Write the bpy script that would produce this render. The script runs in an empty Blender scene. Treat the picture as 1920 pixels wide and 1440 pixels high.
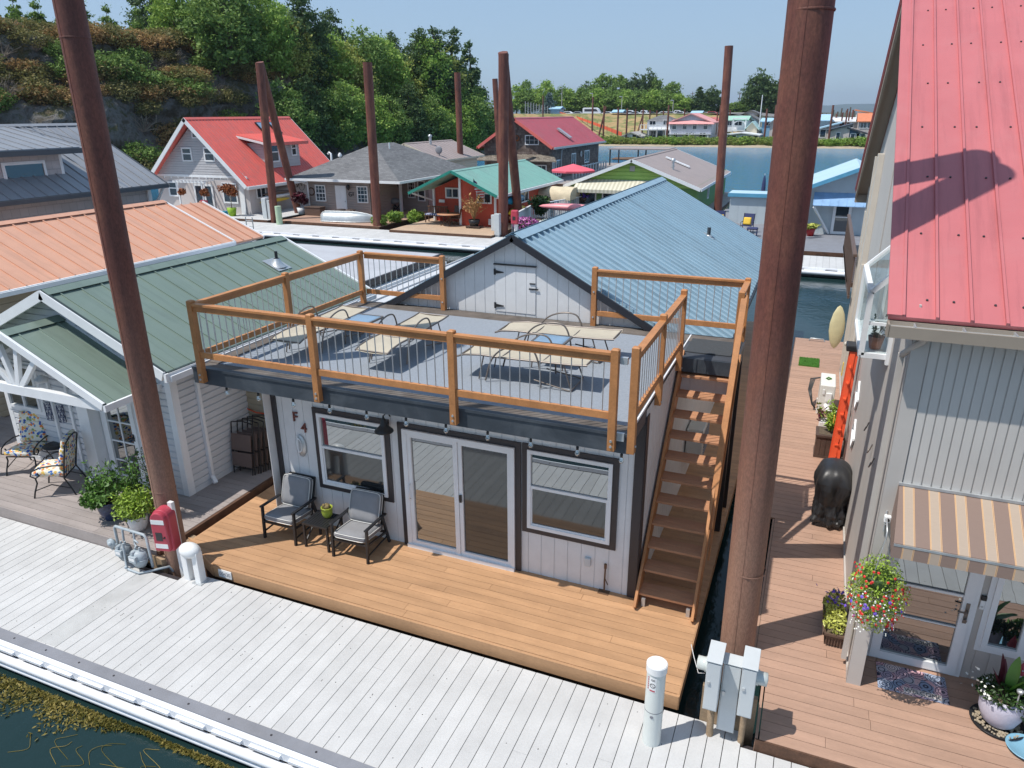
import bpy, math, random
from mathutils import Vector, Matrix
random.seed(7)
R = math.radians
S = bpy.context.scene
COL = S.collection

# ------------------------------------------------------------------ camera, sky, sun
cam = bpy.data.objects.new("camera", bpy.data.cameras.new("camera")); COL.objects.link(cam)
cam.data.sensor_width = 36.0
cam.data.lens = 36.0 * 1359.6 / 1920.0
cam.data.clip_start = 0.1; cam.data.clip_end = 30000
YAW, PITCH, ROLL = R(22.635), R(20.467), R(-0.36)
fw = Vector((-math.sin(YAW)*math.cos(PITCH), math.cos(YAW)*math.cos(PITCH), -math.sin(PITCH)))
rt = Vector((math.cos(YAW), math.sin(YAW), 0)); up = rt.cross(fw)
rt, up = rt*math.cos(ROLL)+up*math.sin(ROLL), -rt*math.sin(ROLL)+up*math.cos(ROLL)
M = Matrix((rt, up, -fw)).transposed().to_4x4(); M.translation = Vector((0, -8.665, 6.5))
cam.matrix_world = M
S.camera = cam

AZ = R(39.5); EL = R(61.5)                      # light travels +x,+y and down
w = bpy.data.worlds.new("World"); S.world = w; w.use_nodes = True
nt = w.node_tree; nt.nodes.clear()
sk = nt.nodes.new("ShaderNodeTexSky"); sk.sky_type = 'NISHITA'; sk.sun_disc = False
sk.sun_elevation = EL
sund = Vector((-math.cos(AZ)*math.cos(EL), -math.sin(AZ)*math.cos(EL), math.sin(EL)))   # towards the sun
sk.sun_rotation = math.atan2(sund.x, sund.y)
sk.altitude = 0; sk.air_density = 1.0; sk.dust_density = 0.5; sk.ozone_density = 4.0
bg = nt.nodes.new("ShaderNodeBackground"); bg.inputs[1].default_value = 0.15
ow = nt.nodes.new("ShaderNodeOutputWorld")
def skmul(src, c):
    t = nt.nodes.new("ShaderNodeMix"); t.data_type = 'RGBA'; t.blend_type = 'MULTIPLY'; t.inputs[0].default_value = 1.0; t.inputs[7].default_value = (*c, 1); nt.links.new(src, t.inputs[6]); return t.outputs[2]
gm_ = nt.nodes.new("ShaderNodeGamma"); gm_.inputs[1].default_value = .32        # hazy summer sky: even from horizon to zenith
nt.links.new(skmul(sk.outputs[0], (.15, .15, .15)), gm_.inputs[0]); nt.links.new(skmul(gm_.outputs[0], (2.55, 3.25, 4.05)), bg.inputs[0])
nt.links.new(bg.outputs[0], ow.inputs[0])
sl = bpy.data.lights.new("sun", 'SUN'); sl.energy = 3.5; sl.angle = R(0.5); sl.color = (1.0, 0.955, 0.89)
so = bpy.data.objects.new("sun", sl); COL.objects.link(so)
so.rotation_mode = 'QUATERNION'; so.rotation_quaternion = sund.to_track_quat('Z', 'Y')
S.view_settings.view_transform = 'Standard'; S.view_settings.look = 'None'
S.view_settings.exposure = 0.38; S.view_settings.gamma = 1.0
S.cycles.max_bounces = 6; S.cycles.transparent_max_bounces = 16

# ------------------------------------------------------------------ materials
MAT = {}
def ramp(nt, fac, stops):
    r = nt.nodes.new("ShaderNodeValToRGB"); e = r.color_ramp.elements
    e[0].position, e[0].color = stops[0][0], (*stops[0][1], 1)
    e[1].position, e[1].color = stops[1][0], (*stops[1][1], 1)
    for p, c in stops[2:]:
        k = e.new(p); k.color = (*c, 1)
    nt.links.new(fac, r.inputs[0]); return r.outputs[0]
def mixc(nt, fac, a, b, mode='MIX'):
    m = nt.nodes.new("ShaderNodeMix"); m.data_type = 'RGBA'; m.blend_type = mode
    for sock, v in ((m.inputs[0], fac), (m.inputs[6], a), (m.inputs[7], b)):
        if hasattr(v, 'is_linked') or hasattr(v, 'links'): nt.links.new(v, sock)
        elif isinstance(v, (int, float)): sock.default_value = v
        else: sock.default_value = (*v, 1) if len(v) == 3 else v
    return m.outputs[2]
def noise(nt, scale, detail=4, rough=.55, vec=None, dist=0):
    n = nt.nodes.new("ShaderNodeTexNoise"); n.inputs['Scale'].default_value = scale
    n.inputs['Detail'].default_value = detail; n.inputs['Roughness'].default_value = rough
    n.inputs['Distortion'].default_value = dist
    if vec is not None: nt.links.new(vec, n.inputs['Vector'])
    return n.outputs[0]
def coords(nt, scale=(1, 1, 1), obj=True):
    t = nt.nodes.new("ShaderNodeTexCoord"); m = nt.nodes.new("ShaderNodeMapping")
    m.inputs['Scale'].default_value = scale
    nt.links.new(t.outputs['Object' if obj else 'Generated'], m.inputs[0]); return m.outputs[0]
def newmat(name):
    m = bpy.data.materials.new(name); m.use_nodes = True; MAT[name] = m
    nt = m.node_tree; b = nt.nodes['Principled BSDF']; return m, nt, b
def bump(nt, b, h, strength=.3, dist=.01):
    n = nt.nodes.new("ShaderNodeBump"); n.inputs['Strength'].default_value = strength
    n.inputs['Distance'].default_value = dist
    nt.links.new(h, n.inputs['Height']); nt.links.new(n.outputs[0], b.inputs['Normal']); return n
def mat(name, col, rough=.6, var=.12, vscale=3, metal=0, spec=None, island=0, bmp=0, bscale=60, stretch=(1, 1, 1), dirt=0, dirtcol=(.12, .1, .08), grain=0, streak=None):
    """general painted / natural surface: base colour broken up by noise, optional per-piece variation, grain and stains"""
    m, nt, b = newmat(name)
    v = coords(nt, stretch)
    n = noise(nt, vscale, 5, .6, v)
    lo = tuple(c*(1-var) for c in col); hi = tuple(min(1, c*(1+var)) for c in col)
    c = ramp(nt, n, [(.3, lo), (.7, hi)])
    if island:
        g = nt.nodes.new("ShaderNodeNewGeometry")
        d = ramp(nt, g.outputs['Random Per Island'], [(0, (1-island,)*3), (1, (min(1, 1+island*.0),)*3)])
        c = mixc(nt, 1.0, c, d, 'MULTIPLY')
    if streak:
        c = mixc(nt, .45, c, ramp(nt, noise(nt, 1.3, 6, .7, coords(nt, streak)), [(.32, (.62, .62, .64)), (.5, (1, 1, 1)), (.72, (1, 1, 1)), (.85, (.8, .8, .8))]), 'MULTIPLY')
    if grain:
        gv = coords(nt, (stretch[0]*1, stretch[1]*1, stretch[2]*1))
        gn = noise(nt, 40, 6, .7, gv)
        c = mixc(nt, grain, c, ramp(nt, gn, [(.3, (.35,)*3), (.62, (1,)*3)]), 'MULTIPLY')
    if dirt:
        dn = noise(nt, 1.1, 8, .7, coords(nt, (1, 1, 1)), .6)
        f = ramp(nt, dn, [(.48, (0, 0, 0)), (.72, (dirt,)*3)])
        c = mixc(nt, f, c, dirtcol)
    nt.links.new(c, b.inputs['Base Color'])
    rr = nt.nodes.new("ShaderNodeMapRange"); rr.inputs[3].default_value = max(.02, rough-.08); rr.inputs[4].default_value = min(1, rough+.1)
    nt.links.new(n, rr.inputs[0]); nt.links.new(rr.outputs[0], b.inputs['Roughness'])
    b.inputs['Metallic'].default_value = metal
    if spec is not None: b.inputs['Specular IOR Level'].default_value = spec
    if bmp: bump(nt, b, noise(nt, bscale, 5, .6, v), bmp, .004)
    return m

mat('dock_board', (.58, .575, .565), .75, .07, 2.5, island=.10, bmp=.4, bscale=90, dirt=.22, dirtcol=(.38, .37, .36), grain=.12)
mat('dock_grey', (.23, .235, .26), .6, .1, 3, dirt=.2)
mat('dock_white', (.82, .83, .86), .45, .05, 2, dirt=.3, dirtcol=(.42, .42, .42))
mat('orange_deck', (.55, .315, .165), .6, .16, 2.2, stretch=(.35, 3, 1), island=.16, bmp=.4, bscale=50, grain=.25, dirt=.3, dirtcol=(.30, .16, .08))
mat('brown_deck', (.48, .30, .215), .6, .1, 2.5, stretch=(.35, 3, 1), island=.10, bmp=.3, bscale=60, dirt=.2, grain=.2)
mat('grey_deck', (.38, .33, .31), .7, .1, 2.5, stretch=(.35, 3, 1), island=.14, bmp=.3, bscale=60, dirt=.25, grain=.2)
mat('cedar', (.54, .235, .085), .5, .16, 4, stretch=(1, 1, 1), island=.16, bmp=.3, bscale=80, grain=.3)
mat('cedar_top', (.74, .42, .24), .55, .14, 4, island=.14, bmp=.3, bscale=80, grain=.25)
mat('stair_tread', (.52, .26, .14), .55, .12, 4, stretch=(1, 4, 1), island=.12, grain=.2)
mat('carpet', (.26, .29, .33), .95, .14, 45, bmp=1.0, bscale=120, dirt=.2, dirtcol=(.28, .3, .34))
mat('roof_black', (.045, .05, .06), .6, .2, 4, dirt=.35, dirtcol=(.16, .17, .18))
mat('flashing_brown', (.115, .095, .08), .8, .35, 3, bmp=.5, bscale=25, dirt=.5, dirtcol=(.24, .22, .2))
mat('slate_fascia', (.045, .055, .068), .45, .15, 3, dirt=.35, dirtcol=(.19, .21, .23))
mat('panel_white', (.72, .72, .72), .65, .05, 3, bmp=.25, bscale=70, dirt=.12, dirtcol=(.4, .38, .36), grain=.05)
mat('trim_dark', (.04, .034, .037), .45, .1, 4)
mat('trim_black', (.022, .024, .032), .45, .1, 4)
mat('trim_white', (.80, .81, .82), .4, .04, 3, dirt=.1, dirtcol=(.5, .5, .5))
mat('siding_white', (.62, .63, .65), .5, .05, 2, dirt=.12, dirtcol=(.5, .5, .5), bmp=.15)
mat('siding_tan', (.40, .345, .25), .6, .06, 2)
mat('galv', (.55, .57, .58), .4, .12, 6, metal=.6)
mat('steel_bal', (.62, .62, .62), .3, .05, 6, metal=.7)
mat('rubber_mat', (.05, .055, .06), .8, .2, 20, bmp=.8, bscale=120)
mat('black_metal', (.018, .018, .02), .4, .2, 6)
mat('cushion_grey', (.25, .25, .26), .9, .1, 5, bmp=.5, bscale=180)
mat('piping_white', (.75, .74, .70), .7, .05, 5)
mat('sling', (.46, .41, .32), .8, .07, 5, bmp=.4, bscale=200)
mat('frame_taupe', (.20, .17, .15), .35, .1, 5, metal=.4)
mat('table_glass', (.22, .33, .45), .12, .1, 4)
mat('pot_green', (.36, .42, .05), .3, .1, 4)
mat('letter_rust', (.17, .05, .04), .5, .2, 30)
mat('bulb', (.75, .72, .65), .1, .05, 3, spec=.9)
mat('red_box', (.47, .055, .085), .35, .1, 5, dirt=.15)
mat('white_plastic', (.80, .80, .79), .4, .05, 4, dirt=.12, dirtcol=(.5, .48, .44))
mat('pale_green_white', (.66, .69, .66), .35, .03, 3, dirt=.15, dirtcol=(.45, .44, .4))
mat('cabinet_grey', (.56, .59, .60), .4, .04, 3, dirt=.15, dirtcol=(.4, .4, .4))
mat('clear_dome', (.55, .58, .55), .08, .05, 3, spec=.9)
mat('gas_grey', (.36, .41, .44), .5, .15, 8, dirt=.3, dirtcol=(.3, .26, .2))
mat('gas_dark', (.20, .23, .25), .5, .15, 8)
mat('timber', (.36, .255, .16), .8, .25, 5, grain=.4, bmp=.4)
mat('timber_dark', (.12, .06, .035), .85, .35, 6, grain=.4, bmp=.6, bscale=30)
mat('taupe', (.50, .465, .43), .6, .04, 2, bmp=.3, bscale=120, dirt=.08, dirtcol=(.3, .28, .25))
mat('taupe_grey', (.56, .53, .495), .6, .04, 2, bmp=.35, bscale=100)
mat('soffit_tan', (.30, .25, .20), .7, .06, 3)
mat('pipe_beige', (.62, .56, .48), .4, .05, 3)
mat('orange_ladder', (.78, .10, .035), .4, .08, 5)
mat('ac_white', (.72, .72, .68), .4, .05, 3, dirt=.1)
mat('black_cover', (.022, .022, .024), .42, .15, 4, bmp=.35, bscale=26)
mat('kayak_cream', (.66, .60, .36), .4, .08, 3)
mat('turf', (.06, .19, .02), .95, .3, 40, bmp=1, bscale=150)
mat('planter_wood', (.10, .065, .05), .6, .2, 8, grain=.3)
mat('planter_brown', (.12, .075, .055), .5, .1, 8)
mat('purple_pot', (.55, .53, .62), .5, .08, 20, bmp=.8, bscale=60)
mat('blue_dish', (.22, .42, .55), .25, .08, 4)
mat('soil', (.12, .09, .06), .95, .4, 30, bmp=.8)
mat('glaze_blue', (.03, .045, .10), .15, .6, 6)
mat('terracotta', (.40, .12, .05), .7, .15, 6)
mat('leaf_green', (.10, .22, .028), .55, .3, 9, island=.45)
mat('leaf_lime', (.30, .44, .05), .5, .25, 9, island=.4)
mat('leaf_dark', (.045, .10, .02), .55, .3, 9, island=.5)
mat('leaf_yellow', (.55, .58, .12), .5, .25, 9, island=.4)
mat('leaf_burgundy', (.10, .012, .025), .4, .3, 9, island=.4)
mat('leaf_maple', (.36, .11, .03), .55, .4, 4, island=.5)
mat('leaf_straw', (.50, .30, .12), .7, .3, 9, island=.4)
mat('flower_red', (.62, .02, .015), .5, .2, 9, island=.2)
mat('flower_purple', (.16, .08, .50), .5, .2, 9, island=.2)
mat('flower_pink', (.62, .20, .48), .5, .3, 9, island=.3)
mat('flower_white', (.8, .8, .74), .5, .05, 9)
mat('tyre', (.02, .02, .02), .8)
mat('stem', (.10, .07, .035), .8, .2, 9)
# roofs
mat('roof_green', (.20, .26, .215), .38, .05, 1.2, metal=.15, dirt=.34, dirtcol=(.25, .3, .27), streak=(.3, 5, .3))
mat('roof_green_dark', (.035, .05, .045), .4, .1, 3)
mat('roof_orange', (.64, .34, .225), .45, .05, 1.2, dirt=.34, dirtcol=(.5, .25, .17), streak=(.3, 5, .3))
mat('roof_slate', (.28, .29, .31), .4, .06, 1.2, metal=.15, dirt=.3, dirtcol=(.22, .2, .2), streak=(.3, 5, .3))
mat('roof_slate_dark', (.07, .08, .095), .5, .1, 3)
mat('roof_blue', (.33, .47, .56), .42, .05, 1.2, metal=.1, dirt=.34, dirtcol=(.33, .42, .48), streak=(.3, 5, .3))
mat('roof_red', (.74, .155, .125), .5, .05, 1.2, dirt=.3, dirtcol=(.22, .2, .2), streak=(.3, 5, .3))
mat('roof_rose', (.50, .145, .15), .45, .06, 1.0, dirt=.34, dirtcol=(.5, .2, .2), streak=(5, .3, .3))
mat('roof_crimson', (.50, .12, .15), .5, .06, 1.2, dirt=.3, dirtcol=(.22, .2, .2), streak=(.3, 5, .3))
mat('roof_teal', (.24, .46, .39), .45, .05, 1.2, dirt=.3, dirtcol=(.22, .2, .2), streak=(.3, 5, .3))
mat('roof_brown', (.34, .28, .265), .7, .06, 1.2, dirt=.3, dirtcol=(.22, .2, .2))
mat('roof_paleblue', (.45, .62, .70), .4, .12, 1.0, stretch=(.3, 6, 1))
mat('wall_lilac', (.55, .50, .50), .7, .05, 2)
mat('wall_greyblue', (.50, .49, .50), .65, .05, 2)
mat('wall_stucco', (.56, .51, .49), .8, .05, 2)
mat('wall_taupe2', (.36, .30, .27), .7, .05, 2)
mat('wall_red', (.55, .085, .045), .65, .08, 2, grain=.1)
mat('wall_cream', (.60, .54, .42), .7, .05, 2)
mat('wall_lime', (.36, .55, .13), .6, .05, 2)
mat('wall_paleblue', (.47, .53, .56), .6, .05, 2)
mat('awning_cream', (.62, .60, .48), .8, .05, 2)
mat('canvas_tan', (.62, .52, .36), .85, .12, 3)
mat('kayak_pink', (.80, .28, .30), .4, .08, 3)
mat('kayak_blue', (.02, .25, .42), .35, .08, 3)
mat('kayak_yellow', (.75, .50, .03), .35, .08, 3)
mat('umbrella_blue', (.25, .42, .58), .8, .1, 5)
mat('umbrella_pink', (.75, .12, .16), .8, .1, 5)
mat('navy', (.03, .04, .12), .7, .1, 4)
mat('yellow', (.80, .52, .06), .8, .05, 4)
mat('red_pot', (.42, .02, .02), .3, .1, 4)
mat('aluminium', (.55, .58, .58), .35, .12, 4, metal=.5, dirt=.2)
mat('wood_dark', (.14, .075, .04), .7, .2, 6, grain=.3)
mat('teal_plastic', (.02, .28, .36), .4, .05, 4)
mat('lime_pot', (.25, .42, .02), .5, .1, 4)
mat('skin_cloth', (.5, .2, .2), .8)
mat('vehicle_white', (.75, .76, .78), .3, .03, 3)
mat('vehicle_silver', (.38, .40, .43), .3, .05, 3)
mat('vehicle_red', (.42, .03, .03), .3, .05, 3)
mat('vehicle_dark', (.04, .045, .055), .3, .05, 3)
mat('orange_fence', (.75, .13, .06), .8, .15, 3)
mat('concrete', (.42, .40, .37), .8, .1, 2)
mat('trunk', (.13, .10, .07), .9, .3, 5, bmp=.6, bscale=15)

def mat_stripes(name, cols, axis, period, duty=.5, rough=.8):
    m, nt, b = newmat(name)
    t = nt.nodes.new("ShaderNodeTexCoord"); s = nt.nodes.new("ShaderNodeSeparateXYZ"); nt.links.new(t.outputs['Object'], s.inputs[0])
    d = nt.nodes.new("ShaderNodeMath"); d.operation = 'DIVIDE'; nt.links.new(s.outputs['XYZ'.index(axis)], d.inputs[0]); d.inputs[1].default_value = period
    f = nt.nodes.new("ShaderNodeMath"); f.operation = 'FRACT'; nt.links.new(d.outputs[0], f.inputs[0])
    r = nt.nodes.new("ShaderNodeValToRGB"); r.color_ramp.interpolation = 'CONSTANT'
    e = r.color_ramp.elements; e[0].position = 0; e[0].color = (*cols[0][1], 1); e[1].position = cols[1][0]; e[1].color = (*cols[1][1], 1)
    for p, c in cols[2:]: k = e.new(p); k.color = (*c, 1)
    nt.links.new(f.outputs[0], r.inputs[0])
    n = noise(nt, 120, 3); c = mixc(nt, .12, r.outputs[0], ramp(nt, n, [(.3, (.5,)*3), (.6, (1,)*3)]), 'MULTIPLY')
    nt.links.new(c, b.inputs['Base Color']); b.inputs['Roughness'].default_value = rough
    return m
tb, bg_, org, dk = (.23, .16, .13), (.40, .315, .245), (.66, .40, .20), (.34, .25, .20)
mat_stripes('awning_stripe', [(0, tb), (.55, org), (.572, tb), (.585, org), (.605, bg_), (.94, org), (.96, tb), (.978, org)], 'X', .24)
mat_stripes('awning_green_stripe', [(0, (.66, .62, .50)), (.5, (.50, .47, .36))], 'X', .28)
mat_stripes('flag_stripe', [(0, (.6, .05, .06)), (.5, (.8, .8, .8))], 'Z', .16)
mat_stripes('cushion_blue', [(0, (.05, .09, .35)), (.5, (.7, .7, .72))], 'X', .16)

def mat_glass(name, refl=.4, dark=(.012, .014, .016), rough=.01, wob=.02, tint=(.85, .9, .92)):
    m, nt, b = newmat(name); nt.nodes.remove(b)
    out = nt.nodes['Material Output']
    d = nt.nodes.new("ShaderNodeBsdfDiffuse"); d.inputs[0].default_value = (*dark, 1)
    g = nt.nodes.new("ShaderNodeBsdfGlossy"); g.inputs[0].default_value = (*tint, 1); g.inputs['Roughness'].default_value = rough
    lw = nt.nodes.new("ShaderNodeFresnel"); lw.inputs[0].default_value = 1.5
    mr = nt.nodes.new("ShaderNodeMapRange"); mr.inputs[1].default_value = 0; mr.inputs[2].default_value = 1; mr.inputs[3].default_value = refl; mr.inputs[4].default_value = 1
    nt.links.new(lw.outputs[0], mr.inputs[0])
    mx = nt.nodes.new("ShaderNodeMixShader"); nt.links.new(mr.outputs[0], mx.inputs[0]); nt.links.new(d.outputs[0], mx.inputs[1]); nt.links.new(g.outputs[0], mx.inputs[2])
    nt.links.new(mx.outputs[0], out.inputs[0])
    n = nt.nodes.new("ShaderNodeBump"); n.inputs['Strength'].default_value = wob; n.inputs['Distance'].default_value = .05
    nt.links.new(noise(nt, 2.2, 1), n.inputs['Height']); nt.links.new(n.outputs[0], g.inputs['Normal'])
    return m
mat_glass('glass', .34)
mat_glass('glass_dim', .16)
mat_glass('glass_screen', .07, (.022, .023, .025), .06)
mat_glass('glass_far', .07, (.03, .04, .055))
def mat_clear(name, refl=.12):
    m, nt, b = newmat(name); nt.nodes.remove(b); out = nt.nodes['Material Output']
    d = nt.nodes.new("ShaderNodeBsdfTransparent"); d.inputs[0].default_value = (.86, .92, .92, 1)
    g = nt.nodes.new("ShaderNodeBsdfGlossy"); g.inputs[0].default_value = (.9, .95, 1, 1); g.inputs['Roughness'].default_value = .01
    mx = nt.nodes.new("ShaderNodeMixShader"); mx.inputs[0].default_value = refl
    nt.links.new(d.outputs[0], mx.inputs[1]); nt.links.new(g.outputs[0], mx.inputs[2]); nt.links.new(mx.outputs[0], out.inputs[0])
mat_clear('glass_clear', .22); mat_clear('bulb_glass', .3)

def mat_rust(name, a, b_, c_, low=None):
    m, nt, b = newmat(name)
    v = coords(nt, (1, 1, .35)); n1 = noise(nt, 2.5, 8, .65, v, .4); n2 = noise(nt, 26, 5, .7, coords(nt, (1, 1, .6)))
    c = ramp(nt, n1, [(.28, a), (.5, b_), (.72, c_)])
    c = mixc(nt, .4, c, ramp(nt, n2, [(.35, (.35, .35, .38)), (.6, (1, 1, 1))]), 'MULTIPLY')
    if low:
        t = nt.nodes.new("ShaderNodeTexCoord"); s = nt.nodes.new("ShaderNodeSeparateXYZ"); nt.links.new(t.outputs['Object'], s.inputs[0])
        ad = nt.nodes.new("ShaderNodeMath"); ad.operation = 'MULTIPLY_ADD'; nt.links.new(n1, ad.inputs[0]); ad.inputs[1].default_value = 2.5; nt.links.new(s.outputs[2], ad.inputs[2])
        f = ramp(nt, ad.outputs[0], [(0, (1, 1, 1)), (1, (0, 0, 0))])
        mr = nt.nodes.new("ShaderNodeMapRange"); mr.inputs[1].default_value = low[0]; mr.inputs[2].default_value = low[1]; mr.inputs[3].default_value = 1; mr.inputs[4].default_value = 0
        nt.links.new(ad.outputs[0], mr.inputs[0]); c = mixc(nt, mr.outputs[0], c, low[2])
        c = mixc(nt, .35, c, ramp(nt, noise(nt, 60, 4, .7, v), [(.4, (.3, .28, .25)), (.6, (1, 1, 1))]), 'MULTIPLY')
    c = mixc(nt, .5, c, ramp(nt, noise(nt, 3, 7, .75, coords(nt, (3.5, 3.5, .22)), .3), [(.3, (.5, .46, .46)), (.48, (1, 1, 1)), (.66, (1, 1, 1)), (.78, (.66, .6, .58))]), 'MULTIPLY')
    nt.links.new(c, b.inputs['Base Color']); b.inputs['Roughness'].default_value = .62
    bump(nt, b, n2, .5, .006)
mat_rust('rust', (.10, .034, .026), (.19, .065, .045), (.30, .12, .07))
mat_rust('rust_near', (.115, .04, .03), (.185, .062, .044), (.26, .10, .06), (-.5, 5.8, (.44, .27, .19)))

def mat_water():
    m, nt, b = newmat('water')
    b.inputs['Base Color'].default_value = (.012, .035, .04, 1); b.inputs['Roughness'].default_value = .06
    b.inputs['IOR'].default_value = 1.33
    v = coords(nt, (1, 1, 1)); n1 = noise(nt, .9, 3, .55, v); n2 = noise(nt, 5, 3, .6, v)
    # wind ripples grow with distance from the sheltered canals
    t = nt.nodes.new("ShaderNodeTexCoord"); s = nt.nodes.new("ShaderNodeSeparateXYZ"); nt.links.new(t.outputs['Object'], s.inputs[0])
    mr = nt.nodes.new("ShaderNodeMapRange"); mr.inputs[1].default_value = 36; mr.inputs[2].default_value = 60; mr.inputs[3].default_value = .03; mr.inputs[4].default_value = .9
    nt.links.new(s.outputs[1], mr.inputs[0])
    a = nt.nodes.new("ShaderNodeMath"); a.operation = 'MULTIPLY_ADD'; nt.links.new(n1, a.inputs[0]); a.inputs[1].default_value = 1.6; nt.links.new(n2, a.inputs[2])
    k = nt.nodes.new("ShaderNodeBump"); k.inputs['Distance'].default_value = .7; nt.links.new(mr.outputs[0], k.inputs['Strength']); nt.links.new(a.outputs[0], k.inputs['Height'])
    nt.links.new(k.outputs[0], b.inputs['Normal'])
    # open water is bluer
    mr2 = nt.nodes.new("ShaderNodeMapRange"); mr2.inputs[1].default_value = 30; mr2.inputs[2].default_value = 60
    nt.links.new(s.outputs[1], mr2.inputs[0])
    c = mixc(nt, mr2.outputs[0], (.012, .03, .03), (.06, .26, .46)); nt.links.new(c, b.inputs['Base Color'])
mat_water()

def mat_ground(name, cols, scale=.15, bm=.5):
    m, nt, b = newmat(name); n = noise(nt, scale, 8, .65, coords(nt), .3)
    nt.links.new(ramp(nt, n, cols), b.inputs['Base Color']); b.inputs['Roughness'].default_value = .95
    bump(nt, b, noise(nt, scale*12, 5, .7, coords(nt)), bm, .3)
mat_ground('rock', [(.3, (.04, .036, .03)), (.42, (.10, .085, .06)), (.52, (.20, .19, .18)), (.6, (.09, .09, .04)), (.7, (.20, .15, .08)), (.8, (.24, .22, .20))], .5, 1)
mat_ground('dry_grass', [(.3, (.30, .20, .08)), (.45, (.40, .28, .13)), (.55, (.13, .17, .045)), (.66, (.36, .26, .12)), (.8, (.17, .21, .06))], .22)
mat_ground('forest_floor', [(.3, (.03, .04, .015)), (.7, (.07, .08, .03))], .3)
mat_ground('hill_forest', [(.3, (.03, .05, .03)), (.7, (.05, .08, .045))], .003, .2)
mat_ground('sand', [(.3, (.36, .29, .20)), (.7, (.46, .38, .28))], .5)
mat_ground('parking', [(.3, (.16, .155, .15)), (.7, (.22, .21, .20))], .1, .1)

def mat_leafy(name, a, b_, c_, trans=.32):
    m, nt, b = newmat(name)
    g = nt.nodes.new("ShaderNodeNewGeometry")
    n = noise(nt, .9, 3, .6, coords(nt))
    ad = nt.nodes.new("ShaderNodeMath"); ad.operation = 'MULTIPLY_ADD'; nt.links.new(g.outputs['Random Per Island'], ad.inputs[0]); ad.inputs[1].default_value = .45
    nt.links.new(n, ad.inputs[2])
    c = ramp(nt, ad.outputs[0], [(.4, a), (.72, b_), (1.0, c_)])
    nt.links.new(c, b.inputs['Base Color']); b.inputs['Roughness'].default_value = .6
    b.inputs['Specular IOR Level'].default_value = .25
    tr = nt.nodes.new("ShaderNodeBsdfTranslucent"); nt.links.new(c, tr.inputs[0])
    mx = nt.nodes.new("ShaderNodeMixShader"); mx.inputs[0].default_value = trans
    out = nt.nodes['Material Output']; nt.links.new(b.outputs[0], mx.inputs[1]); nt.links.new(tr.outputs[0], mx.inputs[2]); nt.links.new(mx.outputs[0], out.inputs[0])
mat_leafy('crown_bright', (.136, .231, .040), (.258, .407, .075), (.447, .570, .136))
mat_leafy('crown_mid', (.095, .163, .040), (.176, .285, .068), (.299, .407, .108))
mat_leafy('crown_dark', (.047, .088, .033), (.088, .147, .053), (.153, .224, .083))
mat_leafy('crown_yellow', (.231, .271, .061), (.421, .461, .108), (.597, .583, .190))
mat_leafy('crown_spruce', (.059, .100, .083), (.130, .189, .177), (.236, .307, .295))
mat_leafy('crown_dry', (.189, .130, .053), (.378, .224, .094), (.543, .378, .165))
mat_leafy('crown_scrub', (.094, .100, .035), (.201, .195, .065), (.354, .295, .118))
mat_leafy('crown_shore', (.12, .18, .04), (.24, .32, .07), (.42, .38, .13))
mat_leafy('weed', (.03, .045, .01), (.17, .15, .03), (.38, .30, .09))

def mat_shingle(name, cols, w_, h_, mortar=(.02, .02, .02), vertical=False, rough=.85, squash=0):
    m, nt, b = newmat(name)
    t = nt.nodes.new("ShaderNodeTexCoord"); s = nt.nodes.new("ShaderNodeSeparateXYZ"); nt.links.new(t.outputs['Object'], s.inputs[0])
    ad = nt.nodes.new("ShaderNodeMath"); ad.operation = 'ADD'; nt.links.new(s.outputs[0], ad.inputs[0]); nt.links.new(s.outputs[1], ad.inputs[1])
    cb = nt.nodes.new("ShaderNodeCombineXYZ"); nt.links.new(ad.outputs[0], cb.inputs[0]); nt.links.new(s.outputs[2], cb.inputs[1])
    br = nt.nodes.new("ShaderNodeTexBrick"); nt.links.new(cb.outputs[0], br.inputs[0])
    br.inputs['Color1'].default_value = (*cols[0], 1); br.inputs['Color2'].default_value = (*cols[1], 1); br.inputs['Mortar'].default_value = (*mortar, 1)
    br.inputs['Scale'].default_value = 1; br.inputs['Brick Width'].default_value = w_; br.inputs['Row Height'].default_value = h_; br.inputs['Mortar Size'].default_value = .006 if h_ < .3 else .01
    c = mixc(nt, .5, br.outputs[0], ramp(nt, noise(nt, 3, 6, .7), [(.35, (.55,)*3), (.65, (1,)*3)]), 'MULTIPLY')
    nt.links.new(c, b.inputs['Base Color']); b.inputs['Roughness'].default_value = rough
    inv = nt.nodes.new("ShaderNodeMath"); inv.operation = 'SUBTRACT'; inv.inputs[0].default_value = 1; nt.links.new(br.outputs[1], inv.inputs[1])
    bump(nt, b, inv.outputs[0], .6, .015)
mat_shingle('shingle_dark', ((.13, .09, .075), (.27, .21, .18)), .22, .26)
mat_shingle('shingle_darker', ((.05, .035, .032), (.11, .08, .075)), .22, .26)
mat_shingle('shingle_light', ((.50, .47, .47), (.56, .52, .52)), .30, .28, (.33, .31, .32))
mat_shingle('asphalt_shingle', ((.15, .15, .155), (.22, .22, .225)), .34, .075, (.10, .10, .10))
mat_shingle('shake_old', ((.16, .13, .10), (.30, .26, .21)), .2, .1)

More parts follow.
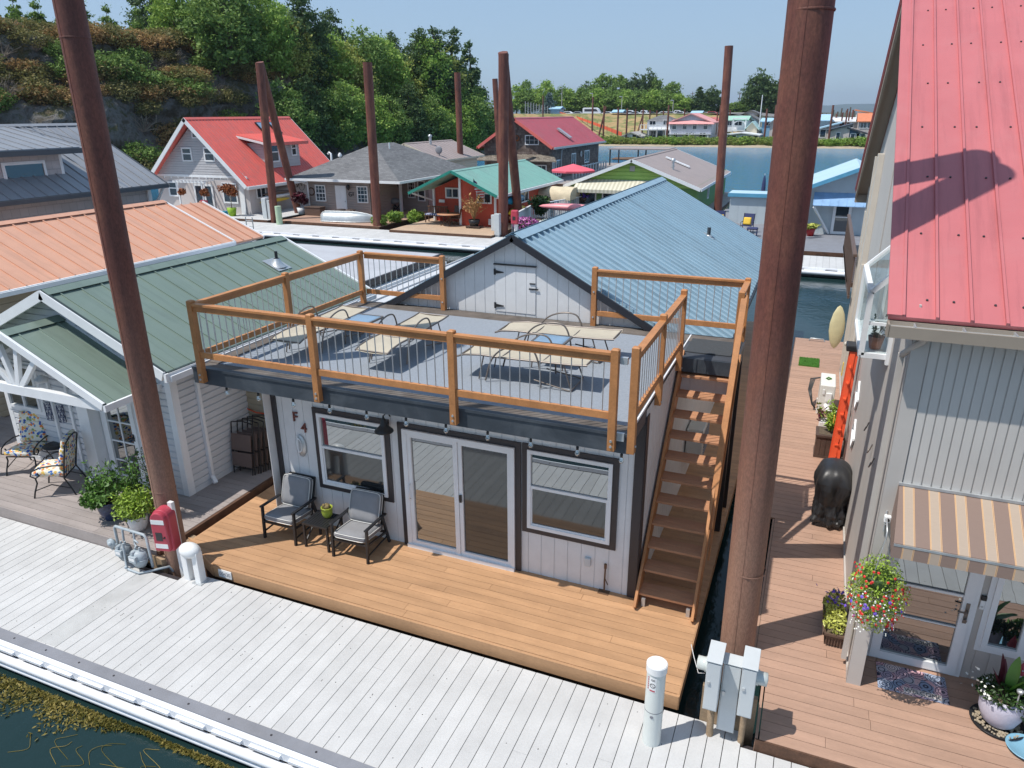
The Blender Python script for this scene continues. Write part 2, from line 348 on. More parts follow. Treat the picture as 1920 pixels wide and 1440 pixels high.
def mat_floral():
    m, nt, b = newmat('floral'); v = coords(nt)
    vo = nt.nodes.new("ShaderNodeTexVoronoi"); vo.inputs['Scale'].default_value = 22; nt.links.new(v, vo.inputs['Vector'])
    s = nt.nodes.new("ShaderNodeSeparateColor"); nt.links.new(vo.outputs['Color'], s.inputs[0])
    r = nt.nodes.new("ShaderNodeValToRGB"); r.color_ramp.interpolation = 'CONSTANT'; e = r.color_ramp.elements
    e[0].position = 0; e[0].color = (.78, .74, .62, 1); e[1].position = .28; e[1].color = (.04, .11, .42, 1)
    for p, c in ((.42, (.78, .25, .06)), (.58, (.75, .50, .12)), (.72, (.72, .66, .5)), (.82, (.25, .35, .12)), (.90, (.10, .25, .5))): k = e.new(p); k.color = (*c, 1)
    nt.links.new(s.outputs[0], r.inputs[0])
    f = nt.nodes.new("ShaderNodeMath"); f.operation = 'GREATER_THAN'; f.inputs[1].default_value = .60; nt.links.new(vo.outputs['Distance'], f.inputs[0])
    c = mixc(nt, f.outputs[0], r.outputs[0], (.80, .76, .66)); nt.links.new(c, b.inputs['Base Color']); b.inputs['Roughness'].default_value = .85
mat_floral()
def mat_doormat():
    m, nt, b = newmat('doormat'); v = coords(nt)
    vo = nt.nodes.new("ShaderNodeTexVoronoi"); vo.inputs['Scale'].default_value = 7; nt.links.new(v, vo.inputs['Vector'])
    wv = nt.nodes.new("ShaderNodeMath"); wv.operation = 'MULTIPLY'; wv.inputs[1].default_value = 34; nt.links.new(vo.outputs['Distance'], wv.inputs[0])
    sn = nt.nodes.new("ShaderNodeMath"); sn.operation = 'SINE'; nt.links.new(wv.outputs[0], sn.inputs[0])
    s = nt.nodes.new("ShaderNodeSeparateColor"); nt.links.new(vo.outputs['Color'], s.inputs[0])
    c1 = ramp(nt, s.outputs[0], [(.1, (.30, .36, .50)), (.4, (.72, .42, .46)), (.6, (.75, .62, .60)), (.85, (.34, .40, .52))])
    f = ramp(nt, sn.outputs[0], [(.55, (0, 0, 0)), (.75, (1, 1, 1))])
    c = mixc(nt, f, c1, (.05, .05, .08)); nt.links.new(c, b.inputs['Base Color']); b.inputs['Roughness'].default_value = .9
mat_doormat()

# ------------------------------------------------------------------ mesh building
OFF = {}
class MB:
    def __init__(s): s.v = []; s.f = []; s.sm = []
    def add(s, vs, fs, smooth=False):
        n = len(s.v); s.v += [tuple(v) for v in vs]; s.f += [tuple(i+n for i in f) for f in fs]; s.sm += [smooth]*len(fs); return s
    def box(s, x0, x1, y0, y1, z0, z1):
        if x0 > x1: x0, x1 = x1, x0
        if y0 > y1: y0, y1 = y1, y0
        if z0 > z1: z0, z1 = z1, z0
        return s.add([(x0, y0, z0), (x1, y0, z0), (x1, y1, z0), (x0, y1, z0), (x0, y0, z1), (x1, y0, z1), (x1, y1, z1), (x0, y1, z1)],
                     [(0, 3, 2, 1), (4, 5, 6, 7), (0, 1, 5, 4), (1, 2, 6, 5), (2, 3, 7, 6), (3, 0, 4, 7)])
    def beam(s, p, q, w_, h_, upv=(0, 0, 1)):
        """rectangular bar from p to q, w_ across, h_ along up"""
        p, q = Vector(p), Vector(q); d = (q-p).normalized(); u = Vector(upv); r = d.cross(u)
        if r.length < 1e-4: r = d.cross(Vector((1, 0, 0)))
        r.normalize(); u = r.cross(d); a = []
        for c in (p, q):
            for i, j in ((-1, -1), (1, -1), (1, 1), (-1, 1)): a.append(c+r*(i*w_/2)+u*(j*h_/2))
        return s.add(a, [(0, 1, 2, 3), (7, 6, 5, 4), (0, 4, 5, 1), (1, 5, 6, 2), (2, 6, 7, 3), (3, 7, 4, 0)])
    def cyl(s, p, q, r0, r1=None, n=12, cap=True):
        r1 = r0 if r1 is None else r1; p, q = Vector(p), Vector(q); d = (q-p).normalized()
        a = d.orthogonal().normalized(); b = d.cross(a); vs = []
        for c, r in ((p, r0), (q, r1)):
            for i in range(n): t = 2*math.pi*i/n; vs.append(c+a*(r*math.cos(t))+b*(r*math.sin(t)))
        s.add(vs, [(i, (i+1) % n, n+(i+1) % n, n+i) for i in range(n)], True)
        if cap:
            s.add(vs[:n], [tuple(range(n-1, -1, -1))]); s.add(vs[n:], [tuple(range(n))])
        return s
    def curve(s, pts, r, n=7, k=5):
        P = [Vector(p) for p in pts]; P = [P[0]*2-P[1]]+P+[P[-1]*2-P[-2]]; out = []
        for i in range(1, len(P)-2):
            a, b, c, d = P[i-1:i+3]
            for j in range(k): t = j/k; out.append(.5*((2*b)+(c-a)*t+(2*a-5*b+4*c-d)*t*t+(3*b-a-3*c+d)*t**3))
        return s.tube(out+[P[-2]], r, n)
    def tube(s, pts, r, n=8, cap=True):
        pts = [Vector(p) for p in pts]; m = len(pts); rs = r if isinstance(r, (list, tuple)) else [r]*m
        vs = []; a = None
        for i, p in enumerate(pts):
            d = (pts[min(i+1, m-1)]-pts[max(i-1, 0)]).normalized()
            a = d.orthogonal().normalized() if a is None else (a-d*a.dot(d)).normalized()
            b = d.cross(a)
            for k in range(n): t = 2*math.pi*k/n; vs.append(p+a*(rs[i]*math.cos(t))+b*(rs[i]*math.sin(t)))
        s.add(vs, [(i*n+k, i*n+(k+1) % n, (i+1)*n+(k+1) % n, (i+1)*n+k) for i in range(m-1) for k in range(n)], True)
        if cap: s.add(vs[:n], [tuple(range(n-1, -1, -1))]); s.add(vs[-n:], [tuple(range(n))])
        return s
    def lathe(s, prof, c=(0, 0, 0), n=20, axis='Z', sx=1, sy=1):
        vs = []; m = len(prof)
        for r, z in prof:
            for k in range(n):
                t = 2*math.pi*k/n; x, y = r*math.cos(t)*sx, r*math.sin(t)*sy
                vs.append((c[0]+x, c[1]+y, c[2]+z) if axis == 'Z' else ((c[0]+z, c[1]+x, c[2]+y) if axis == 'X' else (c[0]+x, c[1]+z, c[2]+y)))
        fs = [(i*n+k, i*n+(k+1) % n, (i+1)*n+(k+1) % n, (i+1)*n+k) for i in range(m-1) for k in range(n)]
        s.add(vs, fs, True)
        return s
    def poly(s, pts, th=None):
        """flat polygon, or a slab if th (vector) is given"""
        pts = [Vector(p) for p in pts]; n = len(pts)
        if th is None: return s.add(pts, [tuple(range(n))])
        th = Vector(th); return s.add(pts+[p+th for p in pts], [tuple(range(n-1, -1, -1)), tuple(range(n, 2*n))]+[(i, (i+1) % n, n+(i+1) % n, n+i) for i in range(n)])
    def sphere(s, c, r, n=12, m=8, sz=(1, 1, 1)):
        vs = []; fs = []
        for i in range(m+1):
            p = math.pi*i/m
            for k in range(n): t = 2*math.pi*k/n; vs.append((c[0]+r*sz[0]*math.sin(p)*math.cos(t), c[1]+r*sz[1]*math.sin(p)*math.sin(t), c[2]+r*sz[2]*math.cos(p)))
        for i in range(m):
            for k in range(n): fs.append((i*n+k, (i+1)*n+k, (i+1)*n+(k+1) % n, i*n+(k+1) % n))
        return s.add(vs, fs, True)
    def pillow(s, c, sx, sy, h, rot=None, n=10):
        """soft cushion: rounded-square plan, bulging"""
        vs = []; fs = []; R_ = rot or Matrix.Identity(3); c = Vector(c)
        for side in (1, -1):
            for i in range(n+1):
                for j in range(n+1):
                    u = -1+2*i/n; v_ = -1+2*j/n
                    e = (1-abs(u)**6)*(1-abs(v_)**6); z = side*h/2*(.42+.58*max(0, e)**.5) if e > 0 else side*h/2*.42
                    x = sx/2*u*(1-.04*v_*v_); y = sy/2*v_*(1-.04*u*u)
                    vs.append(c+R_@Vector((x, y, z)))
        N = (n+1)**2
        for side in (0, 1):
            for i in range(n):
                for j in range(n):
                    q = [side*N+i*(n+1)+j, side*N+(i+1)*(n+1)+j, side*N+(i+1)*(n+1)+j+1, side*N+i*(n+1)+j+1]
                    fs.append(tuple(q if side == 0 else q[::-1]))
        ring = [i*(n+1) for i in range(n+1)]+[n*(n+1)+j for j in range(1, n+1)]+[i*(n+1)+n for i in range(n-1, -1, -1)]+[j for j in range(n-1, 0, -1)]
        for a, b in zip(ring, ring[1:]+ring[:1]): fs.append((a, N+a, N+b, b))
        return s.add(vs, fs, True)
    def leaves(s, pts, size, jit=.4, rnd=random, up_=0.0, asp=.7):
        for p in pts:
            a = Vector((rnd.gauss(0, 1), rnd.gauss(0, 1), rnd.gauss(0, 1)+up_)).normalized()
            b = a.orthogonal().normalized(); b.rotate(Matrix.Rotation(rnd.random()*6.28, 3, a)); c = a.cross(b)
            k = size*(1+jit*(rnd.random()*2-1)); p = Vector(p)
            s.add([p-b*k, p-c*k*asp*.6, p+b*k, p+c*k*asp*.6], [(0, 1, 2, 3)])
        return s

def root_of(o):
    while o.parent: o = o.parent
    return o
def obj(name, mb, m, parent=None, label=None, bevel=0, kind=None, flat=False):
    me = bpy.data.meshes.new(name)
    off = OFF.get(root_of(parent).name, Vector((0, 0, 0))) if parent else Vector((0, 0, 0))
    me.from_pydata([(v[0]-off.x, v[1]-off.y, v[2]-off.z) for v in mb.v], [], mb.f)
    me.materials.append(MAT[m] if isinstance(m, str) else m)
    if any(mb.sm) and not flat: me.polygons.foreach_set('use_smooth', mb.sm)
    me.update()
    o = bpy.data.objects.new(name, me); COL.objects.link(o)
    if parent: o.parent = parent
    if label: o['label'] = label
    if kind: o['kind'] = kind
    if bevel:
        b = o.modifiers.new('bevel', 'BEVEL'); b.width = bevel; b.segments = 2; b.limit_method = 'ANGLE'; b.angle_limit = R(40)
    return o
def thing(name, label, cat, loc=(0, 0, 0), rotz=0, group=None, world=False):
    o = bpy.data.objects.new(name, None); COL.objects.link(o); o.location = loc; o.rotation_euler = (0, 0, rotz)
    o.empty_display_size = .2
    o['label'] = label; o['category'] = cat
    if group: o['group'] = group
    if world: OFF[o.name] = Vector(loc)
    return o
def tag(o, label, cat, group=None):
    o['label'] = label; o['category'] = cat
    if group: o['group'] = group
    return o
def rebase(o, base):
    """move a single-mesh thing's origin to its base"""
    b = Vector(base); o.data.transform(Matrix.Translation(-b)); o.location = b; return o
def struct(name, mb, m): return obj(name, mb, m, kind='structure')
def dup(root, loc, rotz, label, scale=None, group=None):
    r = root.copy(); COL.objects.link(r); r.location = loc; r.rotation_euler = (0, 0, rotz); r['label'] = label
    if group: r['group'] = group
    if scale: r.scale = scale if isinstance(scale, (tuple, list)) else (scale,)*3
    for ch in [c for c in bpy.data.objects if c.parent == root]:
        c = ch.copy(); COL.objects.link(c); c.parent = r
        for g in [x for x in bpy.data.objects if x.parent == ch]:
            d = g.copy(); COL.objects.link(d); d.parent = c
    return r

def clip(poly, ax, lo, hi):
    for sgn, lim in ((1, lo), (-1, -hi)):
        out = []
        for i in range(len(poly)):
            a, b = poly[i], poly[(i+1) % len(poly)]; da, db = sgn*a[ax]-lim, sgn*b[ax]-lim
            if da >= 0: out.append(a)
            if (da >= 0) != (db >= 0):
                t = da/(da-db); out.append((a[0]+(b[0]-a[0])*t, a[1]+(b[1]-a[1])*t))
        poly = out
        if len(poly) < 3: return []
    return poly
def lap_wall(mb, poly, O, U, V, N, h=.13, d=.018):
    """horizontal lap siding over a convex (u,v) outline"""
    O, U, V, N = map(Vector, (O, U, V, N)); v0 = min(p[1] for p in poly); v1 = max(p[1] for p in poly); v = v0
    while v < v1-1e-4:
        c = clip(poly, 1, v, min(v+h, v1))
        if c:
            for lo_, hi_, a_, b_ in ((0, .70, 1, .86), (.70, .82, .86, .0), (.82, 1, .0, .0)):
                cc = clip(c, 1, v+h*lo_, v+h*hi_)
                if cc: P = [O+U*p[0]+V*p[1]+N*(d*(a_+(b_-a_)*max(0, min(1, ((p[1]-v)/h-lo_)/(hi_-lo_))))+.003) for p in cc]; mb.add(P, [tuple(range(len(P)))])
            us = [p[0] for p in c if abs(p[1]-v) < 1e-4]
            if len(us) >= 2:
                a, b = min(us), max(us); mb.add([O+U*a+V*v, O+U*b+V*v, O+U*b+V*v+N*(d+.003), O+U*a+V*v+N*(d+.003)], [(0, 1, 2, 3)])
        v += h
    return mb
def groove_wall(mb, poly, O, U, V, N, w_=.2, gap=.012, d=.009, u0=None):
    """vertical grooved panel over a convex outline: boards proud of a backing sheet"""
    O, U, V, N = map(Vector, (O, U, V, N)); mb.add([O+U*p[0]+V*p[1] for p in poly], [tuple(range(len(poly)))])
    u = min(p[0] for p in poly) if u0 is None else u0; u1 = max(p[0] for p in poly)
    while u < u1-1e-4:
        c = clip(poly, 0, u+gap/2, min(u+w_-gap/2, u1))
        if c:
            P = [O+U*p[0]+V*p[1] for p in c]; n = len(P)
            mb.add(P+[p+N*d for p in P], [tuple(range(n, 2*n))]+[(i, (i+1) % n, n+(i+1) % n, n+i) for i in range(n)])
        u += w_
    return mb
def flat_wall(mb, poly, O, U, V, N, **k):
    O, U, V = map(Vector, (O, U, V)); mb.add([O+U*p[0]+V*p[1] for p in poly], [tuple(range(len(poly)))]); return mb
def boards(mb, x0, x1, y0, y1, z, along='X', w_=.14, gap=.006, th=.035, joints=0, rnd=random, lim=None):
    """deck boards; lim(c) -> (lo, hi) narrows a board at cross position c"""
    a0, a1, b0, b1 = (y0, y1, x0, x1) if along == 'X' else (x0, x1, y0, y1)
    c = a0
    while c < a1-.02:
        e = min(c+w_-gap, a1); lo, hi = lim((c+e)/2) if lim else (b0, b1)
        cuts = [lo]
        if joints:
            q = lo+rnd.uniform(.6, joints)
            while q < hi-.5: cuts.append(q); q += joints*rnd.uniform(.7, 1.2)
        cuts.append(hi)
        for p, q in zip(cuts, cuts[1:]):
            p2 = p+(.002 if p > lo else 0); dz = rnd.uniform(-.001, .001)
            if along == 'X': mb.box(p2, q-.002, c, e, z-th, z+dz)
            else: mb.box(c, e, p2, q-.002, z-th, z+dz)
        c += w_
    return mb

def window(parent, O, U, N, w_, h_, style='slider', frame='trim_white', glass='glass', fw_=.055, trim=None, tw=.09, th=.03, name='window', sub='pane', lower=None):
    """O = lower-left corner of the frame on the wall, U along the wall, N outward"""
    O, U, N = map(Vector, (O, U, N)); V = Vector((0, 0, 1))
    def bar(mb, u0, u1, v0, v1, d0, d1):
        P = [O+U*u+V*v+N*d for d in (d0, d1) for u, v in ((u0, v0), (u1, v0), (u1, v1), (u0, v1))]
        mb.add(P, [(3, 2, 1, 0), (4, 5, 6, 7), (0, 1, 5, 4), (1, 2, 6, 5), (2, 3, 7, 6), (3, 0, 4, 7)])
    m = MB(); d = .05
    bar(m, 0, w_, 0, fw_, 0, d); bar(m, 0, w_, h_-fw_, h_, 0, d); bar(m, 0, fw_, fw_, h_-fw_, 0, d); bar(m, w_-fw_, w_, fw_, h_-fw_, 0, d)
    s = fw_*.8
    if style == 'hung': bar(m, fw_, w_-fw_, h_*.52, h_*.52+s, 0, d*.85)
    if style == 'slider': bar(m, w_*.5-s/2, w_*.5+s/2, fw_, h_-fw_, 0, d*.85)
    if style in ('grid', 'french', 'hunggrid'):
        nx, nz = (2, 5) if style == 'french' else (3, 2)
        for i in range(1, nx): bar(m, w_*i/nx-.012, w_*i/nx+.012, fw_, h_-fw_, 0, .028)
        for i in range(1, nz if style != 'hunggrid' else 4): bar(m, fw_, w_-fw_, h_*i/(nz if style != 'hunggrid' else 4)-.012, h_*i/(nz if style != 'hunggrid' else 4)+.012, 0, .03)
        if style == 'hunggrid': bar(m, fw_, w_-fw_, h_*.5-s/2, h_*.5+s/2, 0, .04)
    o = obj(name, m, frame, parent)
    g = MB(); P = [O+U*u+V*v+N*.013 for u, v in ((fw_*.5, fw_*.5), (w_-fw_*.5, fw_*.5), (w_-fw_*.5, h_-fw_*.5), (fw_*.5, h_-fw_*.5))]
    g.add(P, [(0, 1, 2, 3)]); obj(sub, g, glass, o)
    if lower: g = MB(); g.add([O+U*u+V*v+N*.02 for u, v in ((fw_, fw_), (w_-fw_, fw_), (w_-fw_, h_*.52), (fw_, h_*.52))], [(0, 1, 2, 3)]); obj('screen', g, lower, o)
    if lower: b_ = MB(); bar(b_, fw_, fw_+.02, fw_, h_*.52, .02, .03); bar(b_, w_-fw_-.02, w_-fw_, fw_, h_*.52, .02, .03); bar(b_, fw_, w_-fw_, fw_, fw_+.025, .02, .035); obj('sash', b_, frame, o)
    if trim:
        t = MB(); bar(t, -tw, w_+tw, -tw, 0, 0, th); bar(t, -tw, w_+tw, h_, h_+tw, 0, th); bar(t, -tw, 0, 0, h_, 0, th); bar(t, w_, w_+tw, 0, h_, 0, th)
        obj('window_trim', t, trim, o)
    return o

def gable_roof(mb_roof, mb_trim, xr, half, y0, y1, ze, zr, pitch=.3, rib=.02, ribw=.03, th=.05, axis='Y', trimh=.14):
    """two slabs with raised seams, ridge cap; ridge at xr along Y"""
    for sg in (-1, 1):
        e = Vector((xr+sg*half, 0, ze)); r = Vector((xr, 0, zr)); d = r-e; n = Vector((-d.z*sg*-1, 0, abs(d.x)))
        n = Vector((sg*(zr-ze), 0, half)).normalized()
        P = [Vector((e.x, y0, e.z)), Vector((e.x, y1, e.z)), Vector((r.x, y1, r.z)), Vector((r.x, y0, r.z))]
        mb_roof.poly(P, -n*th)
        y = y0+pitch/2
        if pitch:
            while y < y1:
                a = Vector((e.x, y, e.z))+n*(rib/2); b = Vector((r.x, y, r.z))+n*(rib/2); b = a+(b-a)*.985
                mb_roof.beam(a, b, ribw, rib, n); y += pitch
        cap = Vector((sg*.16, 0, -.16*(zr-ze)/half))
        mb_roof.poly([Vector((xr, y0-.01, zr))+n*(rib+.012), Vector((xr, y1+.01, zr))+n*(rib+.012), Vector((xr, y1+.01, zr))+cap+n*(rib+.008), Vector((xr, y0-.01, zr))+cap+n*(rib+.008)], n*.006)
        if mb_trim is not None:
            for yy in (y0-.03, y1+.03):
                mb_trim.beam(Vector((e.x, yy, e.z))-n*(th/2+trimh/2-.05), Vector((r.x, yy, r.z))-n*(th/2+trimh/2-.05), .05, trimh, n)
            mb_trim.beam((e.x+sg*.03, y0-.05, ze-trimh/2+.01), (e.x+sg*.03, y1+.05, ze-trimh/2+.01), .05, trimh*.85)
WALLF = {'lap': lap_wall, 'groove': groove_wall, 'flat': flat_wall}
def house_walls(mb, x0, x1, y0, y1, z0, ze, zr=None, style='lap', **k):
    """four walls; gables on the y faces if zr"""
    f = WALLF[style]; xm = (x0+x1)/2
    for y, N, U, O in ((y0, (0, -1, 0), (1, 0, 0), (x0, y0, 0)), (y1, (0, 1, 0), (-1, 0, 0), (x1, y1, 0))):
        W = x1-x0; p = [(0, z0), (W, z0), (W, ze)]+([(W/2, zr)] if zr else [])+[(0, ze)]
        f(mb, p, O, U, (0, 0, 1), N, **k)
    for x, N, U, O in ((x1, (1, 0, 0), (0, 1, 0), (x1, y0, 0)), (x0, (-1, 0, 0), (0, -1, 0), (x0, y1, 0))):
        W = y1-y0; f(mb, [(0, z0), (W, z0), (W, ze), (0, ze)], O, U, (0, 0, 1), N, **k)
    return mb
# ================================================================== SETTING
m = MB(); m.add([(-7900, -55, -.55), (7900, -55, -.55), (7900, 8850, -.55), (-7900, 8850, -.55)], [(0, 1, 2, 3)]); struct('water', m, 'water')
# river bed is hidden by the dark water; near walkway
rw = random.Random(3)
m = MB(); x = -22.0
while x < 9:
    wd = .18
    yb = -1.78
    if -9.4 < x < -8.35: yb = -2.02
    if x > -.05: yb = -2.0
    cuts = [-3.78, yb]
    if rw.random() < .16: cuts = [-3.78, rw.uniform(-3.3, -2.2), yb]
    for p, q in zip(cuts, cuts[1:]): m.box(x, x+wd-.0085, p+.002, q, -.19, -.15+rw.uniform(-.0008, .0008))
    x += wd
struct('walkway', m, 'dock_board')
m = MB(); m.box(-9.035, -8.685, -3.76, -2.04, -.149, -.1475); struct('walkway_repair_plank', m, mat('plank_grey', (.47, .47, .46), .8, .08, 3, dirt=.2, bmp=.3))
m = MB(); m.box(-22, 9, -3.93, -3.785, -.185, -.138)
struct('walkway_kerb', m, 'dock_grey')
m = MB(); m.box(-22, 9, -4.0, -3.93, -.27, -.16); m.cyl((-22, -4.03, -.35), (9, -4.03, -.35), .06, n=12, cap=False); m.cyl((-22, -4.04, -.45), (9, -4.04, -.45), .035, n=8, cap=False); m.box(-22, 9, -4.05, -3.95, -.5, -.40)
x = -21.7
while x < 8: m.box(x, x+.43, -4.035, -3.99, -.235, -.2); x += .55
struct('walkway_rub_rail', m, 'dock_white')
m = MB(); m.box(-22, 9, -3.95, -1.9, -.52, -.2); struct('walkway_float', m, 'trim_dark')
m = MB()
for i in range(34): m.cyl((-9.35+i*.62*1, -3.86, -.138), (-9.35+i*.62, -3.86, -.134), .014, n=8)
for i in range(260): m.cyl((rw.uniform(-11, 1), rw.choice([-3.55, -3.5, -2.6, -2.55, -2.05, -3.0])+rw.uniform(-.03, .03), -.150), (0, 0, 0), .001, n=3) if False else None
for i in range(260):
    bx = -21.96+.18*rw.randrange(0, 170); y = rw.choice([-3.6, -2.95, -2.9, -2.3, -1.95])+rw.uniform(-.02, .02)
    m.cyl((bx+rw.choice([.03, .11]), y, -.152), (bx+.03+rw.choice([0, .0]), y, -.1475) if False else (bx+.07, y, -.1475), .005, n=5) if False else m.box(bx+.03, bx+.040, y, y+.010, -.152, -.1475)
struct('walkway_screws', m, 'trim_dark')
# far walkway across the channel
m = MB(); x = -47.0
while x < 6:
    m.box(x, x+.28, 26.75, 29.9, -.2, -.15); x += .286
struct('far_walkway', m, 'dock_board')
m = MB(); m.box(-47, 6, 26.62, 26.75, -.3, -.13); m.cyl((-47, 26.55, -.32), (6, 26.55, -.32), .1, n=10, cap=False)
x = -46.5
while x < 5.5: m.box(x, x+.9, 26.58, 26.625, -.25, -.17); x += 1.4
struct('far_walkway_rail', m, 'dock_white')
m = MB(); m.box(-47, 6, 26.6, 29.8, -.52, -.2); struct('far_walkway_float', m, 'trim_dark')
# water weed along the near float
from mathutils import noise as mnn
def mn0(x, y): return mnn.noise(Vector((x*3, y*3, 1)))
m = MB(); pts = []
for i in range(17000):
    x = rw.uniform(-14, 1); wdt = .75 if x < -8.6 else max(.10, .75-(x+8.6)*.42)
    wdt *= .75+.25*math.sin(x*3.1)+.2*math.sin(x*7.7)
    y = -4.12-abs(rw.gauss(0, 1))*wdt*.45
    if y < -4.12-wdt*1.25: continue
    pts.append((x, y, -.548+rw.uniform(0, .02)+.03*max(0, mn0(x, y))))
m.leaves(pts, .026, .6, rw, up_=1.0, asp=.6)
for i in range(20):
    x = rw.uniform(-13, -6); y = -4.2-rw.random()*.5; m.curve([(x, y, -.545), (x+rw.uniform(-.2, .2), y-.08, -.538), (x+rw.uniform(-.3, .3), y-.18, -.543), (x+rw.uniform(-.5, .5), y-.3, -.547)], .003, 4, 4)
obj('water_weed', m, 'weed', kind='stuff'); bpy.data.objects['water_weed']['label'] = 'green and yellow water weed growing along the walkway float'

# ---- wooded bluff on the left, ground beyond
def bank_line(t):      # foot of the bluff, t in 0..1 from near left to far right
    P = [(-95, -10), (-78, 28), (-68, 52), (-60, 78), (-55, 106), (-60, 128)]
    k = t*(len(P)-1); i = min(int(k), len(P)-2); f = k-i
    return Vector((P[i][0]*(1-f)+P[i+1][0]*f, P[i][1]*(1-f)+P[i+1][1]*f))
from mathutils import noise as mn
m = MB(); NT, NS = 150, 46
bluff_h = lambda t: 15.5-3.0*max(0, min(1, (t-.45)/.2))-4.5*max(0, min(1, (t-.62)/.3))
for i in range(NT+1):
    t = i/NT; p = bank_line(t); q = bank_line(min(1, t+.01)); o_ = bank_line(max(0, t-.01)); d = (q-o_).normalized(); nrm = Vector((-d.y, d.x))
    for j in range(NS+1):
        s = j/NS
        if s < .55: u = s/.55; dist = u*11; z = bluff_h(t)*(1-(1-u)**1.7)
        else: u = (s-.55)/.45; dist = 11+u*60; z = bluff_h(t)+u*1.5
        rough = mn.fractal(Vector((p.x*.12+dist*.1, p.y*.12, z*.2)), .9, 2.1, 6)*2.4*min(1, s*6)*(1 if s < .6 else .25)
        m.v.append((p.x+nrm.x*(dist-rough), p.y+nrm.y*(dist-rough), -1+z+rough*.35))
for i in range(NT):
    for j in range(NS): a = i*(NS+1)+j; m.f.append((a, a+NS+1, a+NS+2, a+1)); m.sm.append(False)
struct('bluff', m, 'rock')
# far bank: low shore, dry slope, parking level
def sheet(name, rows, mt, amp=.2):
    m = MB(); n = len(rows[0])
    for r in rows:
        for p in r: m.v.append((p[0], p[1], p[2]+amp*mn.noise(Vector((p[0]*.15, p[1]*.15, 0)))))
    for i in range(len(rows)-1):
        for j in range(n-1): a = i*n+j; m.f.append((a, a+1, a+n+1, a+n)); m.sm.append(True)
    return struct(name, m, mt)
xs = [-62+i*2.5 for i in range(52)]
sheet('far_shore', [[(x, 158, -.7) for x in xs], [(x, 160, -.25) for x in xs], [(x, 162, -.1) for x in xs]], 'sand', .1)
sheet('far_bank', [[(x, 162, -.1) for x in xs], [(x, 200, .05) for x in xs], [(x, 335, .4) for x in xs]], 'forest_floor', .1)
sl_rows = []
for k in range(12):
    f = k/11; row = []
    for i in range(64):
        x = -82+i*2.2; y = 186-max(0, (-60-x))*1.2+f*30
        row.append((x, y, -.3+6.6*f**.9*max(.25, min(1, (30-x)/62))))
    sl_rows.append(row)
sheet('dry_slope', sl_rows, 'dry_grass', .35)
sheet('parking_ground', [[(-110+i*8, y, z*max(.28, min(1, (38+110-i*8)/62))) for i in range(30)] for y, z in ((214, 6.15), (250, 6.3), (420, 7.0))], 'parking', .1)
m = MB(); n = 60
for k in range(2):
    for i in range(n+1):
        x = -3500+i*150; m.v.append((x, 7400+k*900, (-2 if k == 0 else 50+40*mn.fractal(Vector((i*.13, 3.1, 0)), .8, 2, 4)+12*math.sin(i*.09))))
for i in range(n): m.f.append((i, i+1, n+2+i, n+1+i)); m.sm.append(True)
struct('distant_hills', m, 'hill_forest')
m = MB(); m.add([(-900, 330, .35), (700, 330, .35), (3000, 8800, .35), (-6000, 8800, .35)], [(0, 1, 2, 3)]); struct('far_ground', m, 'forest_floor')
# ================================================================== THE GREY FLOATING HOME
H = thing('floating_home', 'pale grey floating home with cedar railed roof terrace, black trim and the sign F4', 'floating home', (-4.8, 1.0, 0), world=True)
rd = random.Random(11)
def lim(y):
    l = -8.76
    if y < -1.26:
        if y > -1.34: l = -8.72
        elif y > -1.46: l = -8.40
        else: l = -7.97-(-1.46-y)*-.2
    return (l, -.80)
m = MB(); boards(m, 0, 0, -1.204, 15.8, 0, 'X', .142, .006, .035, 3.0, rd, lambda y: (-8.76, -.80))
for k in range(3):      # front boards, cut along the clipped corner
    y0_, y1_ = -1.63+.142*k, -1.63+.142*k+.136; xl = lambda y: -8.79+(-1.26-y)*2.18; q = rd.uniform(-6.5, -3)
    m.poly([(xl(y0_), y0_, -.035), (q, y0_, -.035), (q, y1_, -.035), (xl(y1_), y1_, -.035)], (0, 0, .035)); m.box(q+.004, -.80, y0_, y1_, -.035, .0)
deck = obj('deck', m, 'orange_deck', H)
m = MB()
m.box(-7.93, -.8, -1.675, -1.635, -.2, -.008); m.box(-.82, -.79, -1.67, 15.8, -.2, -.006)
for p, q in (((-7.95, -1.66), (-8.80, -1.27)), ((-8.79, -1.26), (-8.79, 8.0))):
    m.beam((p[0], p[1], -.105), (q[0], q[1], -.105), .035, .19)
obj('deck_skirt', m, 'orange_deck', deck)
m = MB(); m.box(-8.6, -.95, -1.5, 15.6, -.6, -.06); obj('float', m, 'timber_dark', H)
# address plate on the deck edge
m = MB(); m.box(-7.82, -7.57, -1.69, -1.677, -.16, -.03); pl = obj('number_plate', m, 'white_plastic', deck)
def text(body, size, mt, parent, loc, rot, name, ext=.004, xs=1.0, label=None):
    c = bpy.data.curves.new(name, 'FONT'); c.body = body; c.size = size; c.extrude = ext; c.align_x = 'CENTER'; c.align_y = 'CENTER'
    o = bpy.data.objects.new(name+'_tmp', c); COL.objects.link(o)
    dg = bpy.context.evaluated_depsgraph_get(); me = bpy.data.meshes.new_from_object(o.evaluated_get(dg)); bpy.data.objects.remove(o)
    me.materials.clear(); me.materials.append(MAT[mt]); o = bpy.data.objects.new(name, me); COL.objects.link(o)
    off = OFF.get(root_of(parent).name, Vector((0, 0, 0)))
    o.parent = parent; o.location = Vector(loc)-off; o.rotation_euler = rot; o.scale = (xs, 1, 1)
    if label: o['label'] = label
    return o
text('00430', .085, 'dock_grey', pl, (-7.695, -1.692, -.095), (R(90), 0, 0), 'number_lettering', .001)
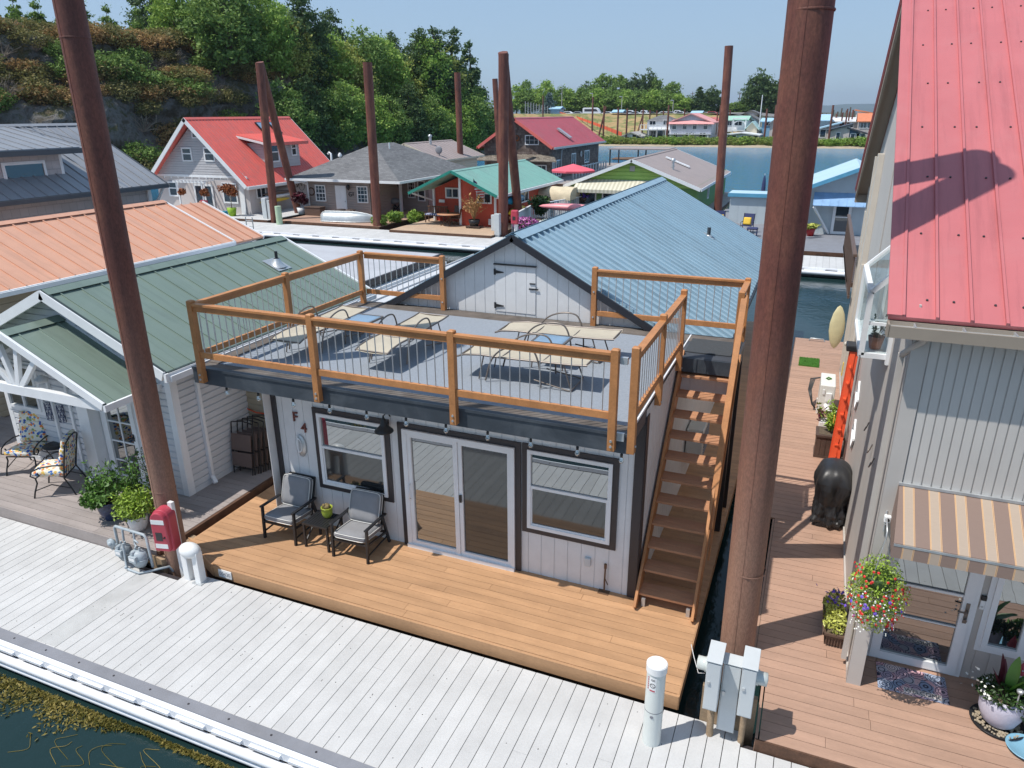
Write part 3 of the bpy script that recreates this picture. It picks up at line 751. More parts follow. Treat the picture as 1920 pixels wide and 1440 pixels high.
# walls
m = MB()
WH = 2.95
groove_wall(m, [(0, 0), (6.14, 0), (6.14, WH), (0, WH)], (-7.87, 0, 0), (1, 0, 0), (0, 0, 1), (0, -1, 0), .205, .013, .01)
wall = obj('wall', m, 'panel_white', H)
m = MB()
groove_wall(m, [(0, 0), (15.3, 0), (15.3, 2.45), (3.4, 2.45), (3.4, WH), (0, WH)][:0] or [(0, 0), (3.4, 0), (3.4, WH), (0, WH)], (-1.73, 0, 0), (0, 1, 0), (0, 0, 1), (1, 0, 0), .205, .013, .01)
groove_wall(m, [(0, 0), (11.7, 0), (11.7, 2.45), (0, 2.45)], (-1.73, 3.4, 0), (0, 1, 0), (0, 0, 1), (1, 0, 0), .205, .013, .01)
groove_wall(m, [(0, 0), (15.3, 0), (15.3, WH-.5), (0, WH-.5)], (-7.87, 15.1, 0), (0, -1, 0), (0, 0, 1), (-1, 0, 0), .4)
m.box(-7.86, -7.855, 0, 3.4, 2.4, 2.95); m.box(-7.87, -1.73, 15.08, 15.1, 0, 2.5)
obj('side_wall', m, 'panel_white', H)
m = MB()
m.box(-7.9, -7.775, -.035, -.012, 0, 2.8); m.box(-7.9, -7.872, -.012, .12, 0, 2.8)
obj('corner_trim', m, 'trim_dark', H); m = MB(); m.box(-1.84, -1.715, -.035, -.012, 0, 2.8); m.box(-1.728, -1.705, -.012, .14, 0, 2.8); obj('corner_trim', m, 'trim_dark', H)
# windows & sliding door (real openings are dark rooms behind tinted glass)
for xa, lab in ((-6.98, 'left window with grey blind edge'), (-3.375, 'right window under the eave')):
    window(H, (xa+.01, -.012, .80), (1, 0, 0), (0, -1, 0), 1.24, 1.26, 'hung', glass='glass', trim='trim_dark', tw=.085, th=.028, lower='glass_screen')
m = MB(); x0, x1 = -5.40, -3.56
m.box(x0, x1, -.075, -.012, 1.99, 2.05); m.box(x0, x0+.075, -.075, -.012, .06, 1.99); m.box(x1-.06, x1, -.075, -.012, .06, 1.99); m.box(x0, x1, -.1, -.012, 0.0, .06)
m.box(x0+.075, x0+.14, -.06, -.015, .06, 1.99); m.box(-4.54, -4.47, -.072, -.015, .06, 1.99); m.box(-4.465, -4.405, -.055, -.013, .06, 1.99); m.box(x1-.115, x1-.06, -.055, -.013, .06, 1.99)
m.box(x0+.14, -4.54, -.06, -.015, .06, .13); m.box(-4.405, x1-.115, -.055, -.013, .06, .12); m.box(x0+.14, -4.54, -.06, -.015, 1.93, 1.99); m.box(-4.405, x1-.115, -.055, -.013, 1.94, 1.99)
dr = obj('sliding_door', m, 'trim_white', H)
m = MB(); m.add([(x0+.13, -.028, .12), (-4.53, -.028, .12), (-4.53, -.028, 1.94), (x0+.13, -.028, 1.94)], [(0, 1, 2, 3)]); obj('pane', m, 'glass', dr)
m = MB(); m.add([(-4.41, -.024, .11), (x1-.11, -.024, .11), (x1-.11, -.024, 1.95), (-4.41, -.024, 1.95)], [(0, 1, 2, 3)]); obj('screen', m, 'glass_screen', dr)
m = MB(); m.tube([(x0+.10, -.075, .88), (x0+.10, -.12, .9), (x0+.10, -.12, 1.12), (x0+.10, -.075, 1.14)], .012, 6); obj('handle', m, 'trim_white', dr)
m = MB(); m.box(-4.45, -4.42, -.085, -.055, 1.0, 1.12); obj('latch', m, 'black_metal', dr)
m = MB(); m.box(x0-.09, x0, -.042, -.012, 0, 2.14); m.box(x1, x1+.09, -.042, -.012, 0, 2.14); m.box(x0, x1, -.042, -.012, 2.052, 2.14); obj('door_trim', m, 'trim_dark', dr)
# F4 lettering, round mirror ornament, lamp, outlet, hose pipe
text('F', .24, 'letter_rust', H, (-7.41, -.03, 1.91), (R(90), 0, 0), 'letter', .012, 1.0, 'rust coloured letter F')
text('4', .24, 'letter_rust', H, (-7.26, -.03, 1.74), (R(90), 0, 0), 'numeral', .012, 1.0, 'rust coloured number 4')
m = MB(); m.lathe([(.001, -.02), (.19, -.02), (.20, -.008), (.19, 0)], (-7.36, -.02, 1.41), 24, 'Y', .52, 1.0); orn = obj('ornament', m, 'galv', H, 'oval metal wall ornament with cut out letter shape')
m = MB(); m.box(-7.415, -7.395, -.055, -.04, 1.25, 1.58); m.lathe([(.10, -.005), (.13, -.012), (.13, .0), (.10, .0)], (-7.38, -.045, 1.42), 20, 'Y', .45, 1); obj('ornament_face', m, 'trim_white', orn)
m = MB(); m.lathe([(.012, .30), (.02, .26), (.045, .235), (.05, .17), (.075, .13), (.14, .07), (.145, .05), (.13, .05), (.07, .11), (.01, .12)], (-5.62, -.20, 1.98), 20); m.tube([(-5.62, -.01, 2.2), (-5.62, -.08, 2.29), (-5.62, -.2, 2.28)], .01, 6)
obj('wall_lamp', m, 'black_metal', H)
m = MB(); m.box(-2.48, -2.39, -.055, -.01, .36, .50); obj('outlet', m, 'cabinet_grey', H, bevel=.012)
m = MB(); m.tube([(-2.165, -.05, .42), (-2.165, -.06, .30), (-2.17, -.05, .18), (-2.165, -.06, .02)], .014, 6); m.tube([(-2.165, -.06, .24), (-2.10, -.13, .19)], .008, 5); m.box(-2.25, -2.09, -.12, -.01, 0.001, .008); m.cyl((-2.165, -.05, .40), (-2.165, -.05, .47), .02); obj('hose_tap', m, 'wood_dark', H)
# roof terrace slab
m = MB(); m.box(-8.28, -1.72, -.99, 3.38, 2.90, 2.985); m.box(-1.75, -.88, 2.1, 3.38, 2.90, 2.985)
roof = obj('roof_terrace', m, 'roof_black', H)
m = MB(); m.box(-8.05, -1.78, -.80, 2.95, 2.98, 2.992); obj('carpet', m, 'carpet', roof)
m = MB(); m.box(-8.25, -.9, 2.95, 3.36, 2.98, 2.989); m.box(-8.27, -1.74, -.985, -.80, 2.98, 2.988); m.box(-8.27, -8.05, -.8, 2.95, 2.98, 3.0); obj('roof_edging', m, 'flashing_brown', roof)
m = MB(); m.box(-8.36, -1.70, -1.035, -.985, 2.73, 2.95); m.box(-1.765, -1.725, -.98, 3.38, 2.74, 2.93); m.box(-8.34, -8.30, -.98, 3.38, 2.74, 2.93); m.box(-8.36, -1.71, -1.05, -.96, 2.952, 2.99)
m.box(-.875, -.845, 2.1, 3.38, 2.74, 2.98); m.box(-1.75, -.845, 2.07, 2.10, 2.76, 2.98)
obj('fascia', m, 'slate_fascia', roof)
obj('drip_edge', MB().box(-1.735, -1.715, -.98, 3.38, 2.955, 2.992), 'trim_white', roof); obj('drip_edge', MB().box(-8.36, -8.34, -1.0, 3.3, 2.95, 2.99), 'trim_white', roof)
m = MB(); m.box(-1.66, -.96, 2.35, 3.1, 2.988, 3.0); obj('landing_mat', m, 'rubber_mat', roof)
m = MB(); groove_wall(m, [(0, 0), (.85, 0), (.85, .5), (0, .5)], (-1.73, 2.28, 2.32), (1, 0, 0), (0, 0, 1), (0, -1, 0)); m.box(-1.73, -.88, 2.2, 2.24, 2.7, 2.9); obj('landing_riser', m, 'panel_white', roof)
m = MB(); m.box(-8.3, -1.75, -.95, 0, 2.86, 2.895); obj('soffit', m, 'panel_white', roof)

# railing panels: posts, rails, balusters
PT, RT, RB = 4.03, 3.97, 3.215
bal_count = [0]
def panel(p, q, npost=0, bal=True, outward=(0, -1)):
    """one bay between two posts: flat top rail on edge rail, bottom rail and steel balusters"""
    p, q = Vector((*p, 0)), Vector((*q, 0)); d = (q-p).normalized(); L = (q-p).length
    m = MB(); a = p+d*.045; b = q-d*.045
    m.beam(a+Vector((0, 0, RT-.06)), b+Vector((0, 0, RT-.06)), .04, .085)
    m.beam(a+Vector((0, 0, RT)), b+Vector((0, 0, RT)), .092, .036)
    m.beam(a+Vector((0, 0, RB)), b+Vector((0, 0, RB)), .045, .09)
    r = obj('railing_bay', m, 'cedar', H, bevel=.004)
    n = max(2, int(round(L/.125)))
    rest = MB()
    for i in range(1, n):
        c = p+d*(L*i/n); mm = MB().cyl((c.x, c.y, RB+.04), (c.x, c.y, RT-.1), .0075, n=6, cap=False)
        if bal_count[0] < 98: obj('baluster', mm, 'steel_bal', r); bal_count[0] += 1
        else: rest.add(mm.v, mm.f, True)
    if rest.v: obj('balusters', rest, 'steel_bal', r, kind='stuff')
    return r
def post(x, y, z0=2.78, z1=PT, s=.09):
    m = MB(); h = s/2; m.box(x-h, x+h, y-h, y+h, z0, z1-.012); m.add([(x-h, y-h, z1-.012), (x+h, y-h, z1-.012), (x+h, y+h, z1-.012), (x-h, y+h, z1-.012), (x-h*.6, y-h*.6, z1), (x+h*.6, y-h*.6, z1), (x+h*.6, y+h*.6, z1), (x-h*.6, y+h*.6, z1)], [(0, 1, 5, 4), (1, 2, 6, 5), (2, 3, 7, 6), (3, 0, 4, 7), (4, 5, 6, 7)])
    o = obj('railing_post', m, 'cedar', H, bevel=.004)
    return o
def bolts(o, x, y, zs, dx=0, dy=-1):
    for z in zs:
        obj('bolt', MB().cyl((x+dx*.045, y+dy*.045, z), (x+dx*.058, y+dy*.058, z), .016, n=8), 'galv', o)
FY = -1.085; FX = [-8.13, -6.06, -3.96, -1.90]
for x in FX: bolts(post(x, FY), x, FY, (2.84, 2.91))
for a, b in zip(FX, FX[1:]): panel((a, FY), (b, FY))
SX = -1.68
for y in (-1.02, .48, 1.98): bolts(post(SX, y, 2.75 if y < 0 else 2.8, 4.06), SX, y, (2.84,), 1, 0)
panel((SX, -1.02), (SX, .48)); panel((SX, .48), (SX, 1.98))
LX = -8.13
for y in (.98, 3.2): post(LX, y, 2.9)
panel((LX, FY), (LX, .98)); panel((LX, .98), (LX, 3.2))
bolts(post(-6.38, 3.28, 2.9), -6.38, 3.28, (3.15, 3.6)); panel((LX, 3.28), (-6.38, 3.28))
for x in (-3.42, -.90): bolts(post(x, 3.28, 2.9), x, 3.28, (3.15, 3.6))
panel((-3.42, 3.28), (-.90, 3.28))
post(-.90, 2.42, 2.75, 4.0); panel((-.90, 2.42), (-.90, 3.28))
m = MB(); m.box(-1.84, -1.76, -1.08, -1.03, 3.85, 3.93); m.box(-1.85, -1.76, -1.07, -1.03, 2.9, 3.0); obj('corner_bracket', m, 'galv', H)
# staircase
m = MB()
def tr(k): return -.15+.216*k, .2+.252*k
y0, z0 = tr(0); y1, z1 = tr(10)
for x in (-1.665, -.875):
    m.beam((x, y0-.07, z0-.22), (x, y1+.32, z1+.25), .04, .27)
st = obj('staircase', m, 'cedar', H, bevel=.004)
for k in range(11):
    y, z = tr(k); m = MB(); m.box(-1.645, -.895, y, y+.135, z-.036, z); m.box(-1.645, -.895, y+.139, y+.275, z-.036, z); obj('tread', m, 'stair_tread', st, bevel=.003)
m = MB()
for x in (-1.60, -.98): m.box(x, x+.05, y0-.02, y0+.04, .002, .12)
obj('foot_bracket', m, 'galv', st)
# handrail on the outer side: sloping 2x4 on posts
m = MB(); hy0, hz0 = .72, .50
m.beam((-.86, y0-.03, .02), (-.86, .56, .98), .04, .14)
m.beam((-.86, .6, .98), (-.86, 2.42, 3.94), .09, .038, (0, -.85, .5)); m.beam((-.86, .62, .90), (-.86, 2.42, 3.85), .038, .09)
m.beam((-.83, 0.62, .45), (-.83, 2.4, 3.02), .03, .05)
obj('handrail', m, 'cedar', st, bevel=.004)
m = MB()
for y in (2.26, 3.1): m.box(-.93, -.84, y-.045, y+.045, 0, 2.9)
obj('landing_post', m, 'black_metal', H)
# rear gable with hatch
zg = 3.0; pk = 4.37; m = MB()
xr, hf = -4.96, 3.72; slope = (4.44-2.40)/hf
g = [(-2.63, 0), (2.63, 0), (2.63, .02), (0, 1.42), (-2.63, .02)]
groove_wall(m, [(-2.55, 0), (2.55, 0), (0, 1.40)], (xr, 3.42, zg-.02), (1, 0, 0), (0, 0, 1), (0, -1, 0), .205, .013, .01, u0=-2.66)
groove_wall(m, [(-3.6, 0), (-.0, 0), (-.0, .72), (-2.2, .72)], (xr, 3.44, 2.32), (1, 0, 0), (0, 0, 1), (0, -1, 0), .205, .013, .01)
gw = obj('gable_wall', m, 'panel_white', H)
m = MB(); groove_wall(m, [(0, 0), (.79, 0), (.79, .87), (0, .87)], (-5.35, 3.408, 3.04), (1, 0, 0), (0, 0, 1), (0, -1, 0), .205, .008, .008)
hd = obj('hatch_door', m, 'panel_white', gw)
obj('hatch_cap', MB().box(-5.37, -4.54, 3.36, 3.40, 3.915, 3.94), 'black_metal', hd)
for z in (3.15, 3.78): m = MB(); m.box(-5.375, -5.34, 3.385, 3.40, z-.055, z+.055); m.poly([(-5.34, 3.39, z-.03), (-5.34, 3.39, z+.03), (-5.18, 3.39, z+.008), (-5.18, 3.39, z-.008)], (0, -.008, 0)); obj('hinge', m, 'black_metal', hd)
obj('latch', MB().box(-4.67, -4.56, 3.385, 3.4, 3.60, 3.62), 'black_metal', hd); obj('latch', MB().box(-4.68, -4.50, 3.38, 3.395, 3.50, 3.525), 'black_metal', hd)

# blue metal rear roof
mr = MB(); mt = MB()
gable_roof(mr, mt, xr, hf, 3.30, 16.1, 2.42, 4.46, pitch=.305, rib=.05, ribw=.07, th=.04, trimh=.12)
rr = obj('rear_roof', mr, 'roof_blue', H); obj('roof_trim', mt, 'trim_black', rr)
m = MB(); n_ = Vector((2.04, 0, 3.72)).normalized(); c = Vector((-2.55, 9.9, 4.46-(2.41)*slope*1.0))
c = Vector((-2.75, 12.2, 4.46-2.21*slope)); m.cyl(c, c+Vector((0, 0, .26)), .05, n=10); obj('vent_pipe', m, 'slate_fascia', rr); m = MB(); m.cyl(c, c+Vector((0, 0, .06)), .1, .06, 10); m.poly([c+Vector((-.14, -.14, .1)), c+Vector((.14, -.14, -.05)), c+Vector((.14, .14, -.05)), c+Vector((-.14, .14, .1))], n_*.01); obj('pipe_boot', m, 'galv', rr)
# wall-mounted heat pump under the stairs
m = MB(); m.box(-1.70, -1.40, 3.6, 4.4, .55, 1.15); ac = obj('heat_pump', m, 'ac_white', H, bevel=.02)
m = MB()
for i in range(9): m.box(-1.395, -1.385, 3.68, 4.32, .62+i*.055, .63+i*.055)
obj('grille', m, 'dock_grey', ac)

# string lights: one cable with bulbs, hooked to the fascia
SLT = thing('string_lights', 'string of clear bulbs hooked under the dark fascia of the grey home', 'string lights', (-4.8, -1.0, 2.73), world=True)
bx = [-7.82, -7.23, -6.60, -5.98, -5.37, -4.75, -4.15, -3.55, -2.96, -2.35, -1.80]
m = MB(); pts = []
for i, x in enumerate(bx):
    pts.append((x, -.97, 2.70))
    if i < len(bx)-1: pts.append(((x+bx[i+1])/2, -.965, 2.735))
m.tube(pts, .005, 5); obj('cable', m, 'black_metal', SLT)
for x in bx:
    o = obj('bulb', MB().lathe([(.001, -.125), (.02, -.118), (.031, -.098), (.033, -.08), (.026, -.055), (.015, -.035), (.015, -.03)], (x, -.97, 2.69), 12), 'bulb_glass', SLT)
    obj('socket', MB().lathe([(.001, -.04), (.017, -.04), (.018, .0), (.006, .015), (.001, .016)], (x, -.97, 2.69), 10), 'black_metal', o)
# ================================================================== PILES
def pile(x, y, r, z0, z1, label, lean=(0, 0), mt='rust', group=None, n=20, cap=False):
    m = MB(); m.cyl((0, 0, z0), (lean[0], lean[1], z1), r, n=n)
    if n > 16:
        for zz in (1.15, 7.4): m.lathe([(r+.001, -.012), (r+.006, 0), (r+.001, .012)], (lean[0]*zz/z1, lean[1]*zz/z1, zz), 28)
        m.beam((-.02, -r-.0, z0), (-.02+lean[0], -r+.0+lean[1], z1), .006, .003)
    o = obj('steel_pile', m, mt); o.location = (x, y, 0); return tag(o, label, 'pile', group)
pile(-8.73, -1.62, .172, -3, 11.5, 'tall rusty steel pile beside the red box and white house', mt='rust_near', n=28)
pile(-.235, -.45, .215, -3, 10.9, 'thick rusty steel pile behind the grey electrical cabinets', (-.12, .02), mt='rust_near', n=28)
pile(-.40, 2.35, .20, -3, 10.8, 'batter pile leaning against the thick pile from behind, hidden by it', (.02, -2.5), mt='rust_near', n=28)
G2 = 'rusty piles of the far walkway'
pile(-33.3, 30.4, .25, -2, 9.5, 'upright rusty pile in front of the bright red roof', (.3, 0), group=G2)
pile(-34.1, 34.4, .25, -2, 9.6, 'leaning rusty pile propped against the upright one by the red roofed house', (.45, -3.2), group=G2)
pile(-25.25, 30.3, .27, -2, 9.3, 'single rusty pile in front of the grey hip roofed house', (.1, 0), group=G2)
pile(-16.85, 30.5, .28, -2, 9.5, 'thick upright rusty pile in front of the red and teal cottage', (.15, 0), group=G2)
pile(-17.4, 34.9, .27, -2, 9.6, 'leaning rusty pile crossing the teal metal roof', (.45, -3.9), group=G2)
pile(-6.45, 44.2, .27, -2, 10.5, 'rusty pile between the green house and the garden shed', (-.3, .1), group=G2)
pile(-29.1, 50, .26, -2, 9.7, 'slim rusty pile behind the teal roofed cottage', (-.1, 0), group=G2)
pile(-29.6, 60, .26, -2, 9.6, 'slim rusty pile left of the brown shingled house', (-.6, 0), group=G2)

# ================================================================== PATIO FURNITURE ON THE ORANGE DECK
def patio_chair(label, loc, rz):
    t = thing('patio_chair', label, 'chair', loc, rz, 'grey cushioned patio chairs')
    m = MB(); W = .31
    for s in (-1, 1):
        m.beam((s*W, -.33, 0), (s*W, -.30, .56), .035, .045, (0, 1, 0)); m.beam((s*W, .33, 0), (s*W, .16, .58), .035, .045, (0, 1, 0))
        m.beam((s*W, -.34, .575), (s*W, .27, .555), .05, .025); m.beam((s*W, -.31, .30), (s*W, .26, .23), .03, .035); m.beam((s*W, -.31, .12), (s*W, .28, .14), .022, .022)
        m.beam((s*.25, .20, .27), (s*.25, .37, .86), .03, .03, (0, 1, 0))
    m.beam((-W, -.31, .30), (W, -.31, .30), .03, .035); m.beam((-W, .25, .23), (W, .25, .23), .03, .035); m.beam((-.26, .375, .86), (.26, .375, .86), .03, .04)
    for i in range(5): m.beam((-.18+i*.09, .22, .3), (-.18+i*.09, .36, .85), .02, .012, (0, 1, 0))
    obj('frame', m, 'black_metal', t, bevel=.003)
    m = MB(); Rx = Matrix.Rotation(R(-6), 3, 'X'); m.pillow((0, -.06, .37), .56, .56, .13, Rx); c = obj('seat_cushion', m, 'cushion_grey', t)
    def pip(cz, sx, sy, c0, Rm):
        m = MB(); k = []
        for i in range(33):
            a = 2*math.pi*i/32; u = math.copysign(abs(math.cos(a))**.25, math.cos(a)); v = math.copysign(abs(math.sin(a))**.25, math.sin(a))
            k.append(Vector(c0)+Rm@Vector((sx/2*u, sy/2*v, cz)))
        return m.tube(k, .006, 5, False)
    obj('piping', pip(.03, .56, .56, (0, -.06, .37), Rx), 'piping_white', c)
    obj('piping', pip(-.035, .56, .56, (0, -.06, .37), Rx), 'piping_white', c)
    Rb = Matrix.Rotation(R(72), 3, 'X'); m = MB(); m.pillow((0, .20, .66), .54, .50, .14, Rb); c = obj('back_cushion', m, 'cushion_grey', t)
    obj('piping', pip(-.04, .54, .50, (0, .20, .66), Rb), 'piping_white', c); obj('piping', pip(.035, .54, .50, (0, .20, .66), Rb), 'piping_white', c)
    return t
ch = patio_chair('grey cushioned patio chair left of the slatted side table', (-7.40, -.41, 0), 0)
dup(ch, (-6.05, -.42, 0), R(2), 'grey cushioned patio chair right of the slatted side table, under the window')
t = thing('side_table', 'black slatted metal side table between the two grey patio chairs', 'table', (-6.70, -.51, 0))
m = MB()
for i in range(10): m.box(-.225+i*.046, -.19+i*.046, -.2, .2, .43, .45)
m.box(-.24, .24, -.215, -.19, .415, .448); m.box(-.24, .24, .19, .215, .415, .448); obj('table_top', m, 'black_metal', t)
for sx in (-1, 1):
    for sy in (-1, 1): obj('leg', MB().box(sx*.22-.017, sx*.22+.017, sy*.19-.017, sy*.19+.017, 0, .43), 'black_metal', t)
m = MB()
for s in (-1, 1): m.beam((s*.22, -.19, .08), (s*.22, .19, .40), .02, .02); 
obj('brace', m, 'black_metal', t)
def pot_thing(name, label, cat, loc, prof, mt, group=None):
    t = thing(name, label, cat, loc, group=group); obj('pot', MB().lathe(prof, (0, 0, 0), 24), mt, t); return t
def soil(t, r, z): obj('soil', MB().lathe([(.001, z+.01), (r*.6, z+.012), (r, z)], (0, 0, 0), 16), 'soil', t)
t = pot_thing('cactus_pot', 'lime green glazed pot with a clump of cactus on the black side table', 'potted plant', (-6.66, -.42, .45), [(.001, .0), (.055, .0), (.08, .04), (.09, .10), (.088, .16), (.095, .165), (.095, .178), (.082, .178), (.078, .15), (.001, .15)], 'pot_green')
m = MB(); rc = random.Random(4)
for i in range(16): a = rc.random()*6.28; q = rc.random()*.045; m.sphere((q*1.35*math.cos(a), q*1.35*math.sin(a), .175+rc.random()*.035), .030, 8, 6, (1, 1, 1.25))
obj('cactus', m, mat('cactus', (.20, .15, .06), .8, .4, 40, bmp=1, bscale=200), t)

# ================================================================== ROOF TERRACE FURNITURE
def lounger(label, loc, rz):
    t = thing('sun_lounger', label, 'sun lounger', loc, rz, 'cream sling loungers on the roof terrace')
    # local: head at -x .. foot at +x, length 1.85, width .6
    top = [(-.95, .40), (-.75, .385), (-.3, .375), (.2, .365), (.6, .37), (.85, .345), (.95, .31)]
    m = MB(); W = .27; n = 8; vs = []; 
    for x, z in top:
        for k in range(n+1): u = -1+2*k/n; vs.append((x, W*u, z-.018*(1-u*u)))
    m.add(vs, [(i*(n+1)+k, (i+1)*(n+1)+k, (i+1)*(n+1)+k+1, i*(n+1)+k+1) for i in range(len(top)-1) for k in range(n)], True)
    obj('sling', m, 'sling', t)
    m = MB()
    for s in (-1, 1):
        m.tube([(x, s*W, z) for x, z in top], .014, 6)
        m.tube([(-.62, s*.25, .375), (-.74, s*.27, .02), (-.70, s*.27, .015), (-.2, s*.25, .1)], .011, 6)
        m.tube([(.55, s*.25, .36), (.62, s*.27, .015)], .011, 6)
        # looping arm
        m.curve([(-.32, s*.31, .02), (-.30, s*.31, .30), (-.22, s*.31, .52), (-.08, s*.31, .575), (.12, s*.31, .55), (.30, s*.31, .46), (.42, s*.31, .30), (.50, s*.31, .02)], .013)
        m.tube([(-.28, s*.31, .36), (-.28, s*.26, .365)], .01, 5); m.tube([(.38, s*.31, .36), (.38, s*.26, .36)], .01, 5)
    for x, z in ((-.93, .395), (-.3, .355), (.3, .35), (.93, .315)): m.tube([(x, -W, z), (x, W, z)], .011, 6)
    m.tube([(-.74, -.27, .02), (-.74, .27, .02)], .01, 6)
    for i in range(6): m.box(-.9+i*.06, -.885+i*.06, -.262, -.25, .335, .37)
    obj('frame', m, 'frame_taupe', t); return t
lg = lounger('cream lounger lying lengthwise in the left corner of the roof terrace', (-7.18, .62, 2.99), R(-90))
dup(lg, (-5.68, .66, 2.99), R(-90), 'cream lounger lying lengthwise right of the left blue side table')
dup(lg, (-3.50, .28, 2.99), R(180), 'cream lounger lying crosswise nearest the front railing')
dup(lg, (-3.48, 1.55, 2.99), R(180), 'cream lounger lying crosswise furthest back, towards the hatch gable')
t = thing('side_table', 'blue glass side table between the two lengthwise loungers', 'table', (-6.62, .95, 2.99), 0, 'blue glass side tables on the roof')
m = MB(); m.pillow((0, 0, .40), .48, .42, .022); obj('table_top', m, 'table_glass', t)
m = MB(); m.beam((-.24, -.21, .395), (.24, -.21, .395), .025, .03); m.beam((-.24, .21, .395), (.24, .21, .395), .025, .03); m.beam((-.24, -.21, .395), (-.24, .21, .395), .025, .03); m.beam((.24, -.21, .395), (.24, .21, .395), .025, .03)
obj('rim', m, 'frame_taupe', t)
for sx in (-1, 1):
    for sy in (-1, 1): obj('leg', MB().tube([(sx*.22, sy*.19, .38), (sx*.24, sy*.21, 0)], .011, 6), 'frame_taupe', t)
dup(t, (-3.38, .98, 2.99), 0, 'blue glass side table between the two crosswise loungers')

# ================================================================== WALKWAY SERVICES
# emergency box on the left pile
t = thing('emergency_box', 'red plastic emergency box with white stickers fixed to the left pile', 'emergency box', (-8.52, -1.90, .30))
prof = []
m = MB(); W, D, Hh = .142, .13, .57
side = [(-W, 0), (-W, Hh)]+[(-W*math.cos(a), Hh+W*math.sin(a)*.9) for a in [R(x) for x in range(15, 180, 15)]]+[(W, Hh), (W, 0)]
P = [Vector((x, -D, z)) for x, z in side]; m.poly([(p.x, -D+.06, p.z) for p in P][::-1], (0, D+.06, 0))
obj('box', m, 'red_box', t, bevel=.02)
m = MB(); m.poly([(p.x*.86, -D-.012, .035+p.z*.93) for p in P][::-1], (0, .08, 0)); obj('cover', m, 'red_box', t, bevel=.015)
m = MB(); m.box(-.07, .035, -D-.016, -D-.010, .22, .36); obj('window', m, 'trim_dark', t)
m = MB(); m.box(-.11, .10, -D-.016, -D-.0125, .50, .575); s_ = obj('sticker', m, 'white_plastic', t)
m = MB(); m.box(-.10, .10, -D-.016, -D-.0125, .09, .165); s2 = obj('sticker', m, 'white_plastic', t)
m = MB(); m.cyl((.07, -D-.03, .28), (.07, -D-.01, .28), .015); obj('knob', m, 'black_metal', t)
t.rotation_euler = (0, 0, R(14))
# white post behind the box + two capped conduits
m = MB(); m.box(-8.50, -8.42, -1.80, -1.74, -.6, 1.05); tag(rebase(obj('post', m, 'white_plastic'), (-8.46, -1.77, -.6)), 'thin white post on the right of the left pile', 'post')
t = thing('utility_conduit', 'pair of short white square conduits joined by a domed cap beside the left pile', 'conduit', (-8.09, -1.90, -.15))
for x, h in ((-.10, .50), (.12, .52)):
    obj('conduit', MB().box(x-.055, x+.055, -.06, .06, -.1, h), 'white_plastic', t, bevel=.008)
m = MB(); m.sphere((0, 0, .52), .16, 16, 10, (1.15, .8, .75)); obj('cap', m, 'white_plastic', t)
obj('base_plate', MB().box(.03, .21, -.10, .10, 0, .012), 'galv', t)
# gas meters
t = thing('gas_meter_set', 'two grey gas meters on looping painted pipes at the walkway edge', 'gas meter', (-9.32, -2.02, -.15), 0)
t.scale = (.8, .8, .8)
def gm(x, y, mt, s=1.0):
    m = MB(); m.lathe([(.001, .08), (.10, .10), (.15, .20), (.155, .34), (.13, .41), (.06, .44), (.001, .44)], (x, y, 0), 16, 'Z', 1.05*s, .8*s)
    o = obj('meter', m, mt, t); m = MB(); m.box(x-.085*s, x+.085*s, y-.15*s, y-.06, .24, .38); obj('index_box', m, 'gas_grey', o, bevel=.012); obj('glass', MB().box(x-.06*s, x+.06*s, y-.153*s, y-.15*s, .29, .35), 'white_plastic', o); obj('seam', MB().lathe([(.155, -.012), (.17, -.01), (.17, .01), (.155, .012)], (x, y, .27), 18, 'Z', 1.05*s, .8*s), mt, o); m = MB(); m.cyl((x-.03, y-.13, .42), (x-.03, y-.05, .42), .04, n=14); m.cyl((x-.05, y, .42), (x-.05, y, .50), .02); m.cyl((x+.06, y, .42), (x+.06, y, .52), .02); obj('dial', m, 'gas_grey', o)
gm(-.12, .05, 'gas_dark'); gm(.32, .0, 'gas_grey', 1.1)
m = MB()
m.tube([(-.5, .12, .32), (-.42, .12, .32), (-.36, .12, .36), (-.36, .12, .72), (-.33, .12, .76), (.42, .12, .74), (.50, .10, .70), (.52, .10, .05)], .028, 8)
m.tube([(-.12, .10, .74), (-.12, .08, .50)], .022, 8); m.tube([(.18, .10, .74), (.18, .08, .50), (.26, .04, .48)], .022, 8)
m.tube([(.02, -.05, .55), (.02, -.08, .05), (.12, -.12, .03), (.42, -.14, .03), (.60, .05, .03), (.78, .25, .03), (.80, .30, -.1)], .024, 8)
obj('pipework', m, 'gas_grey', t)
m = MB(); m.lathe([(.001, -.03), (.10, -.025), (.10, .025), (.001, .03)], (-.52, .10, .34), 16, 'Y'); m.lathe([(.001, -.07), (.05, -.06), (.05, .06), (.001, .07)], (-.52, .10, .34), 12, 'Y'); m.cyl((-.52, .1, .2), (-.52, .1, .3), .03)
obj('regulator', m, 'gas_grey', t)
m = MB(); m.sphere((.06, -.12, .06), .035); m.tube([(.36, .02, .6), (.30, .0, .66), (.24, .03, .6)], .02, 6); obj('valve', m, 'gas_grey', t)
# mooring timber ends
m = MB(); m.box(-.22, .22, -.12, .6, -.26, .0); o = obj('timber_beam', m, 'timber'); o.location = (-8.99, -1.68, -.03); o.rotation_euler = (0, 0, R(-12)); tag(o, 'sawn end of a heavy timber beam under the left deck corner', 'beam')
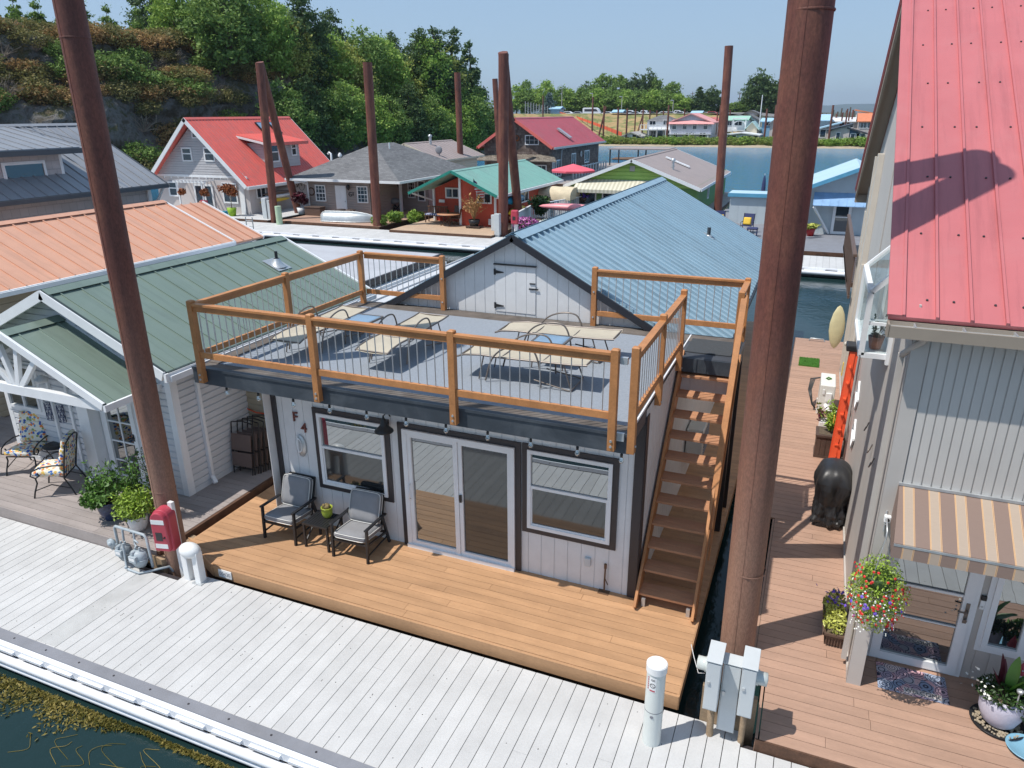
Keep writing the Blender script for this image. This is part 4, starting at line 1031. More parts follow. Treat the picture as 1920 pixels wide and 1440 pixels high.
# white fuel / standpipe bollard at the front
t = thing('standpipe', 'tall white round standpipe with a warning sticker at the walkway edge', 'standpipe', (-.985, -2.28, -.15))
t.scale = (1.17, 1.17, 1.07)
m = MB(); m.cyl((0, 0, 0), (0, 0, 1.0), .088, n=28); obj('pipe', m, 'pale_green_white', t)
m = MB(); m.cyl((0, 0, .93), (0, 0, 1.012), .097, n=32); m.cyl((0, 0, 1.0121), (0, 0, 1.02), .094, .09, n=32); obj('cap', m, 'white_plastic', t)
m = MB()
def curved(a0, a1, z0, z1, r=.0895):
    n = 8; vs = []
    for i in range(n+1): a = R(a0+(a1-a0)*i/n); vs += [(r*math.cos(a), r*math.sin(a), z0), (r*math.cos(a), r*math.sin(a), z1)]
    return vs, [(2*i, 2*i+2, 2*i+3, 2*i+1) for i in range(n)]
v, f = curved(240, 284, .72, .90); m.add(v, f, True); sg_ = obj('warning_sticker', m, 'white_plastic', t)
m = MB(); v, f = curved(244, 278, .727, .745, .0905); m.add(v, f, True)
v, f = curved(228, 236, .74, .90, .0905)
for k in range(6): vv = [(x, y, .74+k*.027 if i % 2 == 0 else .758+k*.027) for i, (x, y, z) in enumerate(v)]; m.add(vv, f, True)
obj('red_marking', m, 'red_box', sg_)
m = MB(); n = 20
for i in range(n):
    a0, a1 = 2*math.pi*i/n, 2*math.pi*(i+1)/n
    def q(a, r): th = R(262)+r*math.cos(a)/.0905; return (.0908*math.cos(th), .0908*math.sin(th), .80+r*math.sin(a))
    m.add([q(a0, .021), q(a1, .021), q(a1, .028), q(a0, .028)], [(0, 1, 2, 3)])
for k in range(6):
    r0 = -.022+k*.0074; th = R(262)+r0*.75/.0905; th2 = R(262)+(r0+.0074)*.75/.0905
    m.add([(.0908*math.cos(th), .0908*math.sin(th), .80-r0*.75-.003), (.0908*math.cos(th2), .0908*math.sin(th2), .80-(r0+.0074)*.75-.003), (.0908*math.cos(th2), .0908*math.sin(th2), .80-(r0+.0074)*.75+.003), (.0908*math.cos(th), .0908*math.sin(th), .80-r0*.75+.003)], [(0, 1, 2, 3)])
for zz in (.872, .858):
    v, f = curved(250, 276, zz, zz+.006, .0906); m.add(v, f, True)
obj('no_smoking_symbol', m, 'trim_dark', sg_)
m = MB(); m.lathe([(.0885, .44), (.0892, .445), (.0885, .45)], (0, 0, 0), 28); m.cyl((0, -.086, .40), (0, -.094, .40), .016); obj('seam_bolt', m, 'dock_grey', t)
# electrical cabinets in front of the thick pile
t = thing('electrical_cabinet', 'group of three pale grey electrical cabinets with round meters in front of the thick pile', 'electrical cabinet', (-.23, -1.97, -.15))
def cab(x0, x1, y0, y1, z0, z1):
    m = MB(); m.box(x0, x1, y0+.01, y1, z0, z1-.012); m.box(x0-.008, x1+.008, y0-.012, y1+.008, z1-.012, z1)
    o = obj('cabinet', m, 'cabinet_grey', t, bevel=.004)
    m = MB(); m.box(x0+.015, x1-.004, y0-.004, y0+.008, z0+.02, z1-.03); obj('cabinet_door', m, 'cabinet_grey', o, bevel=.003)
    m = MB(); m.box(x0+.02, x0+.05, y0-.02, y0-.003, z0+(z1-z0)*.55, z0+(z1-z0)*.60); obj('hasp', m, 'galv', o); return o
cab(-.255, -.105, -.16, .18, .50, 1.17); cab(-.095, .095, .02, .18, .1, 1.05); cab(.105, .255, -.14, .20, .52, 1.19)
for sx, x in ((-1, -.255), (1, .255)):
    m = MB(); m.cyl((x, .0, .98), (x+sx*.025, .0, .98), .085, n=20); m.lathe([(.075, 0), (.074, sx*.09), (.001, sx*.10)], (x+sx*.02, .0, .98), 20, 'X'); obj('meter', m, 'clear_dome', t)
m = MB(); m.cyl((-.15, -.0, -.2), (-.17, .05, .30), .04, n=12); m.cyl((.18, .05, -.3), (.18, .05, .53), .035, n=12); m.cyl((-.17, .05, .29), (-.17, .05, .51), .035, n=12); m.box(-.3, .3, .20, .26, -.3, .5); obj('feed_pipe', m, 'timber', t)
m = MB(); m.tube([(-.28, .0, .85), (-.36, .15, .70), (-.44, .35, .72), (-.50, .45, .82)], .004, 5); obj('wire', m, 'white_plastic', t)
# ================================================================== FOLIAGE HELPERS
def blob_pts(rnd, n, c, r, sz=(1, 1, 1), shell=.35):
    out = []
    for _ in range(n):
        d = Vector((rnd.gauss(0, 1), rnd.gauss(0, 1), rnd.gauss(0, 1))).normalized(); q = r*(1-shell*rnd.random()**1.5)
        out.append((c[0]+d.x*q*sz[0], c[1]+d.y*q*sz[1], c[2]+d.z*q*sz[2]))
    return out
def bush(mb, rnd, c, r, n, size, sz=(1, 1, 1), lumps=7, up_=.6):
    for _ in range(lumps):
        d = Vector((rnd.gauss(0, 1), rnd.gauss(0, 1), rnd.gauss(0, 1))).normalized()*r*.55*rnd.random()**.4
        mb.leaves(blob_pts(rnd, n//lumps, (c[0]+d.x*sz[0], c[1]+d.y*sz[1], c[2]+d.z*sz[2]), r*rnd.uniform(.38, .62), sz, .7), size, .4, rnd, up_)
def stems(mb, rnd, base, tips, r=.006):
    for t in tips: b = Vector(base); t = Vector(t); mb.tube([b, b.lerp(t, .5)+Vector((rnd.uniform(-.04, .04), rnd.uniform(-.04, .04), .05)), t], [r, r*.7, r*.4], 4, False)

# ================================================================== LEFT NEIGHBOUR: WHITE HOUSE, GREEN ROOF
L = thing('cottage', 'white clapboard floating cottage with green metal roofs and a gabled porch', 'floating home', (-12.1, 3, 0), world=True)
r2 = random.Random(21)
m = MB(); boards(m, -22, -8.99, -1.73, 1.0, .05, 'X', .145, .006, .035, 3.5, r2); boards(m, -9.95, -8.99, 1.0, 6.5, .05, 'X', .145, .006, .035, 0, r2)
dk2 = obj('deck', m, 'grey_deck', L)
m = MB(); m.box(-22, -9.0, -1.765, -1.733, -.17, .048); obj('deck_skirt', m, 'grey_deck', dk2)
m = MB(); m.box(-8.985, -8.93, -1.76, 6.5, -.24, .048); obj('side_beam', m, 'timber_dark', dk2)
m = MB(); m.box(-22, -9.2, -1.6, 6, -.6, -.05); obj('float', m, 'timber_dark', L)
x0, x1, ya, yb, ze, zr = -14.3, -9.86, -.2, 5.4, 2.62, 3.62
m = MB(); house_walls(m, x0, x1, ya, yb, .05, ze+.06, zr, 'lap', h=.125, d=.026); obj('wall', m, 'siding_white', L)
m = MB()
m.box(x1-.10, x1+.028, ya-.034, ya-.002, .05, ze-.05); m.box(x1+.002, x1+.034, ya-.002, ya+.11, .05, ze-.05); obj('corner_board', MB().box(x0-.02, x0+.1, ya-.03, ya-.002, .05, ze), 'trim_white', L)
m.box(x1+.003, x1+.03, ya, ya+.0, 0, 0) if False else None
obj('corner_board', m, 'trim_white', L)
mr, mt = MB(), MB(); gable_roof(mr, mt, -12.08, 2.54, -.52, 5.68, 2.55, 3.70, pitch=.40, rib=.022, ribw=.022, th=.04, trimh=.17)
rf = obj('roof', mr, 'roof_green', L); obj('barge_board', mt, 'trim_white', rf)
m = MB(); m.beam((-9.54, -.53, 2.565), (-12.08, -.53, 3.715), .05, .035, (0, 0, 1)); m.beam((-14.62, -.53, 2.565), (-12.08, -.53, 3.715), .05, .035); m.box(-9.56, -9.50, -.5, 5.65, 2.50, 2.56)
obj('roof_edge', m, 'roof_green_dark', rf)
m = MB(); m.box(-9.55, -9.44, -.5, 5.65, 2.40, 2.50); m.tube([(-9.5, .32, 2.42), (-9.62, .32, 2.2), (-9.79, .32, 2.1)], .035, 8); m.beam((-9.81, .32, 2.12), (-9.81, .32, .22), .07, .06, (0, 1, 0)); m.beam((-9.81, .32, .22), (-9.70, .28, .10), .07, .06)
obj('gutter', m, 'trim_white', rf)
m = MB(); m.cyl((-11.2, 4.4, 3.3), (-11.2, 4.4, 3.62), .035, n=10); o = obj('vent_pipe', m, 'black_metal', rf); m = MB(); m.lathe([(.07, .13), (.12, .02), (.2, -.06)], (-11.2, 4.4, 3.33), 12); m.poly([(-11.42, 4.18, 3.40+.02), (-10.98, 4.18, 3.20+.02), (-10.98, 4.62, 3.20+.02), (-11.42, 4.62, 3.40+.02)], (0, 0, .01)); obj('flashing', m, 'galv', o)
# porch
pr, pt = MB(), MB(); gable_roof(pr, pt, -12.22, 2.13, -1.28, -.24, 2.20, 3.17, pitch=.36, rib=.02, ribw=.022, th=.035, trimh=.13)
po = obj('porch_roof', pr, 'roof_green', L); obj('barge_board', pt, 'trim_white', po)
m = MB()
for s in (-1, 1): m.beam((-12.22+s*2.15, -1.30, 2.205), (-12.22, -1.30, 3.185), .05, .035)
obj('roof_edge', m, 'roof_green_dark', po)
m = MB(); m.box(-14.3, -10.25, -1.27, -1.17, 2.06, 2.22); m.box(-14.28, -14.16, -1.27, -1.15, .05, 2.1)
for a in (-.62, -.22, .22, .62): m.beam((-12.22+a*.18, -1.22, 2.2), (-12.22+a, -1.22, 3.0-abs(a)*.42), .09, .07, (0, 1, 0))
m.box(-10.55, -10.43, -1.25, -.2, 2.06, 2.18); obj('truss', m, 'trim_white', po)
m = MB(); m.box(-12.0, -11.72, -.46, -.19, .05, 2.75); m.box(-12.04, -11.68, -.50, -.19, .05, .16); obj('porch_column', m, 'trim_white', L)
window(L, (-14.2, -.225, 1.18), (1, 0, 0), (0, -1, 0), .92, .92, 'slider', glass='glass', trim='trim_white', tw=.07, th=.02)
d = window(L, (-11.62, -.225, .12), (1, 0, 0), (0, -1, 0), .80, 1.95, 'french', glass='glass', trim='trim_white', tw=.08, th=.02, fw_=.10, name='door')
m = MB(); m.sphere((-10.90, -.30, 1.05), .03, 10, 8); m.box(-10.92, -10.88, -.28, -.25, .98, 1.12); obj('handle', m, 'black_metal', d)
m = MB(); m.beam((-12.93, -.25, 2.0), (-12.93, -.25, .06), .05, .05, (0, 1, 0)); m.box(-12.5, -12.44, -.26, -.22, .05, 2.2); obj('downpipe', m, 'trim_white', L)
m = MB(); m.lathe([(.10, 0), (.12, .06), (.02, .13), (.001, .14)], (-12.3, -.75, 2.1), 14); obj('porch_lamp', m, 'trim_white', po)
for i, x in enumerate((-13.03, -12.70)):
    m = MB(); N_ = 14
    for z in (0, .11, .22, .33): m.lathe([(.075, z-.004), (.079, z), (.075, z+.004)], (0, 0, 0), 16, sy=.6)
    for k in range(N_):
        a = 2*math.pi*k/N_
        m.tube([(.077*math.cos(a+j*.25*((-1)**k)), .046*math.sin(a+j*.25*((-1)**k)), j*.33/6) for j in range(7)], .004, 4, False)
    o = obj('wall_basket', m, 'navy'); o.location = (x, -.285, 1.08); tag(o, ('left' if i == 0 else 'right')+' one of two dark blue openwork metal baskets on the white porch wall', 'wall basket', 'openwork wall baskets')
# scrolled iron chairs with floral cushions
def iron_chair(label, loc, rz):
    t = thing('garden_chair', label, 'chair', loc, rz, 'floral cushioned iron chairs'); m = MB()
    for s in (-1, 1):
        m.tube([(s*.30, -.33, 0), (s*.29, -.30, .12), (s*.27, -.24, .28), (s*.27, -.25, .37)], .014, 6)
        m.tube([(s*.29, .36, 0), (s*.28, .30, .16), (s*.27, .22, .34), (s*.28, .26, .55), (s*.28, .36, .98)], .014, 6)
        m.tube([(s*.28, .25, .60), (s*.31, .08, .62), (s*.32, -.12, .60), (s*.32, -.26, .54), (s*.32, -.30, .45), (s*.32, -.22, .40), (s*.32, -.15, .45), (s*.32, -.18, .50)], .014, 6)
        m.tube([(s*.29, -.30, .14), (s*.28, 0, .24), (s*.28, .30, .14)], .01, 6)
    m.tube([(-.28, .36, .98), (-.14, .39, 1.06), (0, .40, 1.08), (.14, .39, 1.06), (.28, .36, .98)], .014, 6)
    m.tube([(-.27, -.25, .37), (.27, -.25, .37)], .013, 6); m.tube([(-.27, .22, .34), (.27, .22, .34)], .013, 6)
    for i in range(5): m.tube([(-.2+i*.1, .24, .38), (-.2+i*.1, .37, 1.02)], .006, 4)
    obj('frame', m, 'black_metal', t)
    m = MB(); m.pillow((0, -.03, .44), .54, .56, .15, Matrix.Rotation(R(-4), 3, 'X')); obj('seat_cushion', m, 'floral', t)
    m = MB(); Rb = Matrix.Rotation(R(78), 3, 'X')
    m.pillow((0, .22, .62), .52, .24, .15, Rb); m.pillow((0, .27, .80), .52, .22, .14, Rb); m.pillow((0, .31, .98), .50, .20, .11, Rb); obj('back_cushion', m, 'floral', t); return t
ic = iron_chair('floral cushioned iron chair at the left picture edge, below the small white window', (-13.55, -.52, .05), R(20))
dup(ic, (-12.27, -.90, .05), R(-58), 'floral cushioned iron chair turned sideways beside the white porch column')
t = thing('side_table', 'small round black iron table between the two floral chairs', 'table', (-13.0, -.32, .05))
m = MB(); m.lathe([(.001, .5), (.23, .5), (.235, .51), (.23, .52), (.001, .515)], (0, 0, 0), 24); m.lathe([(.25, .47), (.26, .48), (.25, .49)], (0, 0, 0), 24); obj('table_top', m, 'black_metal', t)
for k in range(3): a = k*2.1; obj('leg', MB().tube([(.2*math.cos(a), .2*math.sin(a), .5), (.1*math.cos(a), .1*math.sin(a), .25), (.2*math.cos(a), .2*math.sin(a), 0)], .01, 6), 'black_metal', t)
# folded chairs leaning in a row
def folded(label, loc):
    t = thing('folding_chair', label, 'folding chair', loc, R(4), 'dark folding chairs leaning in a row'); m = MB()
    for s in (-1, 1): m.tube([(s*.24, 0, 0), (s*.25, .05, .50), (s*.24, .12, 1.0)], .012, 6); m.tube([(s*.21, -.03, 0), (s*.22, .08, .7)], .010, 6)
    m.tube([(-.24, .12, 1.0), (0, .14, 1.03), (.24, .12, 1.0)], .012, 6); m.tube([(-.22, -.02, .12), (.22, -.02, .12)], .01, 6); m.tube([(-.24, .03, .45), (.24, .03, .45)], .01, 6)
    obj('frame', m, 'black_metal', t)
    m = MB(); m.poly([(-.22, .0, .48), (.22, .0, .48), (.22, .045, .80), (-.22, .045, .80)], (0, .01, 0)); m.poly([(-.22, -.035, .16), (.22, -.035, .16), (.22, -.01, .44), (-.22, -.01, .44)], (0, .01, 0)); obj('sling', m, mat('sling_brown', (.16, .115, .10), .8) if 'sling_brown' not in MAT else 'sling_brown', t); return t
fc = folded('nearest of the dark folding chairs leaning in a row by the tan shed', (-9.55, .86, .05))
for i, lb in enumerate(('second of the dark folding chairs in the row, behind the nearest', 'middle one of the dark folding chairs leaning by the tan shed', 'fourth of the dark folding chairs in the row, next to the hindmost', 'hindmost of the dark folding chairs, touching the tan shed')):
    dup(fc, (-9.53+.035*(i+1), .86+.10*(i+1), .05), R(4), lb)
sh = thing('storage_shed', 'narrow tan clapboard shed between the white cottage and the grey home', 'shed', (-9.45, 2.4, .05), world=True)
m = MB(); house_walls(m, -9.84, -9.14, 1.50, 4.6, .05, 2.35, None, 'lap', h=.12, d=.015); obj('wall', m, 'siding_tan', sh)
m = MB(); m.box(-9.86, -9.10, 1.46, 4.64, 2.35, 2.42); obj('roof', m, 'dock_grey', sh)
m = MB(); m.box(-9.22, -9.12, 1.44, 1.49, .05, 2.35); m.box(-9.32, -9.26, 1.455, 1.49, .05, 2.35); obj('corner_board', m, 'siding_tan', sh)
m = MB(); m.tube([(-9.84, 1.46, 1.12), (-9.6, 1.44, 1.08), (-9.4, 1.44, 1.09), (-9.13, 1.44, 1.13)], .012, 6); tag(rebase(obj('strap', m, 'orange_ladder'), (-9.5, 1.44, 1.1)), 'orange strap stretched across the tan shed above the folding chairs', 'strap')

# potted plants by the pile
rp = random.Random(8)
def plant(name, label, loc, prof, mt, r):
    t = thing(name, label, 'potted plant', loc); obj('pot', MB().lathe(prof, (0, 0, 0), 28), mt, t); obj('soil', MB().lathe([(.001, prof[-1][1]-.03), (r, prof[-1][1]-.035)], (0, 0, 0), 20), 'soil', t); return t
urn = [(.001, 0), (.10, 0), (.12, .03), (.17, .15), (.185, .24), (.165, .31), (.19, .34), (.18, .35), (.155, .33)]
t = plant('potted_shrub', 'loose leafy shrub in a dark blue glazed urn, leftmost of the plant group', (-10.50, -1.30, .05), urn, 'glaze_blue', .15)
m = MB(); tips = [(rp.gauss(0, .26), rp.gauss(0, .2), rp.uniform(.55, 1.05)) for _ in range(26)]; stems(m, rp, (0, 0, .3), tips); obj('stem', m, 'stem', t)
m = MB()
for tp in tips:
    pts = [(tp[0]*f+rp.gauss(0, .04), tp[1]*f+rp.gauss(0, .04), .35+(tp[2]-.35)*f+rp.gauss(0, .03)) for f in [rp.uniform(.35, 1.02) for _ in range(30)]]; m.leaves(pts, .042, .4, rp, .5, .6)
bush(m, rp, (-.12, -.1, .45), .38, 1300, .036, (1.2, 1, .8)); obj('foliage', m, 'leaf_green', t)
t = plant('potted_geranium', 'white pot of bright yellow-green scented geranium nearest the red box', (-9.78, -1.38, .05), [(.001, 0), (.10, 0), (.13, .05), (.155, .17), (.16, .26), (.15, .265), (.14, .24)], 'white_plastic', .135)
m = MB(); bush(m, rp, (-.05, 0, .50), .42, 2600, .034, (1.15, 1, .7), 15); obj('foliage', m, 'leaf_lime', t)
t = plant('potted_shrub', 'upright dwarf evergreen in a terracotta pot touching the left pile', (-9.72, -.98, .05), [(.001, 0), (.13, 0), (.17, .18), (.19, .26), (.20, .30), (.18, .30), (.17, .27)], 'terracotta', .16)
m = MB(); tips = [(rp.gauss(0, .13), rp.gauss(0, .12), rp.uniform(.7, 1.25)) for _ in range(22)]; stems(m, rp, (0, 0, .25), tips, .008); obj('stem', m, 'stem', t)
m = MB()
for tp in tips: m.leaves([(tp[0]*f+rp.gauss(0, .035), tp[1]*f+rp.gauss(0, .035), .3+(tp[2]-.3)*f+rp.gauss(0, .03)) for f in [rp.uniform(.3, 1.02) for _ in range(70)]], .022, .4, rp, .5)
obj('foliage', m, 'leaf_dark', t)
t = plant('potted_shrub', 'taller shrub with pale green shoots in a grey pot behind the blue urn', (-10.15, -1.05, .05), [(.001, 0), (.12, 0), (.15, .2), (.16, .28), (.15, .285), (.14, .25)], 'dock_grey', .13)
m = MB(); tips = [(rp.gauss(0, .2), rp.gauss(0, .16), rp.uniform(.6, 1.15)) for _ in range(18)]; stems(m, rp, (0, 0, .25), tips); obj('stem', m, 'stem', t)
m = MB()
for tp in tips: m.leaves([(tp[0]*f+rp.gauss(0, .045), tp[1]*f+rp.gauss(0, .045), .32+(tp[2]-.32)*f+rp.gauss(0, .04)) for f in [rp.uniform(.3, 1.02) for _ in range(50)]], .036, .4, rp, .5, .6)
obj('foliage', m, 'leaf_green', t)

# flat grey membrane roof behind the cottage
F = thing('flat_roofed_home', 'low grey home with a flat membrane roof behind the green metal roof', 'floating home', (-13, 8.5, 0), world=True)
m = MB(); m.box(-17.5, -10.45, 6.6, 10.8, 2.44, 2.52); obj('roof', m, mat('membrane', (.42, .43, .46), .8, .06, 1.5, dirt=.15), F)
m = MB(); m.box(-17.5, -10.40, 6.54, 6.6, 2.36, 2.53); m.box(-10.45, -10.38, 6.54, 10.86, 2.34, 2.53); m.box(-17.5, -10.4, 10.8, 10.86, 2.36, 2.53); obj('roof_edge', m, 'trim_dark', F)
m = MB(); m.box(-17.4, -10.6, 6.75, 10.6, 0, 2.36); obj('wall', m, 'siding_white', F)
m = MB(); m.box(-10.38, -10.24, 6.6, 10.8, 2.20, 2.30); m.box(-10.6, -10.56, 6.7, 10.7, .2, 2.36); obj('gutter', m, 'trim_white', F)
m = MB(); house_walls(m, -10.05, -9.1, 6.2, 12.5, 0, 1.95, None, 'lap', h=.2, d=.02); o = obj('lean_to_wall', m, 'siding_white', F)
m = MB(); m.poly([(-10.25, 6.1, 2.15), (-8.95, 6.1, 1.9), (-8.95, 12.6, 1.9), (-10.25, 12.6, 2.15)], (0, 0, .06))
for i in range(5): m.box(-10.2+i*.26, -10.17+i*.26, 6.1, 12.6, 2.20-i*.05, 2.235-i*.05)
obj('lean_to_roof', m, mat('roof_pale', (.60, .61, .63), .5, .05, 2), F)
m = MB(); m.box(-17.5, -9, 6.2, 14, -.55, .0); obj('deck', m, 'dock_grey', F)

# orange roofed house
O_ = thing('house', 'house with a wide salmon orange standing seam roof, second from the left front', 'floating home', (-19, 4, 0), world=True)
m = MB(); house_walls(m, -21.2, -16.8, -2.5, 8.2, 0, 2.85, 3.85, 'lap', h=.16, d=.02); obj('wall', m, 'siding_tan', O_)
mr, mt = MB(), MB(); gable_roof(mr, mt, -19.0, 2.62, -3.0, 8.62, 2.90, 3.99, pitch=.405, rib=.03, ribw=.03, th=.05, trimh=.12); rf = obj('roof', mr, 'roof_orange', O_); obj('barge_board', mt, 'trim_white', rf)
m = MB(); m.box(-16.38, -16.28, -3, 8.6, 2.78, 2.88); obj('gutter', m, 'trim_white', rf)
m = MB(); m.box(-16.44, -16.36, -3, 8.63, 2.845, 2.875); obj('drip_edge', m, 'trim_dark', rf)
m = MB(); m.box(-22, -16.2, -3, 9.6, -.5, -.02); obj('deck', m, 'grey_deck', O_)
mr = MB(); 
for sg in (1,): mr.poly([(-19, 8.7, 3.80), (-16.6, 8.7, 2.80), (-16.6, 10.2, 2.80), (-19, 10.2, 3.80)], (0, 0, -.05))
for i in range(4): mr.beam((-19, 8.9+i*.4, 3.83), (-16.6, 8.9+i*.4, 2.83), .03, .03)
o = obj('rear_roof', mr, 'roof_orange', O_); m = MB(); m.beam((-19, 10.22, 3.78), (-16.6, 10.22, 2.77), .05, .12); m.box(-21, -16.9, 8.2, 10.0, 0, 2.75); obj('rear_wall', m, 'trim_white', O_)

# slate grey roofed house with dormer
D_ = thing('house', 'tall house with a slate grey metal roof and a windowed side dormer, furthest left', 'floating home', (-28, 6, 0), world=True)
m = MB(); house_walls(m, -31.6, -24.5, -6, 13.0, 0, 4.2, 6.1, 'flat'); obj('wall', m, 'shingle_light', D_)
mr, mt = MB(), MB(); gable_roof(mr, mt, -28.0, 4.1, -6.5, 13.4, 4.0, 6.2, pitch=.42, rib=.03, ribw=.03, th=.06, trimh=.1); rf = obj('roof', mr, 'roof_slate', D_); obj('barge_board', mt, 'roof_slate_dark', rf)
m = MB(); m.box(-23.92, -23.78, -6.5, 13.4, 3.84, 3.98); obj('gutter', m, 'roof_slate_dark', rf)
m = MB(); m.box(-24.48, -24.40, 12.9, 13.05, 0, 3.95); m.tube([(-23.9, 13.2, 3.85), (-24.2, 13.15, 3.4), (-24.42, 13.1, 3.2)], .05, 6); obj('downpipe', m, 'trim_white', D_)
DM = {}
# dormer: box on the +x slope, wall plane x=-24.75
m = MB(); y0d, y1d = 4.6, 10.0; xw = -25.0; ztop = 5.55
m.box(-28.3, xw, y0d, y1d, 4.1, 5.4); dz = obj('dormer', m, 'shingle_light', D_)
m = MB(); m.poly([(xw+.45, y0d-.45, 5.42), (xw+.45, y1d+.45, 5.42), (-28.0, y1d+.45, 6.12), (-28.0, y0d-.45, 6.12)], (0, 0, .06))
for i in range(16): m.beam((xw+.45, y0d-.4+i*.46, 5.49), (-28, y0d-.4+i*.46, 6.2), .03, .03)
m.box(xw+.4, xw+.5, y0d-.5, y1d+.5, 5.30, 5.44); obj('dormer_roof', m, 'roof_slate', dz)
m = MB(); m.box(xw+.43, xw+.53, y0d-.5, y1d+.5, 5.27, 5.44); m.box(xw-.02, xw+.16, y0d-.02, y1d+.1, 4.10, 4.18); obj('dormer_gutter', m, 'roof_slate_dark', dz)
m = MB(); m.box(xw+.002, xw+.02, y1d-.10, y1d+.012, 4.15, 5.3); obj('corner_board', m, 'trim_white', dz)
window(dz, (xw+.01, 7.85, 4.28), (0, 1, 0), (1, 0, 0), 1.45, .76, 'one', glass='glass_dim', trim='trim_white', tw=.04)
m = MB(); m.box(-32, -22, -7, 14, -.5, -.02); obj('deck', m, 'grey_deck', D_)
# ================================================================== RIGHT NEIGHBOUR: TALL TAUPE HOUSE
T = thing('tall_house', 'tall taupe two storey floating home with a rose red metal roof and striped awning', 'floating home', (3, 5, 0), world=True)
r3 = random.Random(5)
m = MB()
def lim3(y): return (.15 if y < -1.3 else .06, 9)
boards(m, 0, 0, -1.96, 14.4, 0, 'X', .151, .007, .035, 3.2, r3, lambda y: (.14 if y < -.9 else -.02 if y < 3 else -.16, 9))
dk3 = obj('deck', m, 'brown_deck', T)
m = MB(); m.beam((.11, -1.96, -.11), (.11, -.9, -.11), .03, .2); m.beam((-.04, -.9, -.11), (-.04, 3, -.11), .03, .2); m.beam((-.18, 3, -.11), (-.18, 14.4, -.11), .03, .2); m.box(-.18, 2, 14.4, 14.43, -.2, -.01); obj('deck_skirt', m, 'brown_deck', dk3)
m = MB(); m.box(.2, 9, -1.9, 14.3, -.6, -.05); m.box(.1, 9, -1.98, -1.955, -.18, -.004); obj('float', m, 'timber_dark', T)
m = MB(); m.tube([(.22, 14.2, .01), (.26, 14.2, .08), (.62, 14.2, .08), (.66, 14.2, .01)], .02, 6); obj('cleat', m, 'galv', dk3)
YF, XS = -.65, 1.06
# front: upper wall over the entry recess, recessed entry wall
m = MB(); groove_wall(m, [(0, 0), (7, 0), (7, 2.26), (0, 2.26)], (1.2, YF, 2.30), (1, 0, 0), (0, 0, 1), (0, -1, 0), .0915, .014, .012)
obj('front_wall', m, 'taupe_grey', T)
m = MB(); groove_wall(m, [(0, 0), (7, 0), (7, 2.3), (0, 2.3)], (1.2, -.03, 0), (1, 0, 0), (0, 0, 1), (0, -1, 0), .152, .014, .008); m.box(1.2, 8, -.64, -.04, 2.28, 2.32)
obj('entry_wall', m, 'taupe', T)
# side wall with gable
ridge_y, ridge_z = 5.44, 8.15
m = MB(); flat_wall(m, [(0, 0), (12.1, 0), (12.1, 4.7), (6.05, 8.0), (0, 4.7)], (XS, YF+.02, 0), (0, 1, 0), (0, 0, 1), (1, 0, 0)); m.box(XS+.001, XS+.14, YF, -.04, 0, 2.3)
m.box(XS, XS+.02, 11.45, 11.47, 0, 4.7); sw = obj('side_wall', m, 'taupe', T)
m = MB(); m.box(XS-.022, XS+.135, YF-.025, YF-.002, 0, 4.62); m.box(XS-.022, XS-.002, YF-.02, YF+.12, 0, 4.7); obj('corner_board', m, 'taupe', T)
m = MB(); m.box(XS-.016, XS-.003, 5.30, 5.34, 0, 7.9); m.box(XS-.02, XS-.003, 11.3, 11.45, 0, 4.8); m.box(XS+.01-.03, XS, YF+.1, 11.4, -.02, .06)
obj('panel_joint', m, 'taupe', sw)
# downspout near the front corner
m = MB(); m.beam((XS-.06, YF+.30, .1), (XS-.06, YF+.30, 4.1), .06, .05, (0, 1, 0)); m.tube([(XS-.06, YF+.3, 4.08), (XS-.02, YF+.0, 4.25), (XS+.06, YF-.06, 4.34), (XS+.08, YF-.16, 4.43)], .033, 8)
obj('downpipe', m, 'taupe', T)
# roof slabs with seams (ridge along x)
def roof_x(name, mt, x0, x1, ye, ze, yr, zr, pitch, rib, ribw):
    m = MB(); s = 1 if yr > ye else -1; n = Vector((0, -s*(zr-ze), abs(yr-ye))).normalized()
    m.poly([(x0, ye, ze), (x1, ye, ze), (x1, yr, zr), (x0, yr, zr)], -n*.05)
    x = x0+.13
    m.beam(Vector((x0+.06, ye, ze))+n*.012, Vector((x0+.06, yr, zr))+n*.012, .15, .02, n)
    while x < x1:
        m.beam(Vector((x, ye, ze))+n*rib/2, Vector((x, yr, zr))+n*rib/2, ribw, rib, n)
        x += pitch
    return obj(name, m, mt, T)
XR = .77
rf = roof_x('roof', 'roof_rose', XR, 9, -.80, 4.60, ridge_y, 8.28, .292, .032, .026)
m = MB(); n_ = Vector((0, -.58, 1)).normalized()
for k in range(7):
    for i in range(12):
        f = (k+.25)/7; x = XR+.13+.146+i*.292+(.0 if (i+k) % 2 else .06); p = Vector((x, -.8+(ridge_y+.8)*f, 4.60+3.68*f)); m.cyl(p, p+n_*.012, .012, n=6)
obj('roof_screw', m, 'trim_dark', rf)
rb = roof_x('rear_roof', 'roof_rose', XR, 9, 11.9, 4.66, ridge_y, 8.28, .292, .032, .026)
m = MB(); m.poly([(XR+.02, -.78, 4.53), (XS, -.78, 4.53), (XS, ridge_y, 8.18), (XR+.02, ridge_y, 8.18)], (0, 0, -.03)); m.poly([(XR+.02, 11.85, 4.58), (XS, 11.85, 4.58), (XS, ridge_y, 8.18), (XR+.02, ridge_y, 8.18)], (0, 0, -.03))
